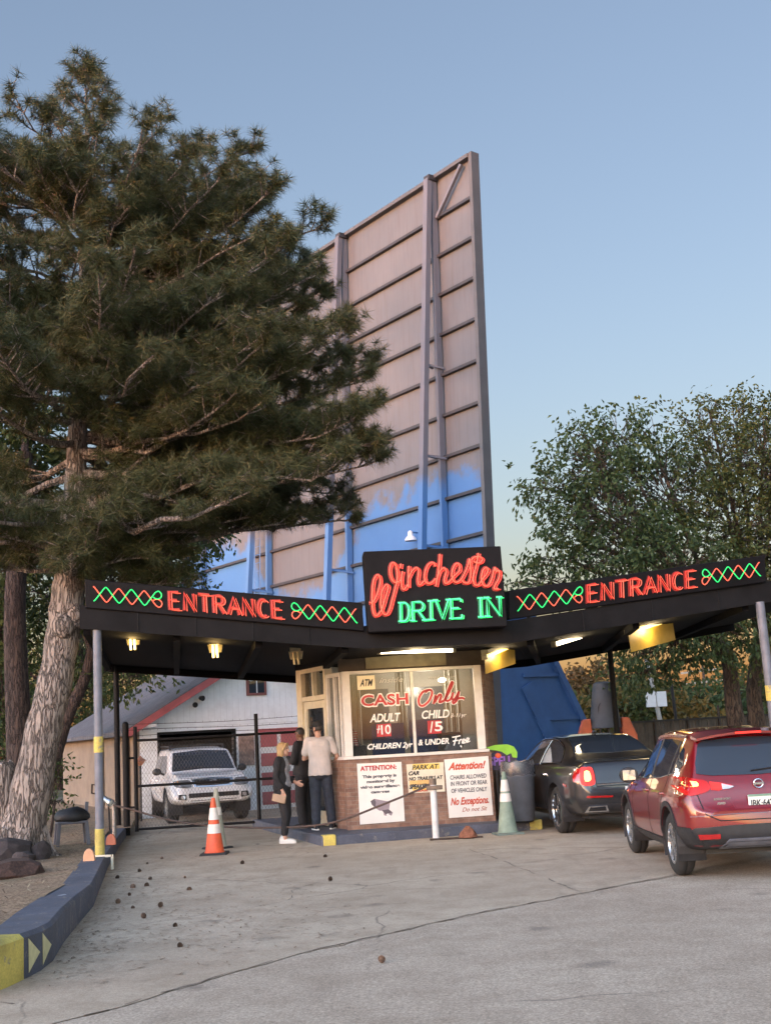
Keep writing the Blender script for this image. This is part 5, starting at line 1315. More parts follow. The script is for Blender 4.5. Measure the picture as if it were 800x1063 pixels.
# ================================================================== people
M['tee'] = pm('cream_tshirt', (.50, .45, .42), .85, var=.08, scale=12, bump=.2)
M['jeans'] = pm('dark_jeans', (.022, .028, .042), .85, var=.35, scale=14, bump=.2)
M['black_cloth'] = pm('black_cloth', (.012, .012, .014), .85, var=.3, scale=14, bump=.2)
M['grey_blouse'] = pm('grey_blouse', (.20, .20, .22), .85, var=.35, scale=40)
M['blond'] = pm('blond_hair', (.36, .23, .10), .6, var=.35, scale=40, stretch=(1, 1, .2))
M['dark_hair'] = pm('dark_hair', (.02, .015, .012), .6, var=.3, scale=40)
M['white_shoe'] = pm('white_shoe', (.62, .60, .55), .6, var=.1)
M['cap'] = pm('black_cap', (.013, .013, .014), .8, var=.3)
M['eye'] = pm('eye', (.03, .02, .02), .2)
V3 = Vector
def mid(a, b, t=.5): return V3(a).lerp(V3(b), t)
def folds(o, amp, sc):
    """creases in worn cloth"""
    from mathutils import noise as mn
    NV = [v.normal.copy() for v in o.data.vertices]
    for v, nv in zip(o.data.vertices, NV):
        n_ = mn.noise(Vector((v.co.x*sc[0], v.co.y*sc[1], v.co.z*sc[2]+v.co.x*6)))+.5*mn.noise(Vector((v.co.x*sc[0]*2.3, v.co.y*sc[1]*2.3, v.co.z*sc[2]*2.1)))
        v.co += nv*(amp*(-abs(n_)*1.3+.3))
class Fig:
    """a standing figure; joints in its own space: x right, y forward, z up"""
    def __init__(s, label, loc, rz, skin, J, k=1.0, girl=False):
        s.root = thing('person', label, 'person', loc, rz); s.root.scale = (.955*k,)*3; s.J = {a: V3(p) for a, p in J.items()}; s.k = k; s.skin = skin; s.girl = girl
    def limb(s, mb, names, rr, n=12):
        for a, b, r0, r1 in zip(names, names[1:], rr, rr[1:]): mb.capsule(s.J[a], s.J[b], r0, r1, n)
    def torso(s, mb, g=0.0):
        J = s.J; w_ = .9 if s.girl else 1.0
        c, p = J['chest'], J['pelvis']
        mb.ball(c+V3((0, 0, .05)), (.165*w_+g, .108+g, .16+g), 16); mb.ball(mid(c, p, .5), (.138*w_+g, .098+g, .19+g), 16); mb.ball(p+V3((0, 0, .02)), (.162+g, .112+g, .13+g), 16)
        for sd in 'lr': mb.capsule(c+V3((0, 0, .13)), J['sh_'+sd], .07+g, .062*w_+g)
    def hand(s, mb, sd, curl=.5, grip=None):
        J = s.J; w_, t = J['wr_'+sd], J['hd_'+sd]; d = (t-w_).normalized(); side = V3(s.hand_side.get(sd, (0, 1, 0))); side = (side-d*side.dot(d)).normalized(); palm = d.cross(side)
        k = 1.0
        c0 = w_+d*.015; c1 = w_+d*.085
        for i in range(4):
            o = side*((i-1.5)*.019)
            mb.capsule(c0+o*.6, c1+o, .014, .0115, 8)
            L = (.062, .072, .068, .052)[i]; e = c1+o
            for j in range(3):
                a = curl*(.35+.5*j); q = e+(d*math.cos(a)+palm*math.sin(a))*L*(.45, .32, .26)[j]
                mb.capsule(e, q, .0098-.001*j, .0092-.001*j, 8); e = q
        b = c0+side*-.028+d*.02; q = b+(d*.6-side*.6+palm*.35).normalized()*.045; mb.capsule(b, q, .0125, .011, 8); mb.capsule(q, q+(d*.9-side*.15+palm*.5).normalized()*.034, .0105, .009, 8)
        mb.capsule(w_-d*.02, c0+d*.03, .024, .026, 10)
    def body(s, curls=(.5, .5)):
        J = s.J; mb = MB(); s.torso(mb)
        s.limb(mb, ('sh_l', 'el_l', 'wr_l'), (.046, .037, .024)); s.limb(mb, ('sh_r', 'el_r', 'wr_r'), (.046, .037, .024))
        for sd in 'lr':
            s.limb(mb, ('hip_'+sd, 'kn_'+sd, 'an_'+sd), (.083, .054, .036))
            mb.ball(mid(J['kn_'+sd], J['an_'+sd], .28)+V3((0, -.022, 0)), (.046, .05, .1), 12)
            mb.capsule(J['an_'+sd]+V3((0, -.02, -.03)), J['toe_'+sd], .036, .028)
        s.hand(mb, 'l', curls[0]); s.hand(mb, 'r', curls[1])
        # neck and head
        h = J['head']; F = s.face = V3(J['face']).normalized(); sdv = F.cross(V3((0, 0, 1))).normalized(); up = sdv.cross(F)
        Mh = s.Mh = Matrix((sdv, F, up)).transposed(); s.hc = h
        mb.capsule(J['chest']+V3((0, -.005, .14)), h+V3((0, -.01, -.07)), .056, .05)
        mb.ball(h+Mh @ V3((0, -.008, .018)), (.074, .094, .098), 18, Mh); mb.ball(h+Mh @ V3((0, .024, -.048)), (.056, .062, .07), 16, Mh)
        mb.ball(h+Mh @ V3((0, .062, -.092)), (.026, .022, .02), 10, Mh)      # chin
        mb.capsule(h+Mh @ V3((0, .084, .018)), h+Mh @ V3((0, .104, -.026)), .010, .0155, 8)   # nose
        mb.ball(h+Mh @ V3((0, .088, -.062)), (.024, .009, .007), 8, Mh)
        mb.ball(h+Mh @ V3((0, .086, .034)), (.05, .012, .011), 10, Mh)         # brow
        for q in (-1, 1):
            mb.ball(h+Mh @ V3((q*.077, -.006, -.012)), (.012, .022, .033), 10, Mh)
        s.b = merged(mb, 'body', s.skin, s.root, .0095, 4)
        for q in (-1, 1):
            mb = MB(); mb.ball(h+Mh @ V3((q*.031, .086, .012)), (.012, .007, .007), 8, Mh); mb.build('eye', M['eye'], s.root, True)
        mb = MB(); mb.ball(h+Mh @ V3((0, .094, -.063)), (.022, .004, .005), 8, Mh); mb.build('mouth', pm('lip', (.28, .1, .08), .5), s.root, True)
    def trousers(s, mat, g=.013, hem=.05, slim=False, name='trousers'):
        J = s.J; mb = MB(); p = J['pelvis']
        mb.ball(p+V3((0, 0, .02)), (.172+g, .122+g, .125), 16); mb.ball(p+V3((0, -.03, -.04)), (.155+g, .115+g, .11), 14)
        for sd in 'lr':
            a = J['an_'+sd]+V3((0, 0, hem)); kn = J['kn_'+sd]
            rr = (.09+g, .06+g, .046+g) if slim else (.094+g, .074+g, .064+g)
            mb.capsule(J['hip_'+sd], kn, rr[0], rr[1], 14); mb.capsule(kn, a, rr[1], rr[2], 14)
            if not slim:
                mb.ball(mid(kn, a, .9)+V3((0, .0, 0)), (.07+g, .075+g, .035), 10); mb.ball(kn+V3((0, -.01, -.05)), (.072, .078, .03), 10)
        o = merged(mb, name, mat, s.root, .010, 3); folds(o, .006, (7, 7, 11)); return o
    def shirt(s, mat, g=.02, sleeve=.62, hem=-.05, name='shirt', long=False, flare=.012):
        J = s.J; mb = MB(); p = J['pelvis']
        for sd in 'lr': mb.capsule(J['chest']+V3((0, 0, .13)), J['sh_'+sd], .088, .074)
        for sd in 'lr':
            if long: s.limb(mb, ('sh_'+sd, 'el_'+sd, 'cf_'+sd), (.058+g*.6, .05+g*.6, .04+g*.4))
            else:
                e = mid(J['sh_'+sd], J['el_'+sd], sleeve); mb.capsule(J['sh_'+sd], e, .072, .066); 
        mb.ball(J['chest']+V3((0, -.0, .15)), (.075, .07, .05), 12)
        rings = []
        for dz, hw_, dp in ((hem-.02, .204, .172), (hem+.06, .202, .172), (.12, .188, .150), (.22, .182, .132), (.33, .192, .132), (.43, .196, .128), (.50, .178, .115), (.545, .12, .09)):
            k2 = (.9 if s.girl else 1.0); f_ = (J['chest'].z-p.z)/.35; cc = p.lerp(J['chest'], max(0, min(1.4, dz/.35)) if dz > 0 else 0); cc = Vector((cc.x, cc.y, p.z+dz*f_))
            rings.append([cc+V3((math.copysign(abs(math.cos(a))**.8, math.cos(a))*hw_*k2, math.copysign(abs(math.sin(a))**.8, math.sin(a))*dp, 0)) for a in np.linspace(0, 2*math.pi, 28, endpoint=False)])
        mb.loft(rings)
        o = merged(mb, name, mat, s.root, .010, 3); folds(o, .007, (9, 9, 5))
        # level hem: flatten what hangs under it
        z0 = p.z+hem-.0
        for v in o.data.vertices:
            if v.co.z < z0 and abs(v.co.x-p.x) < .24: v.co.z = z0-.004*math.sin(v.co.x*60)
        return o
    def shoe(s, sd, mat, sole):
        J = s.J; a, t = J['an_'+sd], J['toe_'+sd]; d = (t-a); d.z = 0; d.normalize(); gz = t.z-.028
        heel = V3((a.x, a.y, gz))-d*.055; mb = MB()
        mb.capsule(heel+V3((0, 0, .042)), heel+d*.17+V3((0, 0, .038)), .041, .042); mb.capsule(heel+d*.15+V3((0, 0, .034)), heel+d*.225+V3((0, 0, .03)), .042, .032); mb.capsule(heel+V3((0, 0, .05)), heel+d*.02+V3((0, 0, .085)), .042, .044)
        o = merged(mb, 'shoe', mat, s.root, .01, 3)
        mb = MB(); sdv = V3((-d.y, d.x, 0)); ring = []
        for q in np.linspace(0, 2*math.pi, 20, endpoint=False):
            u = .5+.5*math.cos(q); w_ = .047*(1-.15*(1-u)); ring.append(heel+d*(-.045+.30*u)+sdv*math.sin(q)*w_)
        mb.prism([p+V3((0, 0, .0)) for p in ring], V3((0, 0, .024))); mb.build('sole', sole, o, True)

# --- man in the pale T-shirt, back to the camera
J = dict(pelvis=(0, 0, .95), chest=(0, -.02, 1.30), head=(-.015, .035, 1.665), face=(-.62, .78, -.12),
 sh_l=(-.185, -.01, 1.46), el_l=(-.265, .03, 1.17), wr_l=(-.13, .24, 1.21), hd_l=(-.07, .33, 1.22), sh_r=(.185, -.01, 1.46), el_r=(.30, -.02, 1.18), wr_r=(.235, .20, 1.09), hd_r=(.19, .28, 1.07),
 hip_l=(-.09, 0, .92), kn_l=(-.095, .01, .50), an_l=(-.10, -.02, .085), toe_l=(-.16, .13, .03), hip_r=(.09, 0, .92), kn_r=(.13, .03, .50), an_r=(.155, .03, .085), toe_r=(.20, .19, .03))
p = U(335, 861, 20.0)
f = Fig('man with his back turned in a cream T-shirt, dark jeans and black cap', (p.x, p.y, .14), R(2), M['skin'], J); f.hand_side = {'l': (0, 0, -1), 'r': (0, 0, -1)}
f.body(); f.trousers(M['jeans']); f.shirt(M['tee'], .018, .66, -.06, flare=.034)
for sd in 'lr': f.shoe(sd, M['black_cloth'], M['white_shoe'])
mb = MB(); h, Mh = f.hc, f.Mh; mb.ball(h+Mh @ V3((0, -.014, .0)), (.078, .096, .098), 16, Mh); hr = merged(mb, 'hair', M['dark_hair'], f.root, .01, 2)
for v in hr.data.vertices:
    q = Mh.transposed() @ (v.co-h)
    if q.y > .03 or q.z < -.055: v.co = h+(v.co-h)*.8
mb = MB(); 
for i in range(1): mb.lathe([(.086, .022), (.091, .03), (.090, .062), (.078, .10), (.05, .122), (.012, .128)], (0, 0, 0), 22); 
cp = MB(); cp.v = [h+Mh @ V3((v.x, v.y*1.14-.008, v.z)) for v in mb.v]; cp.f = mb.f; c_ = cp.build('cap', M['cap'], f.root, True)
br_ = MB(); ring = [h+Mh @ V3((.08*math.sin(a), .085+.085*math.cos(a), .030-.012*math.cos(a))) for a in np.linspace(-1.5, 1.5, 13)]; br_.prism(ring+[h+Mh @ V3((.06, .05, .034)), h+Mh @ V3((-.06, .05, .034))], Mh @ V3((0, 0, .008))); br_.build('cap_peak', M['cap'], c_, True)
# --- man in black facing the woman
J = dict(pelvis=(0, 0, .95), chest=(0, -.01, 1.30), head=(0, .045, 1.64), face=(.25, .95, -.12),
 sh_l=(-.18, 0, 1.45), el_l=(-.23, .05, 1.16), wr_l=(-.15, .26, 1.24), hd_l=(-.12, .31, 1.33), sh_r=(.18, 0, 1.45), el_r=(.235, -.03, 1.15), wr_r=(.20, .12, .94), hd_r=(.19, .17, .85),
 hip_l=(-.09, 0, .92), kn_l=(-.10, .03, .50), an_l=(-.11, -.01, .085), toe_l=(-.14, .16, .03), hip_r=(.09, 0, .92), kn_r=(.10, .02, .50), an_r=(.11, -.03, .085), toe_r=(.14, .14, .03),
 cf_l=(-.17, .20, 1.22), cf_r=(.205, .09, .99))
p = U(317.5, 860, 20.55)
f = Fig('man dressed all in black with a raised hand, standing between the other two', (p.x, p.y, .14), R(62), M['dark_skin'], J, .97); f.hand_side = {'l': (0, 1, 0), 'r': (0, 1, 0)}
f.body((.3, .5)); f.trousers(M['black_cloth'], .016); f.shirt(M['black_cloth'], .024, .6, -.02, long=True)
for sd in 'lr': f.shoe(sd, M['black_cloth'], M['black_plastic'])
mb = MB(); h, Mh = f.hc, f.Mh; mb.ball(h+Mh @ V3((0, -.016, .026)), (.0755, .093, .0935), 16, Mh); hr = merged(mb, 'hair', M['dark_hair'], f.root, .01, 2)
for v in hr.data.vertices:
    q = Mh.transposed() @ (v.co-h)
    if q.y > .045 or q.z < -.03: v.co = h+(v.co-h)*.78
# --- woman in the black blazer
J = dict(pelvis=(0, 0, .90), chest=(0, -.01, 1.22), head=(0, .03, 1.535), face=(.12, .99, .06),
 sh_l=(-.155, -.01, 1.36), el_l=(-.20, -.02, 1.09), wr_l=(-.16, .17, .98), hd_l=(-.14, .25, .94), sh_r=(.155, -.01, 1.36), el_r=(.21, -.05, 1.08), wr_r=(.20, .06, .86), hd_r=(.20, .09, .77),
 hip_l=(-.08, 0, .87), kn_l=(-.075, .03, .47), an_l=(-.06, -.03, .08), toe_l=(-.05, .12, .025), hip_r=(.08, 0, .87), kn_r=(.075, .05, .47), an_r=(.06, .02, .08), toe_r=(.06, .17, .025),
 cf_l=(-.17, .11, 1.01), cf_r=(.203, .03, .92))
p = U(296, 875, 19.55)
f = Fig('blonde woman in a black blazer and white shoes holding a tan clutch', (p.x, p.y, .0), R(-104), M['skin'], J, .975, True); f.hand_side = {'l': (0, 0, -1), 'r': (0, 1, 0)}
f.body((.6, .9)); f.trousers(M['black_cloth'], .014, .09, True)
mb = MB(); J = f.J
mb.ball(J['chest']+V3((0, .035, .02)), (.125, .095, .2), 14); mb.ball(mid(J['chest'], J['pelvis'], .55)+V3((0, .03, 0)), (.125, .105, .18), 14); mb.ball(J['pelvis']+V3((0, .02, .06)), (.155, .13, .10), 14); mb.ball(J['chest']+V3((.05, .09, .0)), (.065, .05, .065), 10); mb.ball(J['chest']+V3((-.05, .09, .0)), (.065, .05, .065), 10)
merged(mb, 'blouse', M['grey_blouse'], f.root, .011, 3)
mb = MB()
for sx in (-1, 1):
    c, pl_ = J['chest'], J['pelvis']
    mb.ball(c+V3((sx*.075, -.005, .04)), (.105, .115, .17), 14); mb.ball(mid(c, pl_, .55)+V3((sx*.082, -.01, 0)), (.095, .115, .2), 14); mb.ball(pl_+V3((sx*.095, -.02, .03)), (.10, .125, .13), 14)
    mb.capsule(c+V3((sx*.04, 0, .13)), J['sh_'+('r' if sx > 0 else 'l')], .07, .068)
mb.ball(J['chest']+V3((0, -.05, .0)), (.14, .08, .2), 14); mb.ball(J['pelvis']+V3((0, -.06, .05)), (.15, .09, .14), 14)
for sd in 'lr': f.limb(mb, ('sh_'+sd, 'el_'+sd, 'cf_'+sd), (.06, .053, .045))
folds(merged(mb, 'blazer', M['black_cloth'], f.root, .011, 3), .006, (9, 9, 7))
for sd in 'lr': f.shoe(sd, M['white_shoe'], M['white_shoe'])
mb = MB(); h, Mh = f.hc, f.Mh
mb.ball(h+Mh @ V3((0, -.02, .026)), (.088, .098, .098), 16, Mh); mb.ball(h+Mh @ V3((0, -.055, -.06)), (.082, .06, .10), 14, Mh)
for q in (-1, 1): mb.ball(h+Mh @ V3((q*.066, -.02, -.055)), (.03, .055, .095), 12, Mh); mb.capsule(h+Mh @ V3((q*.02, .075, .085)), h+Mh @ V3((q*.074, .04, .0)), .022, .016)
merged(mb, 'hair', M['blond'], f.root, .01, 3)
cl = bpy.data.objects
Rm = mat_of(f.root); pw = Rm @ ((J['hd_r']+V3((.015, -.09, -.03)))*.975*.955)
cb = MB(); cb.box((0, 0, 0), (.035, .22, .12)); co = cb.build('clutch_bag', pm('tan_leather', (.30, .21, .14), .6), None, bevel=.01); co.location = pw; co.rotation_euler = (R(-14), 0, R(-104)); tag(co, 'small tan clutch bag held low by the blonde woman', 'bag')

# ================================================================== gate and its fence posts
GA = U(131, 868, 23.3); GA.z = 0; GB = Vector((-1.05, 23.75, 0)); GD = (GB-GA).normalized(); GN = Vector((-GD.y, GD.x, 0)); GW = (GB-GA).length
gate = thing('chain_link_gate', 'black chain-link gate with barbed wire closing the left exit lane', 'gate', tuple(GA))
def gp(s, z, o=0): return GA+GD*s+GN*o+Z3*z
mb = MB(); mb.cyl(gp(.02, 0), gp(.02, 2.02), .062); mb.ball(gp(.02, 2.02), .064); mb.build('gate_post', M['black_paint'], gate, True, True)
mb = MB(); mb.cyl(gp(GW, 0), gp(GW, 2.1), .05); mb.build('gate_post', M['black_paint'], gate, True, True)
FRM = MB()
for s in (.20, 2.46): FRM.cyl(gp(s, .06), gp(s, 2.1 if s > 1 else 1.98), .036)
FRM.cyl(gp(GW-.12, .06), gp(GW-.12, 1.98), .03)
for z in (.10, .88, 1.72): FRM.cyl(gp(.2, z), gp(GW-.12, z), .024)
for z in (.5, 1.4): FRM.cyl(gp(.02, z), gp(.2, z), .02)
FRM.build('gate_frame', M['black_paint'], gate, True, True)
mb = MB(); p_ = .062; zz = .10; rows_ = int(1.62/p_)
x = .2
while x < GW-.12:
    pts = [gp(x+(p_/2 if i % 2 else 0)-.0, zz+i*p_/1.0*.82, -.006 if i % 2 else .006) for i in range(int(1.62/(p_*.82))+1)]
    for sgn in (0,):
        for a, b_ in zip(pts, pts[1:]):
            d = (b_-a).normalized(); sd_ = d.cross(GN)*.0021
            mb.quad(a-sd_, a+sd_, b_+sd_, b_-sd_)
    pts2 = [gp(x+(-p_/2 if i % 2 else 0), zz+i*p_*.82, .006 if i % 2 else -.006) for i in range(int(1.62/(p_*.82))+1)]
    for a, b_ in zip(pts2, pts2[1:]):
        d = (b_-a).normalized(); sd_ = d.cross(GN)*.0021
        mb.quad(a-sd_, a+sd_, b_+sd_, b_-sd_)
    x += p_
mb.build('wire_mesh', pm('wire', (.10, .10, .105), .6, .4), gate, False, True, fix=False)
mb = MB()
for k, z in enumerate((1.82, 1.92, 2.03)):
    pts = [gp(s, z+.02*math.sin(s*1.4+k)-.02) for s in np.linspace(.02, GW, 14)]; mb.tube(pts, .0045, 5)
    for s in np.arange(.2, GW, .14): mb.bar(gp(s, z-.02)-Z3*.014-GN*.012, gp(s, z-.02)+Z3*.014+GN*.012, .004)
mb.build('barbed_wire', M['dark_metal'], gate, False, True)

# ================================================================== things standing about
def cone(name, label, foot, H, rb, mats, bands, base, lean=(0, 0)):
    c = thing(name, label, 'cone', tuple(foot)); c.rotation_euler = (lean[0], lean[1], rnd(0, 1))
    rt = .03; prof = lambda z: lerp(rb, rt, (z-.03)/(H-.03))
    mb = MB(); mb.lathe([(rb+.02, .028), (rb, .05), (prof(H*.5), H*.5), (rt, H-.02), (rt-.008, H), (rt-.015, H-.01)], (0, 0, 0), 28); mb.build('cone_body', mats[0], c, True)
    for a, b_, m_ in bands:
        mb = MB(); mb.lathe([(prof(a)+.004, a), (prof(b_)+.004, b_)], (0, 0, 0), 28); mb.build('reflective_band', m_, c, True)
    mb = MB(); n = 8; mb.box((0, 0, .016), (base, base, .032), taper=.93); mb.build('cone_base', mats[1], c, bevel=.008)
    return c
M['cone_orange'] = pm('cone_orange', (.62, .085, .025), .55, var=.2, scale=8); M['cone_white'] = pm('cone_white', (.62, .58, .52), .5, var=.15, scale=12); M['cone_green'] = pm('faded_green', (.19, .25, .19), .7, var=.25, scale=8)
M['cone_faded'] = pm('faded_cone', (.30, .30, .24), .6, var=.2)
p = G(223, 887); cone('traffic_cone', 'orange traffic cone with two white bands standing before the gate', p, .80, .135, (M['cone_orange'], M['rubber']), ((.30, .43, M['cone_white']), (.49, .66, M['cone_white'])), .40)
p = G(226, 881); cone('traffic_cone', 'tall faded yellowish cone half hidden behind the orange cone', p, .90, .14, (M['cone_faded'], M['rubber']), ((.5, .62, M['cone_white']),), .36)
p = G(527, 866); cone('traffic_cone', 'tall faded green cone with cream bands by the booth corner', p, .92, .145, (M['cone_green'], pm('cone_base_green', (.13, .16, .13), .7)), ((.48, .60, M['cone_white']), (.63, .80, M['cone_white'])), .42)
# bin
p = G(541, 853, .14); can_ = thing('trash_can', 'dark grey round trash can with a plastic liner beside the booth', 'trash can', (p.x, p.y, .0))
mb = MB(); mb.lathe([(.20, .16), (.21, .17), (.245, .80), (.262, .82), (.262, .85), (.25, .86)], (0, 0, 0), 32); mb.build('bin_body', pm('bin_grey', (.085, .095, .112), .55, var=.2), can_, True)
mb = MB(); n = 32; rings = []
for z, r_ in ((.845, .268), (.90, .272), (1.0, .262), (1.05, .255), (1.055, .235), (.95, .225)):
    rings.append([Vector((r_*(1+.022*math.sin(k*2.7+z*40))*math.cos(2*math.pi*k/n), r_*(1+.022*math.sin(k*2.1+z*30))*math.sin(2*math.pi*k/n), z+.012*math.sin(k*1.7))) for k in range(n)])
mb.loft(rings, False); mb.build('bin_liner', pm('bin_bag', (.05, .052, .06), .25, var=.3), can_, True, fix=False)
mb = MB(); mb.lathe([(.19, .14), (.2, .17), (.19, .18)], (0, 0, 0), 24); mb.build('bin_foot', M['dark_metal'], can_, True)
# party sign behind the bin
p = U(522, 806, 20.0); hs = thing('party_sign', 'green and purple cut-out party sign reading SPELL behind the trash can', 'sign', (p.x, p.y, .14))
mb = MB(); mb.bar((-.1, 0, 0), (-.1, 0, .9), .03); mb.bar((.16, 0, 0), (.16, 0, .9), .03); mb.build('stake', M['dark_metal'], hs)
mb = MB(); mb.prism([(-.26, -.02, .78), (.2, -.02, .76), (.24, -.02, .98), (.1, -.02, 1.10), (-.1, -.02, 1.06), (-.25, -.02, 1.02)], (0, .02, 0)); mb.build('dark_backing', pm('dark_purple', (.025, .015, .04), .6), hs)
gp_ = [(-.24, 1.14), (-.1, 1.17), (.1, 1.17), (.2, 1.13), (.25, 1.04), (.24, .95), (.17, .96), (.15, 1.03), (.08, 1.0), (.0, 1.06), (-.08, 1.08), (-.2, 1.1)]
mb = MB(); mb.prism([(a, -.035, b_) for a, b_ in gp_], (0, .012, 0)); mb.build('green_hand', pm('slime_green', (.20, .48, .02), .5, var=.2), hs)
text_obj('lettering', 'SPELL', pm('purple_letter', (.20, .08, .38), .5, var=.2), hs, Matrix.Translation((-.02, -.025, .85)) @ FX, .19, 0, .004, .38, .006)
mb = MB(); mb.ball((-.06, -.03, 1.0), (.05, .012, .04), 10); mb.build('orange_spot', M['cone_orange'], hs, True)
# bollard and its cable
p = G(452.5, 871); bol = thing('white_bollard', 'white steel bollard with a crossbar in front of the booth', 'bollard', tuple(p))
tp = U(447.5, 812, p.y); ht = tp.z
mb = MB(); mb.cyl((0, 0, 0), (0, 0, ht), .05, n=18); mb.build('bollard_post', pm('bollard_white', (.58, .57, .55), .5, var=.15), bol, True)
mb = MB(); mb.box((.02, -.02, ht-.08), (.24, .11, .06)); mb.cyl((0, 0, ht-.04), (0, 0, ht+.05), .056); mb.build('bollard_head', pm('worn_metal', (.16, .12, .09), .6, .3, var=.4), bol, True, bevel=.006)
rp = G(482, 870.5); rub = thing('rusty_base_plate', 'broken rusty base plate with a brown lump on the ground by the bollard', 'debris', tuple(rp))
mb = MB(); mb.box((-.12, 0, .012), (.78, .10, .024)); mb.build('plate', pm('rust_dark', (.045, .028, .02), .85, var=.4), rub, bevel=.005)
mb = MB(); 
for r_, z in ((.0, 0),): mb.lathe([(.15, .02), (.12, .07), (.07, .13), (.03, .17), (.008, .175)], (.05, 0, .0), 9)
for i, v in enumerate(mb.v): mb.v[i] = v*(1+rnd(-.1, .1))
mb.build('lump', pm('rust_brown', (.19, .075, .04), .85, var=.5, scale=15), rub, False)
# cable from the spotlight post to the bollard
kp = Vector((-4.42, 20.0, .17)); 
cpts = [U(118, 836, 20.6), U(135, 840, 20.4), U(180, 852, 20.1), U(230, 858, 19.9), U(290, 859, 19.5), U(345, 854, 19.1), U(400, 834, 18.75), U(446, 815, p.y-.02)]
mb = MB(); mb.tube([tuple(q) for q in smooth2(cpts, 8)], .016, 8); cb = mb.build('barrier_cable', pm('rusty_cable', (.075, .05, .04), .7, var=.4, scale=20), None, True, loc=cpts[3]); tag(cb, 'sagging rusty cable strung from the left kerb to the white bollard', 'cable')
q = cpts[0]; st = thing('barrier_stake', 'short steel stake on the left kerb holding the cable end', 'stake', (q.x, q.y+.04, .15))
mb = MB(); mb.cyl((0, 0, 0), (0, 0, q.z-.15+.05), .035); mb.build('stake', M['steel'], st, True)
# spotlight on the stake
q = U(113, 832, 20.3); sl = thing('spot_lamp', 'small silver spotlight on the left kerb beside the canopy post', 'lamp', tuple(q))
A3 = Vector((.75, -.4, -.45)).to_track_quat('Z', 'Y').to_matrix()
mb = MB(); mb.lathe([(.03, -.22), (.045, -.2), (.045, -.03), (.065, .02), (.065, .06), (.055, .05)], (0, 0, 0), 18, A3); mb.build('lamp_body', M['alloy'], sl, True)
mb = MB(); mb.lathe([(.052, .048), (.02, .058)], (0, 0, 0), 18, A3); mb.build('lens', pm('lens', (.7, .7, .68), .1), sl, True)
mb = MB(); mb.bar((0, .0, -.05), (.02, .05, -.9), .025); mb.build('bracket', M['dark_metal'], sl)
# garden lamp in front of the garage
q = U(147, 853, 27.6); gl = thing('garden_torch', 'thin black garden torch with a copper top beside the garage wall', 'torch', (q.x, q.y, 0))
mb = MB(); mb.cyl((0, 0, 0), (0, 0, 1.22), .022, n=10); mb.build('pole', M['dark_metal'], gl, True)
mb = MB(); mb.lathe([(.03, 1.2), (.09, 1.27), (.1, 1.3), (.14, 1.31), (.05, 1.37), (.01, 1.42)], (0, 0, 0), 18); mb.build('torch_head', pm('copper', (.45, .2, .12), .4, .5), gl, True)
# low grey stool with a black cushion
q = U(75, 884, 19.2); stl = thing('plastic_stool', 'grey plastic stool under the trees', 'stool', (q.x, q.y, bed_z(q.x, q.y)-.01), R(20))
gm_ = pm('grey_plastic', (.10, .10, .12), .55, var=.2)
mb = MB(); mb.box((0, 0, .34), (.46, .42, .04)); mb.build('seat', gm_, stl, bevel=.012)
for sx in (-1, 1):
    for sy in (-1, 1):
        mb = MB(); mb.bar((sx*.2, sy*.18, .33), (sx*.23, sy*.2, 0), .055); mb.build('leg', gm_, stl, bevel=.006)
mb = MB(); mb.bar((.22, .18, .33), (.25, .2, .62), .05); mb.build('backrest', gm_, stl)
mb = MB(); mb.ball((0, 0, 0), (.27, .23, .15), 16)
for i, v in enumerate(mb.v): mb.v[i] = Vector((v.x*(1+.08*math.sin(v.y*22)), v.y, max(v.z, -.06)*(1+.1*math.sin(v.x*18))))
bz = mb.build('black_bundle', pm('black_bag', (.012, .012, .014), .6, bump=.3), None, True); bz.location = (q.x-.0, q.y-.02, stl.location.z+.415); tag(bz, 'black bundle lying on the grey plastic stool', 'bag')
# little painted half-round markers on the kerb
for (x_, y_, Z_, c_, lb) in ((93, 905, 16.0, (.55, .30, .17), 'pale orange half-round marker on the kerb nearer the street'), (115.5, 876, 18.6, (.52, .16, .09), 'reddish orange half-round marker farther along the kerb')):
    q = U(x_, y_, Z_); mk = thing('kerb_marker', lb, 'marker', (q.x, q.y, .19), 0, 'half-round markers on the kerb')
    mb = MB(); n = 14; mb.prism([(.075*math.cos(a), -.03, .16*math.sin(a)**.8 if math.sin(a) > 0 else 0) for a in np.linspace(0, math.pi, n)], (0, .06, 0)); mb.build('marker_body', pm('marker_paint', c_, .6, var=.2), mk, bevel=.01)
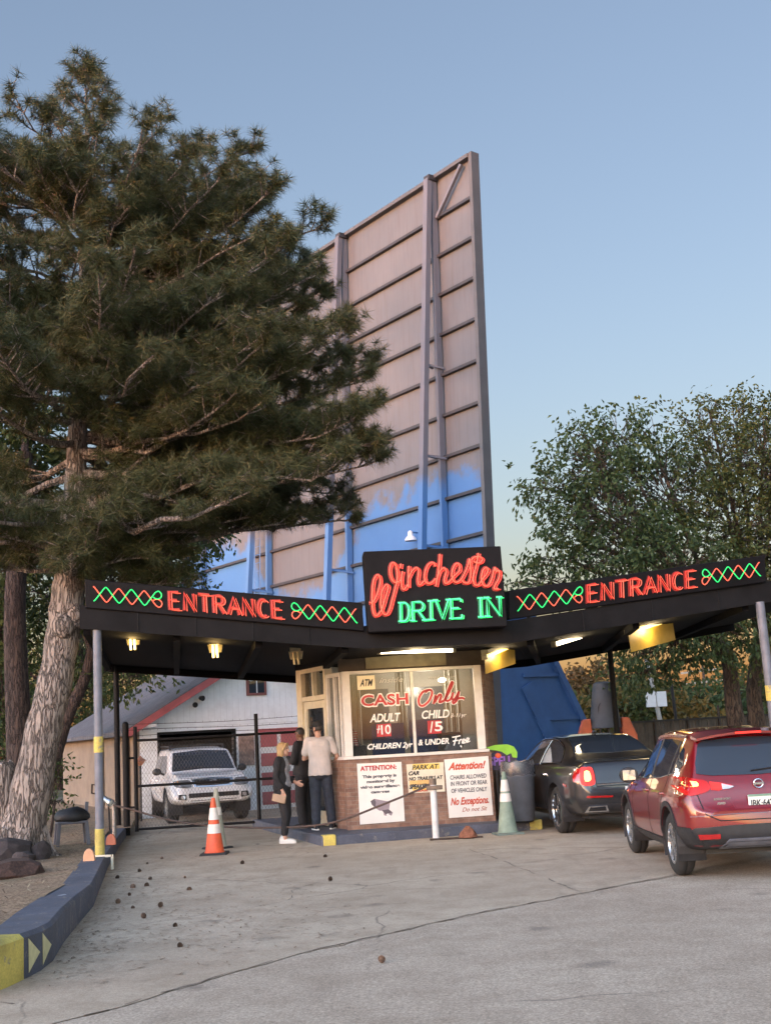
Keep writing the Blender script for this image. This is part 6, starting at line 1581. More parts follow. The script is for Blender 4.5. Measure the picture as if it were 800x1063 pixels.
# rocks and a heap of needles by the big trunk
def rock(loc, dims, seed):
    rg = random.Random(seed); b = bmesh.new(); bmesh.ops.create_icosphere(b, subdivisions=2, radius=1)
    from mathutils import noise as mn
    for v in b.verts:
        k = 1+.35*mn.noise(v.co*1.3+Vector((seed, 0, 0)))+.12*mn.noise(v.co*3.5); v.co = Vector((v.co.x*dims[0]*k, v.co.y*dims[1]*k, v.co.z*dims[2]*k))
    m = bpy.data.meshes.new('rock'); b.to_mesh(m); b.free(); o = bpy.data.objects.new('rock', m); COL.objects.link(o); o.location = loc; o.rotation_euler = (0, 0, rg.uniform(0, 6))
    m.materials.append(M['rock']); return o
M['rock'] = pm('dark_rock', (.035, .027, .026), .9, var=.5, scale=8, bump=.4)
for (x_, y_, Z_, d_, lb) in ((8, 893, 17.0, (.38, .3, .2), 'large dark rock at the foot of the big pine, at the left frame edge'), (41, 890, 17.2, (.16, .16, .17), 'angular dark rock just right of the big pine trunk'), (25, 897, 16.6, (.2, .15, .1), 'small brown rock between the two bigger rocks')):
    q = U(x_, y_, Z_); o = rock((q.x, q.y, bed_z(q.x, q.y)+d_[2]*.45), d_, int(x_)); tag(o, lb, 'rock', 'rocks at the foot of the pine')
q = U(17, 923, 14.8); hp = rock((q.x, q.y, bed_z(q.x, q.y)+.03), (.42, .34, .17), 77); hp.name = 'needle_heap'; hp.data.materials[0] = pm('needle_brown', (.055, .03, .022), .95, var=.6, scale=30, bump=1); tag(hp, 'low brown heap of pine needles on the bed before the rocks', 'heap')
q = U(3, 845, 18.1); stp = MB(); stp.lathe([(.34, 0), (.27, .2), (.24, .75), (.23, 1.02), (.12, 1.04)], (0, 0, 0), 22)
# pine cones dropped on the driveway
pc = MB()
for k in range(7):
    z = .006+k*.0095; r_ = .034*math.sin(math.pi*(k+1.1)/8.4)
    for i in range(9):
        a = 2*math.pi*(i+.5*(k % 2))/9; c = Vector((r_*math.cos(a), r_*math.sin(a), z)); o = Vector((math.cos(a), math.sin(a), .5)).normalized()
        s_ = Vector((-math.sin(a), math.cos(a), 0))*.011; pc.add([c*.55-s_+Z3*z*.45, c*.55+s_+Z3*z*.45, c+s_*.8+o*.012, c+o*.02, c-s_*.8+o*.012], [(0, 1, 2, 3, 4)])
pc.lathe([(.012, 0), (.022, .03), (.01, .07)], (0, 0, 0), 8)
pcm = pc.mesh('pine_cone', None, False); pcm.materials.append(pm('pine_cone', (.12, .075, .05), .85, var=.5, scale=30))
spots = [(147, 954), (190, 983), (169, 942), (196, 924), (191, 912), (138, 922), (151, 920), (125, 938), (152, 897), (147, 905), (167, 892), (154, 914), (250, 897), (345, 915), (395, 1000), (180, 962), (120, 912), (133, 930), (336, 890), (140, 943)]
for i, (x_, y_) in enumerate(spots):
    o = bpy.data.objects.new('pine_cone', pcm); COL.objects.link(o); g_ = G(x_, y_); s_ = rnd(.32, .62); o.location = (g_.x, g_.y, .03*s_); o.rotation_euler = (R(rnd(60, 110)), 0, rnd(0, 6)); o.scale = (s_*1.1,)*3
    tag(o, 'small brown pine cone lying on the concrete driveway', 'pine cone', 'pine cones scattered on the driveway')
# scattered needles and bark bits on the slab near the bed: uncountable litter
lt = MB()
for i in range(2400):
    t = rnd(0, 1); q = kf[2].lerp(kf[-1], t) if rnd(0, 1) < .75 else G(rnd(110, 300), rnd(885, 985)); off = abs(random.gauss(0, .7))
    c = Vector((q.x+.05+off, q.y+rnd(-.5, .5), .007)); a = rnd(0, 6.3); L = rnd(.015, .045); d = Vector((math.cos(a), math.sin(a), 0))*L; s_ = Vector((-math.sin(a), math.cos(a), 0))*rnd(.002, .006)
    lt.add([c-d-s_, c-d+s_, c+d+s_, c+d-s_], [(0, 1, 2, 3)])
o = lt.build('needle_litter', pm('litter', (.2, .13, .08), .9, var=.6, scale=9), None, fix=False); tag(o, 'scattered brown pine needles along the foot of the kerb', 'needles', kind='stuff')
# ================================================================== trees
def bark(name, c1, c2, sc=1.0):
    m, t, b = newmat(name); v = coords(t, (1, 1, .17))
    vo = nd(t, 'ShaderNodeTexVoronoi', feature='DISTANCE_TO_EDGE'); vo.inputs['Scale'].default_value = 13*sc
    nz = nd(t, 'ShaderNodeTexNoise'); nz.inputs['Scale'].default_value = 7*sc; nz.inputs['Detail'].default_value = 5; t.links.new(v, nz.inputs['Vector'])
    vv = mix(t, .22, v, nz.outputs['Color'], 'LINEAR_LIGHT'); t.links.new(vv, vo.inputs['Vector'])
    f = noise(t, v, 30*sc, 5, .75); e = ramp(t, vo.outputs['Distance'], [(.0, (0, 0, 0)), (.16, (1, 1, 1))])
    c = mix(t, e, c1, c2); c = mix(t, 1.0, c, ramp(t, f, [(.3, (.6, .6, .6)), (.7, (1.3, 1.3, 1.3))]), 'MULTIPLY')
    t.links.new(c, b.inputs['Base Color']); b.inputs['Roughness'].default_value = .95
    h = mix(t, .35, e, f); bumpy(t, b, h, 1.0, .04); return m
M['bark'] = bark('pine_bark', (.07, .056, .048), (.31, .26, .225)); M['bark_dark'] = bark('dark_bark', (.02, .014, .012), (.07, .05, .043)); M['bark_brown'] = bark('brown_bark', (.03, .022, .016), (.11, .075, .052))
def leafmat(name, stops, rough=.55, trans=.25):
    m, t, b = newmat(name); g = nd(t, 'ShaderNodeNewGeometry')
    v = coords(t); n = noise(t, v, .8, 4, .7)
    mx = nd(t, 'ShaderNodeMath', operation='MULTIPLY_ADD'); t.links.new(g.outputs['Random Per Island'], mx.inputs[0]); mx.inputs[1].default_value = .55; 
    m2 = nd(t, 'ShaderNodeMath', operation='MULTIPLY'); t.links.new(n, m2.inputs[0]); m2.inputs[1].default_value = .5; t.links.new(m2.outputs[0], mx.inputs[2])
    c = ramp(t, mx.outputs[0], stops); t.links.new(c, b.inputs['Base Color']); b.inputs['Roughness'].default_value = rough; b.inputs['Specular IOR Level'].default_value = .3
    if trans:
        tr = nd(t, 'ShaderNodeBsdfTranslucent'); t.links.new(c, tr.inputs['Color']); ms = nd(t, 'ShaderNodeMixShader'); ms.inputs[0].default_value = trans
        t.links.new(b.outputs[0], ms.inputs[1]); t.links.new(tr.outputs[0], ms.inputs[2]); t.links.new(ms.outputs[0], t.nodes['Material Output'].inputs[0])
    return m
M['needles'] = leafmat('pine_needles', [(.1, (.028, .039, .016)), (.45, (.058, .071, .029)), (.7, (.098, .097, .040)), (.92, (.15, .10, .046))], .6, .1)
M['leaf_dark'] = leafmat('dark_leaves', [(.2, (.026, .044, .016)), (.5, (.055, .085, .028)), (.8, (.10, .125, .042))], .5, .35)
M['leaf_olive'] = leafmat('olive_leaves', [(.15, (.035, .05, .016)), (.5, (.07, .088, .026)), (.85, (.14, .13, .036))], .5, .35)
M['leaf_gold'] = leafmat('autumn_leaves', [(.15, (.06, .06, .02)), (.5, (.16, .11, .03)), (.85, (.26, .15, .04))])
M['leaf_rust'] = leafmat('rusty_leaves', [(.15, (.06, .05, .02)), (.5, (.15, .09, .035)), (.85, (.22, .11, .04))])

class Fast:
    """triangle soup for foliage"""
    def __init__(s): s.v = []; s.f = []
    def needle_burst(s, c, ax, n, L, w_=.0046, spread=1.9):
        ax = ax.normalized(); x = ax.orthogonal().normalized(); y = ax.cross(x)
        for _ in range(n):
            th = spread*math.sqrt(random.random())*.5+.12; th = min(th*1.55, 1.75); ph = random.random()*6.283
            d = ax*math.cos(th)+(x*math.cos(ph)+y*math.sin(ph))*math.sin(th); d.z -= .10; l = L*random.uniform(.75, 1.12)
            o = c+ax*random.uniform(-.07, .035); q = d.cross(Vector((random.random()-.5, random.random()-.5, random.random()-.5))).normalized()*w_
            b = len(s.v); e = o+d*l; s.v += [o-q, o+q, e]; s.f.append((b, b+1, b+2))
    def leaf(s, c, d, L, W):
        d = d.normalized(); sd_ = d.cross(Vector((random.random()-.5, random.random()-.5, random.random()-.5))).normalized()*W/2; up = sd_.cross(d).normalized()*W*.18
        b = len(s.v); m_ = c+d*L*.45; e = c+d*L
        s.v += [c, m_+sd_+up, e, m_-sd_+up]; s.f += [(b, b+1, b+2), (b, b+2, b+3)]
    def build(s, name, mat, parent=None):
        m = bpy.data.meshes.new(name); inv = mat_of(parent).inverted() if parent else Matrix()
        A = np.array([tuple(p) for p in s.v], np.float32); Mi = np.array(inv); A = A @ Mi[:3, :3].T+Mi[:3, 3]
        m.from_pydata(A.tolist(), [], s.f); m.update(); m.materials.append(mat)
        o = bpy.data.objects.new(name, m); COL.objects.link(o); o.parent = parent; return o
def jig(v, a): return v+Vector((random.gauss(0, a), random.gauss(0, a), random.gauss(0, a)))

# ---- the big pine
random.seed(11)
PZ = 17.6
ax_px = [(16, 890, .40), (22, 872, .345), (34, 815, .30), (46, 755, .285), (58, 705, .275), (66, 655, .27), (70, 625, .275), (72, 600, .25), (75, 560, .225), (78, 510, .185), (80, 470, .165), (83, 400, .135), (86, 330, .11), (88, 270, .085), (90, 215, .06), (91, 175, .045), (90, 130, .028), (89, 74, .008)]
axis = [U(x, y, PZ) for x, y, r in ax_px]; rad = [r*(.88 if r < .3 else .92) for _, _, r in ax_px]
pine = thing('pine_tree', 'tall shaggy pine with a thick grey leaning trunk at the left', 'tree', (axis[0].x, axis[0].y, .15))
T = MB(); sm = smooth2([(*p, r) for p, r in zip(axis, rad)], 3)
T.tube([Vector(p[:3]) for p in sm], [max(.008, p[3]*(1+.05*math.sin(i*2.3))) for i, p in enumerate(sm)], 20)
T.ball(U(66, 650, PZ-.2), (.17, .16, .19), 12); T.ball(U(78, 640, PZ-.12), (.14, .15, .2), 12)
# flare of the roots
for a in np.linspace(0, 2*math.pi, 6, endpoint=False): T.tube([axis[1]+Vector((math.cos(a)*.22, math.sin(a)*.22, .12)), axis[0]+Vector((math.cos(a)*.45, math.sin(a)*.4, .02)), axis[0]+Vector((math.cos(a)*.7, math.sin(a)*.6, -.1))], [.16, .12, .04], 8)
NF = Fast()
def axpt(y):
    for (a, b_, r0), (c, d, r1), p, q in zip(ax_px, ax_px[1:], axis, axis[1:]):
        if d <= y <= b_: t = (b_-y)/(b_-d); return p.lerp(q, t), lerp(r0, r1, t)
    return axis[-1], .01
PROF = [(58, 8), (95, 22), (115, 60), (132, 130), (155, 172), (175, 150), (200, 215), (235, 232), (262, 245), (290, 282), (330, 280), (370, 292), (410, 308), (450, 312), (485, 318), (520, 262), (548, 190), (575, 110)]
def reach(y): return float(np.interp(y, [a for a, _ in PROF], [b for _, b in PROF]))/F_PX*PZ
def twig(p, d, L, tufts=3, nn=42, nl=.18):
    d = d.normalized(); q = p; pts = [p]
    for i in range(3):
        d = (d+Vector((0, 0, .16))+Vector((random.gauss(0, .08), random.gauss(0, .08), random.gauss(0, .05)))).normalized(); q = q+d*L/3; pts.append(q)
    T.tube(pts, [.012, .010, .008, .006], 4, False)
    NF.needle_burst(q, d, nn+12, nl*1.08)
    for i in range(tufts):
        t = rnd(.35, .95); c = pts[1].lerp(pts[3], t); NF.needle_burst(c+jig(Vector(), .02), (d+jig(Vector(), .5)), nn-8, nl*.95)
        if random.random() < .75:
            sd_ = (d.cross(Z3).normalized()*random.choice((-1, 1))*.9+d*.6+Vector((0, 0, rnd(0, .5)))).normalized(); e = c+sd_*rnd(.14, .3); T.tube([c, e], [.007, .005], 4, False); NF.needle_burst(e, sd_, nn, nl)
def bough(y0, a, L, t, rise):
    o, r0 = axpt(y0)
    hd = Vector((math.cos(a), math.sin(a)*.9, 0)).normalized()
    n = max(5, int(L/.45)); P = [o]
    for k in range(1, n+1):
        s = k/n; P.append(o+hd*L*s+Z3*(L*rise*.8*(s**1.25)*.55-.30*L*.22*math.sin(math.pi*s*.8)+lerp(.03, .12, t)*L*s**3)+jig(Vector(), .045))
    T.tube(P, [max(.012, min(r0*.36, .03+.014*L)*(1-.88*(k/n))) for k in range(n+1)], 7, False)
    for k in range(1, n+1):
        s = k/n
        if s < .22 and L > 1: continue
        d = (P[k]-P[k-1]).normalized(); lat = d.cross(Z3).normalized()
        m_ = (5 if s > .55 else 3) if y0 > 230 else 2
        for j in range(m_):
            sg = random.choice((-1, 1)) if j else (1 if k % 2 else -1)
            L2 = (.30+.42*L*.34*(1.05-s))*rnd(.7, 1.25); dd = d*rnd(.45, 1)+lat*sg*rnd(.5, 1.1)+Z3*rnd(-.1, .45)
            b0 = P[k].lerp(P[k-1], rnd(0, 1))
            if L2 > .55:
                e = b0+dd.normalized()*L2*.55; T.tube([b0, e], [.018, .012], 5, False)
                for q in range(3): twig(b0.lerp(e, rnd(.4, 1)), dd+lat*rnd(-.9, .9)+Z3*rnd(-.1, .35), L2*rnd(.4, .6), 2)
            else: twig(b0, dd, L2, 2)
    for _ in range(2 if y0 > 200 else 1): twig(P[-1], (P[-1]-P[-2])+jig(Vector(), .1), .3, 3)
nl_ = 132; ga = 0
for i in range(nl_):
    t = i/(nl_-1); y0 = lerp(598, 168, t**.92); ga += 2.399963
    o, r0 = axpt(y0); a = ga+rnd(-.25, .25)
    if i % 5 in (0, 2) and y0 > 210: a = rnd(-1.0, 1.0)
    y0 += rnd(-8, 8)
    rise = lerp(-.05, .34, t**1.6)                       # branches climb more towards the top
    ytip = y0-rise*45
    L = reach(max(60, min(575, ytip)))*rnd(.74, 1.02)
    if abs(math.cos(a)) < .55: L *= .92
    if t > .72: L *= lerp(1, .74, (t-.72)/.28); rise *= .7
    bough(y0, a, L, t, rise)
for y0, a, L in ((556, .1, 3.0), (548, -.7, 3.4), (536, .3, 3.9), (524, -.4, 4.2), (510, .55, 4.3), (495, 0, 4.3), (474, -.3, 4.2), (448, .35, 4.2), (425, -.1, 4.1)): bough(y0, a, L, .03, rnd(-.06, .06))
for y0, a, L in ((250, -1.5, 1.9), (285, -1.1, 2.2), (300, -2.0, 2.3), (335, -1.4, 2.4), (350, -2.3, 2.5), (380, -.9, 2.6), (395, -1.8, 2.5), (420, -1.2, 2.4), (440, -2.4, 2.6), (320, -2.8, 2.6), (365, 3.1, 2.8), (460, -1.9, 2.2)): bough(y0, a, L, .2, .1)
# a few boughs that fill the side away from the lane
for y0, a, L in ((300, 3.0, 2.9), (275, 3.5, 2.8), (250, 2.7, 2.6), (225, 3.3, 2.4), (320, 4.0, 2.6), (260, 4.4, 2.2), (210, 3.8, 2.0), (190, 2.9, 1.9), (290, 4.9, 2.0)):
    o, r0 = axpt(y0); hd = Vector((math.cos(a), math.sin(a), .22)); P = [o+hd*L*k/6+jig(Vector(), .04) for k in range(7)]; T.tube(P, [.06*(1-.85*k/6) for k in range(7)], 6, False)
    for k in range(2, 7):
        for j in range(4): twig(P[k], hd*rnd(.3, 1)+hd.cross(Z3)*rnd(-1, 1)+Z3*rnd(-.1, .5), rnd(.35, .7), 2)
for y0, L in ((158, .95), (146, .85), (134, .72), (122, .62), (110, .52), (98, .42), (88, .34), (80, .26)):
    for _ in range(4):
        o, r0 = axpt(y0); a = rnd(0, 6.28); twig(o, Vector((math.cos(a), math.sin(a), rnd(.35, .8))), L*rnd(.75, 1.1), 2 if L > .5 else 1)
for _ in range(5): twig(axis[-1]-Z3*rnd(0, .5), Z3+jig(Vector(), .35), rnd(.2, .4), 2)
# dead lower branches on the trunk
for y0, a, L in ((585, .15, 1.6), (600, 3.3, 1.3), (560, .5, 2.2), (575, 2.9, 1.8), (615, .6, .5), (540, -.5, 2.4)):
    o, r0 = axpt(y0); hd = Vector((math.cos(a), math.sin(a), .35)); P = [o+hd*L*k/5+jig(Vector(), .05)+Z3*.1*k for k in range(6)]; T.tube(P, [.06*(1-.85*k/5) for k in range(6)], 6, False)
    for k in (2, 3, 4, 5): T.tube([P[k], P[k]+jig(Vector((.2, 0, .15)), .2)], [.012, .004], 4, False)
T.build('trunk', M['bark'], pine, True, True); NF.build('crown', M['needles'], pine)
print('PINE', len(NF.f))
# broken stem beside the pine
q = U(2, 878, 18.0); st_ = thing('tree_stump', 'grey bark stump standing behind the big pine at the left frame edge', 'stump', (q.x, q.y, .1))
mb = MB(); mb.lathe([(.36, 0), (.27, .25), (.235, .8), (.225, 1.28), (.17, 1.33), (.08, 1.30)], (0, 0, 0), 22)
for i, v in enumerate(mb.v): mb.v[i] = Vector((v.x*(1+.06*math.sin(i*1.7)), v.y, v.z+(.08*math.sin(v.x*20) if v.z > 1.2 else 0)))
mb.build('stump_body', M['bark'], st_, True)

def decid(name, label, foot, trunk, blobs, nleaf, LL, mat, barkm, r0, group=None, droop=.4, cl=14, twigr=.006, limb=True, seed=1):
    """trunk: points up to the fork; blobs: (centre, radii) that the limbs run to"""
    random.seed(seed); root = thing(name, label, 'tree', tuple(foot), 0, group); T = MB(); F = Fast()
    n = len(trunk); T.tube(smooth2(trunk, 4), [lerp(r0, r0*.62, i/((n-1)*4)) for i in range((n-1)*4+1)], 12)
    vol = [rx*ry*rz for _, (rx, ry, rz) in blobs]; tv = sum(v**.75 for v in vol)
    for (c, (rx, ry, rz)), v in zip(blobs, vol):
        k = max(3, int(nleaf/cl*(v**.75)/tv)); s0 = trunk[-1].lerp(trunk[max(0, n-2)], rnd(0, .35))
        m_ = s0.lerp(c, .55)+Z3*rnd(.05, .2)*(c-s0).length*.3+jig(Vector(), .08); 
        if limb: T.tube(smooth2([s0, m_, c], 5), [lerp(r0*.34, r0*.09, i/10) for i in range(11)], 7, False)
        for _ in range(k):
            while True:
                d = Vector((rnd(-1, 1), rnd(-1, 1), rnd(-1, 1)))
                if .12 < d.length < 1: break
            d = d*(d.length**-.45); p = c+Vector((d.x*rx, d.y*ry, d.z*rz)); out = Vector((d.x/rx, d.y/ry, d.z/rz)).normalized()
            b0 = c.lerp(p, rnd(.25, .55)) if rnd(0, 1) < .55 else m_.lerp(c, rnd(.3, 1))
            if limb and (b0-p).length < 2.6: T.tube([b0, b0.lerp(p, .5)+Z3*.06, p], [twigr*2, twigr*1.5, twigr], 4, False)
            tl = LL*rnd(2.2, 4.5); td = (out+Vector((0, 0, .25))+jig(Vector(), .35)).normalized()
            for j in range(cl):
                t = rnd(-.3, 1); q = p+td*tl*t+jig(Vector(), LL*.45); ld = jig(out*.5+Vector((0, 0, -droop)), .5)
                F.leaf(q, ld, LL*rnd(.7, 1.25), LL*rnd(.4, .62))
    T.build('trunk', barkm, root, True, True); F.build('crown', mat, root)
    return root
# ---- dark tree right of the canopy and the lighter one beside it
DZ = 29.0
def blob(x, y, dz, rpx, rpy, rz=None):
    s = DZ/F_PX; return (U(x, y, DZ+dz), (rpx*s, (rz or rpx)*s, rpy*s))
ft = G(763, 797); ft = U(763, 797, DZ); ft.z = 0
tr = [ft, U(764, 760, DZ), U(760, 725, DZ), U(757, 695, DZ), U(752, 668, DZ)]
decid('shade_tree', 'dark broadleaf tree with drooping leaves behind the right canopy wing', ft, tr,
 [blob(575, 504, 0, 42, 18), blob(610, 478, -.5, 42, 30), blob(603, 446, 0, 16, 22), blob(640, 462, 0, 30, 42), blob(668, 448, .3, 18, 26), blob(592, 545, 0, 34, 24), blob(630, 530, -1, 50, 40), blob(585, 580, 0, 36, 16), blob(560, 606, .5, 42, 14), blob(650, 575, -.5, 60, 40), blob(690, 510, .5, 50, 52), blob(700, 600, -1.2, 60, 42), blob(690, 668, -1, 56, 26), blob(735, 640, -1.2, 52, 42), blob(650, 640, 0, 42, 30), blob(660, 700, -.5, 30, 14)],
 16500, .145, M['leaf_dark'], M['bark_brown'], .24, droop=.75, seed=5, cl=12)
ft2 = U(784, 797, DZ+.9); ft2.z = 0
decid('shade_tree', 'taller olive green tree at the right frame edge behind the grey post', ft2, [ft2, U(786, 760, DZ+.9), U(782, 722, DZ+.9), U(784, 690, DZ+.9), U(790, 655, DZ+.9)],
 [blob(722, 452, 1, 30, 36), blob(735, 425, 1, 16, 22), blob(760, 440, 1, 40, 30), blob(745, 480, .4, 48, 40), blob(795, 432, 1, 24, 28), blob(800, 480, 0, 60, 52), blob(760, 540, 0, 60, 48), blob(815, 560, -.5, 60, 50), blob(770, 610, -.6, 50, 40), blob(850, 500, 0, 60, 70), blob(790, 660, -.6, 50, 34), blob(850, 620, 0, 60, 60)],
 19000, .12, M['leaf_olive'], M['bark_brown'], .23, droop=.35, seed=8, cl=14)
# ---- dark growth behind the big pine on the left
DZ = 24.0
ft3 = U(22, 838, 23); ft3.z = .1
tr3 = [ft3, U(20, 760, 23), U(17, 690, 23), U(16, 620, 23), U(22, 540, 23), U(26, 470, 23)]
p2 = decid('pine_tree', 'second pine with a dark brown trunk behind the big pine', ft3, tr3, [blob(-10, 585, 1, 46, 34), blob(40, 560, 2.4, 40, 26), blob(18, 500, 0, 50, 40), blob(-30, 640, 2, 30, 50), blob(10, 660, 3, 26, 40), blob(30, 440, 0, 50, 40), blob(-8, 730, 4, 30, 40)], 9000, .17, M['leaf_dark'], M['bark_dark'], .26, seed=21, droop=.1)
DZ = 27.0
ft4 = U(38, 842, 26.5); ft4.z = .05
decid('shade_tree', 'leafy tree with a leaning dark trunk behind the left canopy post', ft4, [ft4, U(56, 790, 26.5), U(70, 745, 26.5), U(88, 705, 26.5), U(96, 672, 26.5)],
 [blob(150, 580, 0, 60, 34), blob(110, 610, -.5, 46, 40), blob(190, 556, .5, 48, 22), blob(60, 620, 1, 50, 40), blob(175, 612, .4, 40, 18), blob(100, 560, 1, 60, 30), blob(132, 700, -.4, 28, 16), blob(88, 716, .5, 18, 22), blob(150, 690, .3, 24, 12), blob(210, 545, 1, 24, 22)], 12000, .125, M['leaf_dark'], M['bark_dark'], .17, seed=31)
for i, (x, yt, hw_, Z_, lb) in enumerate(((-70, 560, 90, 44, 'large dark tree in the distance far left behind both pines'), (-5, 590, 70, 50, 'dark tree in the distance seen between the two pine trunks'), (62, 610, 60, 56, 'dark tree in the distance rising behind the grey garage roof'), (120, 640, 50, 62, 'dark tree in the distance above the garage ridge beside the post'))):
    foot = U(x, 790, Z_); foot.z = 0; H = U(x, yt, Z_).z; w_ = hw_*Z_/F_PX; random.seed(300+i)
    bl = [(Vector((foot.x+rnd(-.55, .55)*w_, Z_+rnd(-1, 1), H*rnd(.3, .85))), (w_*rnd(.4, .6), w_*.5, H*rnd(.14, .2))) for _ in range(8)]+[(Vector((foot.x, Z_, H*.25)), (w_*.8, w_*.6, H*.22))]
    decid('distant_tree', lb, foot, [foot, foot+Z3*H*.2, foot+Z3*H*.45], bl, 4200, .26, M['leaf_dark'], M['bark_dark'], .24, 'distant trees behind the pines', cl=10, seed=300+i, droop=.2, twigr=.012)
# low shrub by the beige wall
DZ = 21.5
sf = U(52, 850, 21.5); sf.z = .15
decid('low_shrub', 'sparse dark shrub behind the big trunk against the beige wall', sf, [sf, sf+Vector((.05, 0, .3)), sf+Vector((.1, 0, .7))], [blob(58, 812, 0, 12, 6), blob(56, 834, 0, 14, 7), blob(50, 800, 0, 12, 12), blob(60, 795, 0, 8, 4)], 360, .085, M['leaf_dark'], M['bark_dark'], .03, seed=4, droop=.1, cl=9)
# ---- autumn trees in the distance, right
far = [ # px, top y, half width px, Z, kind
 (560, 735, 22, 78, 'leaf_gold'), (592, 712, 30, 74, 'leaf_gold'), (622, 690, 20, 66, 'leaf_rust'), (655, 700, 34, 72, 'leaf_olive'), (640, 722, 26, 60, 'leaf_gold'), (700, 704, 32, 76, 'leaf_rust'), (735, 716, 30, 70, 'leaf_dark'), (768, 700, 34, 80, 'leaf_olive'), (800, 706, 36, 84, 'leaf_gold'), (530, 728, 24, 90, 'leaf_rust'), (495, 735, 26, 95, 'leaf_gold'), (845, 700, 40, 82, 'leaf_dark'), (680, 728, 26, 58, 'leaf_olive'), (720, 738, 26, 56, 'leaf_gold'), (765, 736, 28, 58, 'leaf_dark'), (612, 738, 22, 62, 'leaf_olive')]
look = {'leaf_gold': 'golden brown autumn tree', 'leaf_rust': 'rusty brown autumn tree', 'leaf_olive': 'olive green tree', 'leaf_dark': 'dark green tree'}
names_ = {0: 'farthest left of the row beside the blue brace', 1: 'standing behind the orange stand', 2: 'tall and narrow over the orange stand', 3: 'left of the white sign pole', 4: 'low, in front at the sign pole foot', 5: 'right of the white sign pole', 6: 'left of the dark trunk', 7: 'behind the two trunks', 8: 'right of the grey post', 9: 'hidden behind the blue brace', 10: 'hidden behind the booth', 11: 'at the right frame edge', 12: 'low, right of the sign pole', 13: 'low, above the fence', 14: 'low, between the two trunks', 15: 'low, behind the orange stand'}
for i, (x, yt, hw_, Z_, k) in enumerate(far):
    DZ = Z_; foot = U(x, 770, Z_); foot.z = 0; hz = U(x, 764-.056*(x-400), Z_); top = U(x, yt, Z_); H = top.z; s = Z_/F_PX; w_ = hw_*s
    bl = [(Vector((foot.x+rnd(-.5, .5)*w_, Z_+rnd(-1, 1), H*rnd(.35, .8))), (w_*rnd(.45, .7), w_*.6, H*rnd(.17, .26))) for _ in range(5)]+[(Vector((foot.x, Z_, H*.84)), (w_*.5, w_*.5, H*.16)), (Vector((foot.x, Z_, H*.3)), (w_*.8, w_*.6, H*.28))]
    decid('distant_tree', look[k]+' in the distance, '+names_[i], foot, [foot, foot+Z3*H*.2, foot+Z3*H*.4], bl, 2600, .34, M[k], M['bark_brown'], .2, 'distant trees beyond the fence', cl=10, seed=100+i, droop=.2, twigr=.012)

# ================================================================== far right: fence, orange stand, sign, pole, car
fa, fb = U(640, 752, 33), U(830, 738, 40); fa.z = fb.z = 0
fn = thing('picket_fence', 'dark weathered fence of upright boards beyond the cars at the right', 'fence', tuple(fa)); fd = (fb-fa); FLn = fd.length; fd.normalize(); fno = Vector((-fd.y, fd.x, 0))
mb = MB(); s = 0; random.seed(3)
fm3 = Matrix((fd, fno, Z3)).transposed()
while s < FLn:
    mb.box(fa+fd*s+Z3*.78, (.135, .025, 1.5+rnd(-.03, .03)), fm3 @ Matrix.Rotation(rnd(-.03, .03), 3, 'Y')); s += .16
mb.build('boards', pm('weathered_board', (.085, .07, .055), .9, var=.35, scale=3), fn, False, True)
mb = MB(); mb.bar(fa+Z3*1.55-fno*.05, fb+Z3*1.55-fno*.05, .05); mb.bar(fa+Z3*.3+fno*.04, fb+Z3*.3+fno*.04, .05); mb.build('rail', M['dark_metal'], fn, False, True)
for k in range(7):
    q = fa.lerp(fb, k/6); mb = MB(); mb.cyl(q-fno*.05, q-fno*.05+Z3*(1.9 if k in (0, 3) else 1.62), .035); mb.build('fence_post', M['dark_metal'], fn, True, True)
q = U(630, 772, 29.0); os_ = thing('feed_hopper', 'orange stand carrying a dark grey tapered hopper beyond the sedan', 'hopper', (q.x, q.y, 0)); os_.scale = (.80, .80, .97)
org = pm('bright_orange', (.36, .07, .02), .5, var=.2)
mb = MB(); mb.lathe([(.50, 1.50), (.46, 1.54), (.40, 1.9), (.31, 2.4), (.27, 2.56), (.15, 2.6)], (0, 0, 0), 24); mb.build('hopper', pm('hopper_grey', (.04, .042, .046), .6, var=.2), os_, True)
for sx in (-1, 1):
    mb = MB(); mb.prism([(sx*.95, -.2, 0), (sx*.86, -.2, 1.3), (sx*.66, -.2, 1.72), (sx*.45, -.2, 1.74), (sx*.42, -.2, 1.3), (sx*.55, -.2, 0)], (0, .4, 0)); mb.build('orange_leg', org, os_, bevel=.03)
mb = MB(); mb.box((0, .1, .7), (1.1, .5, 1.2)); mb.build('machine_body', pm('machine_dark', (.04, .035, .03), .7), os_, bevel=.05)
mb = MB(); mb.tube([(-.22, -.3, 0), (-.22, -.3, 2.0), (-.16, -.3, 2.07), (-.04, -.3, 2.07), (.02, -.3, 2.0), (.02, -.3, 0)], .035, 8); mb.build('hoop_rail', M['dark_metal'], os_, True)
q = U(687, 772, 52); sg_ = thing('sign_pole', 'white double panel sign on a pale leaning pole beyond the fence', 'sign', (q.x, q.y, 0))
zt_ = U(679, 726, 52).z
mb = MB(); mb.cyl((.2, 0, 0), (-.35, 0, zt_+1.8), .1, n=12); mb.build('pole', pm('pale_pole', (.35, .33, .3), .7), sg_, True)
for xx in (-.33, .12):
    mb = MB(); mb.box((xx, -.12, zt_), (.41, .06, .62)); mb.build('panel', M['white_paint'], sg_)
mb = MB(); mb.cyl((.75, .1, 0), (.62, .1, zt_+.9), .07, n=8); mb.build('support', M['dark_metal'], sg_, True)
q = U(737, 772, 88); up_ = thing('utility_pole', 'distant utility pole with crossarms between the trees', 'utility pole', (q.x, q.y, 0))
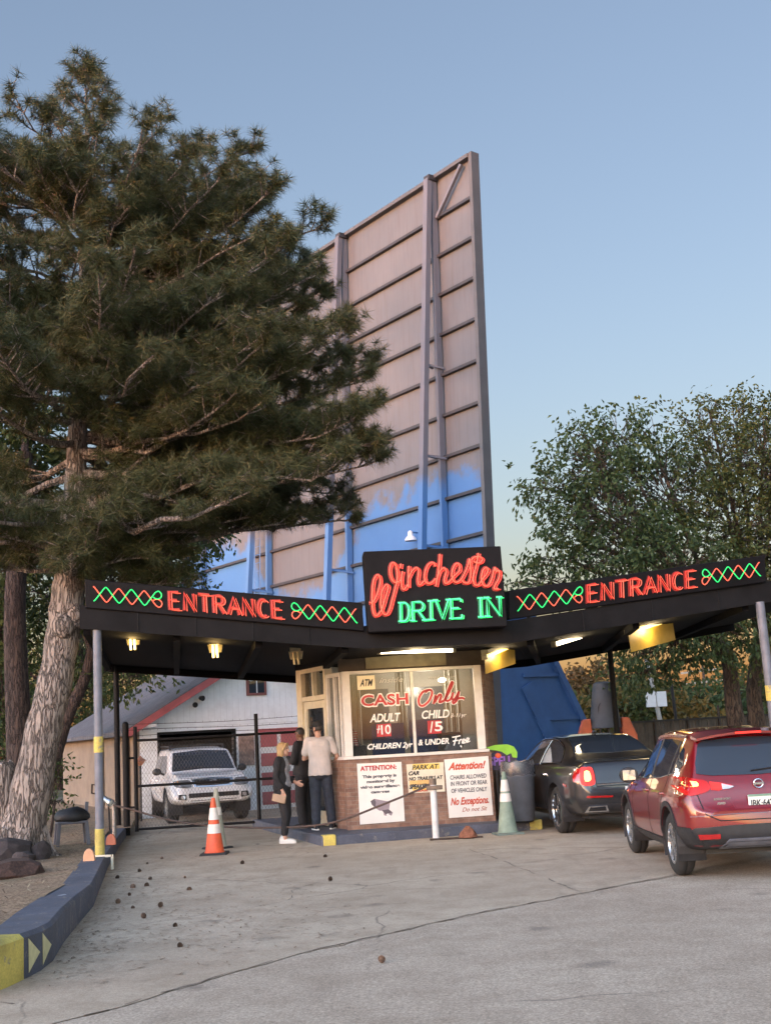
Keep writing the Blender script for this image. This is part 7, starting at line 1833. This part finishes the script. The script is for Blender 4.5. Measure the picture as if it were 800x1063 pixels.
mb = MB(); mb.cyl((0, 0, 0), (0, 0, 5.6), .14, .1); mb.build('pole', M['bark_brown'], up_, True)
for z in (4.1, 4.9): 
    mb = MB(); mb.bar((-1.6, 0, z-.1), (1.6, 0, z+.1), .14); mb.build('crossarm', pm('pale_wood', (.3, .27, .22), .8), up_)
mb = MB(); a0 = U(480, 716, 95); a1 = U(640, 705, 95)
for dz in (0, .55): mb.tube([tuple(a0.lerp(a1, t)+Z3*(dz-1.2*4*t*(1-t)*.4)) for t in np.linspace(0, 1, 14)], .018, 4)
o = mb.build('power_line', M['dark_metal'], None, loc=a0); tag(o, 'two thin power lines crossing the pale sky under the right canopy', 'power line')
# parked car beyond the fence: only its roof shows
far_rows = sed_rows
bc = Car('parked_car', 'pale-roofed car parked beyond the board fence near the tree trunks', 'car', tuple(U(752, 772, 80).xy)+(0,), R(70), [tuple([r[0]]+[v*1.08 if 1 <= i <= 3 else v for i, v in enumerate(r[1:], 1)]) for r in suv_rows], VL, (.98, 3.77), .36, M['white_car'])
bc.add_wheels(.22, 5, .22)
for side in ('left', 'right'): bc.patch('side_window', side, [(.5, 1.25), (.62, 1.66), (2.5, 1.68), (3.0, 1.3)], M['car_glass'], .004)
# ================================================================== behind the camera: unseen store and trees added to keep sun off the lane
bx = Vector((-math.sin(R(SUN_AZ)), -math.cos(R(SUN_AZ)), 0)); by_ = Vector((-bx.y, bx.x, 0))
def shade_row(seed=60):
    c0 = Vector((0, 12, 0))+bx*135
    Mb = Matrix((by_, bx, Z3)).transposed()
    s = thing('shade_store', 'long low brick store, unseen, added behind the viewer to block the low sun', 'building', tuple(c0))
    H = 5.0
    mb = MB(); mb.box(c0+Z3*H/2, (120, 12, H), Mb); mb.build('wall', M['brick'], s, world=True)
    mb = MB(); mb.box(c0+Z3*(H+.15), (120.6, 12.6, .3), Mb); mb.build('roof', M['shingles'], s, world=True)
    for k in range(-12, 13):
        mb = MB(); mb.box(c0+by_*k*4.9-bx*6.03+Z3*1.7, (3, .1, 2.2), Mb); w_ = mb.build('window', M['car_glass'], s, world=True)
    f0 = c0-bx*9; random.seed(seed)
    bl = [(f0+Vector((rnd(-2.6, 2.6), rnd(-2.2, 2.2), rnd(3.5, 9.6))), (rnd(1.6, 2.6), rnd(1.6, 2.6), rnd(1.2, 1.9))) for _ in range(11)]
    t0 = decid('street_tree', 'unseen broadleaf street tree across the street, shading the lane', f0, [f0, f0+Z3*1.5, f0+Z3*3.2], bl, 5200, .42, M['leaf_olive'], M['bark_brown'], .24, 'street trees across the street', seed=seed, cl=10)
    t0.scale = (1.8,)*3
    for k, q in ((-1.62, 1.12), (-2.15, .74), (-2.7, .72), (-3.2, .8), (-3.75, 1.05), (-4.4, 1.0), (-1.0, 1.75), (-.35, 1.9), (.7, 1.8), (1.4, 1.6), (2.2, 1.7), (3.1, 1.5), (4.0, 1.6)):
        c = copy_tree(t0); c.location = f0+by_*k*8.2+bx*rnd(-1, 1.5); c.rotation_euler = (0, 0, rnd(0, 6)); c.scale = (q, q, q)
shade_row()
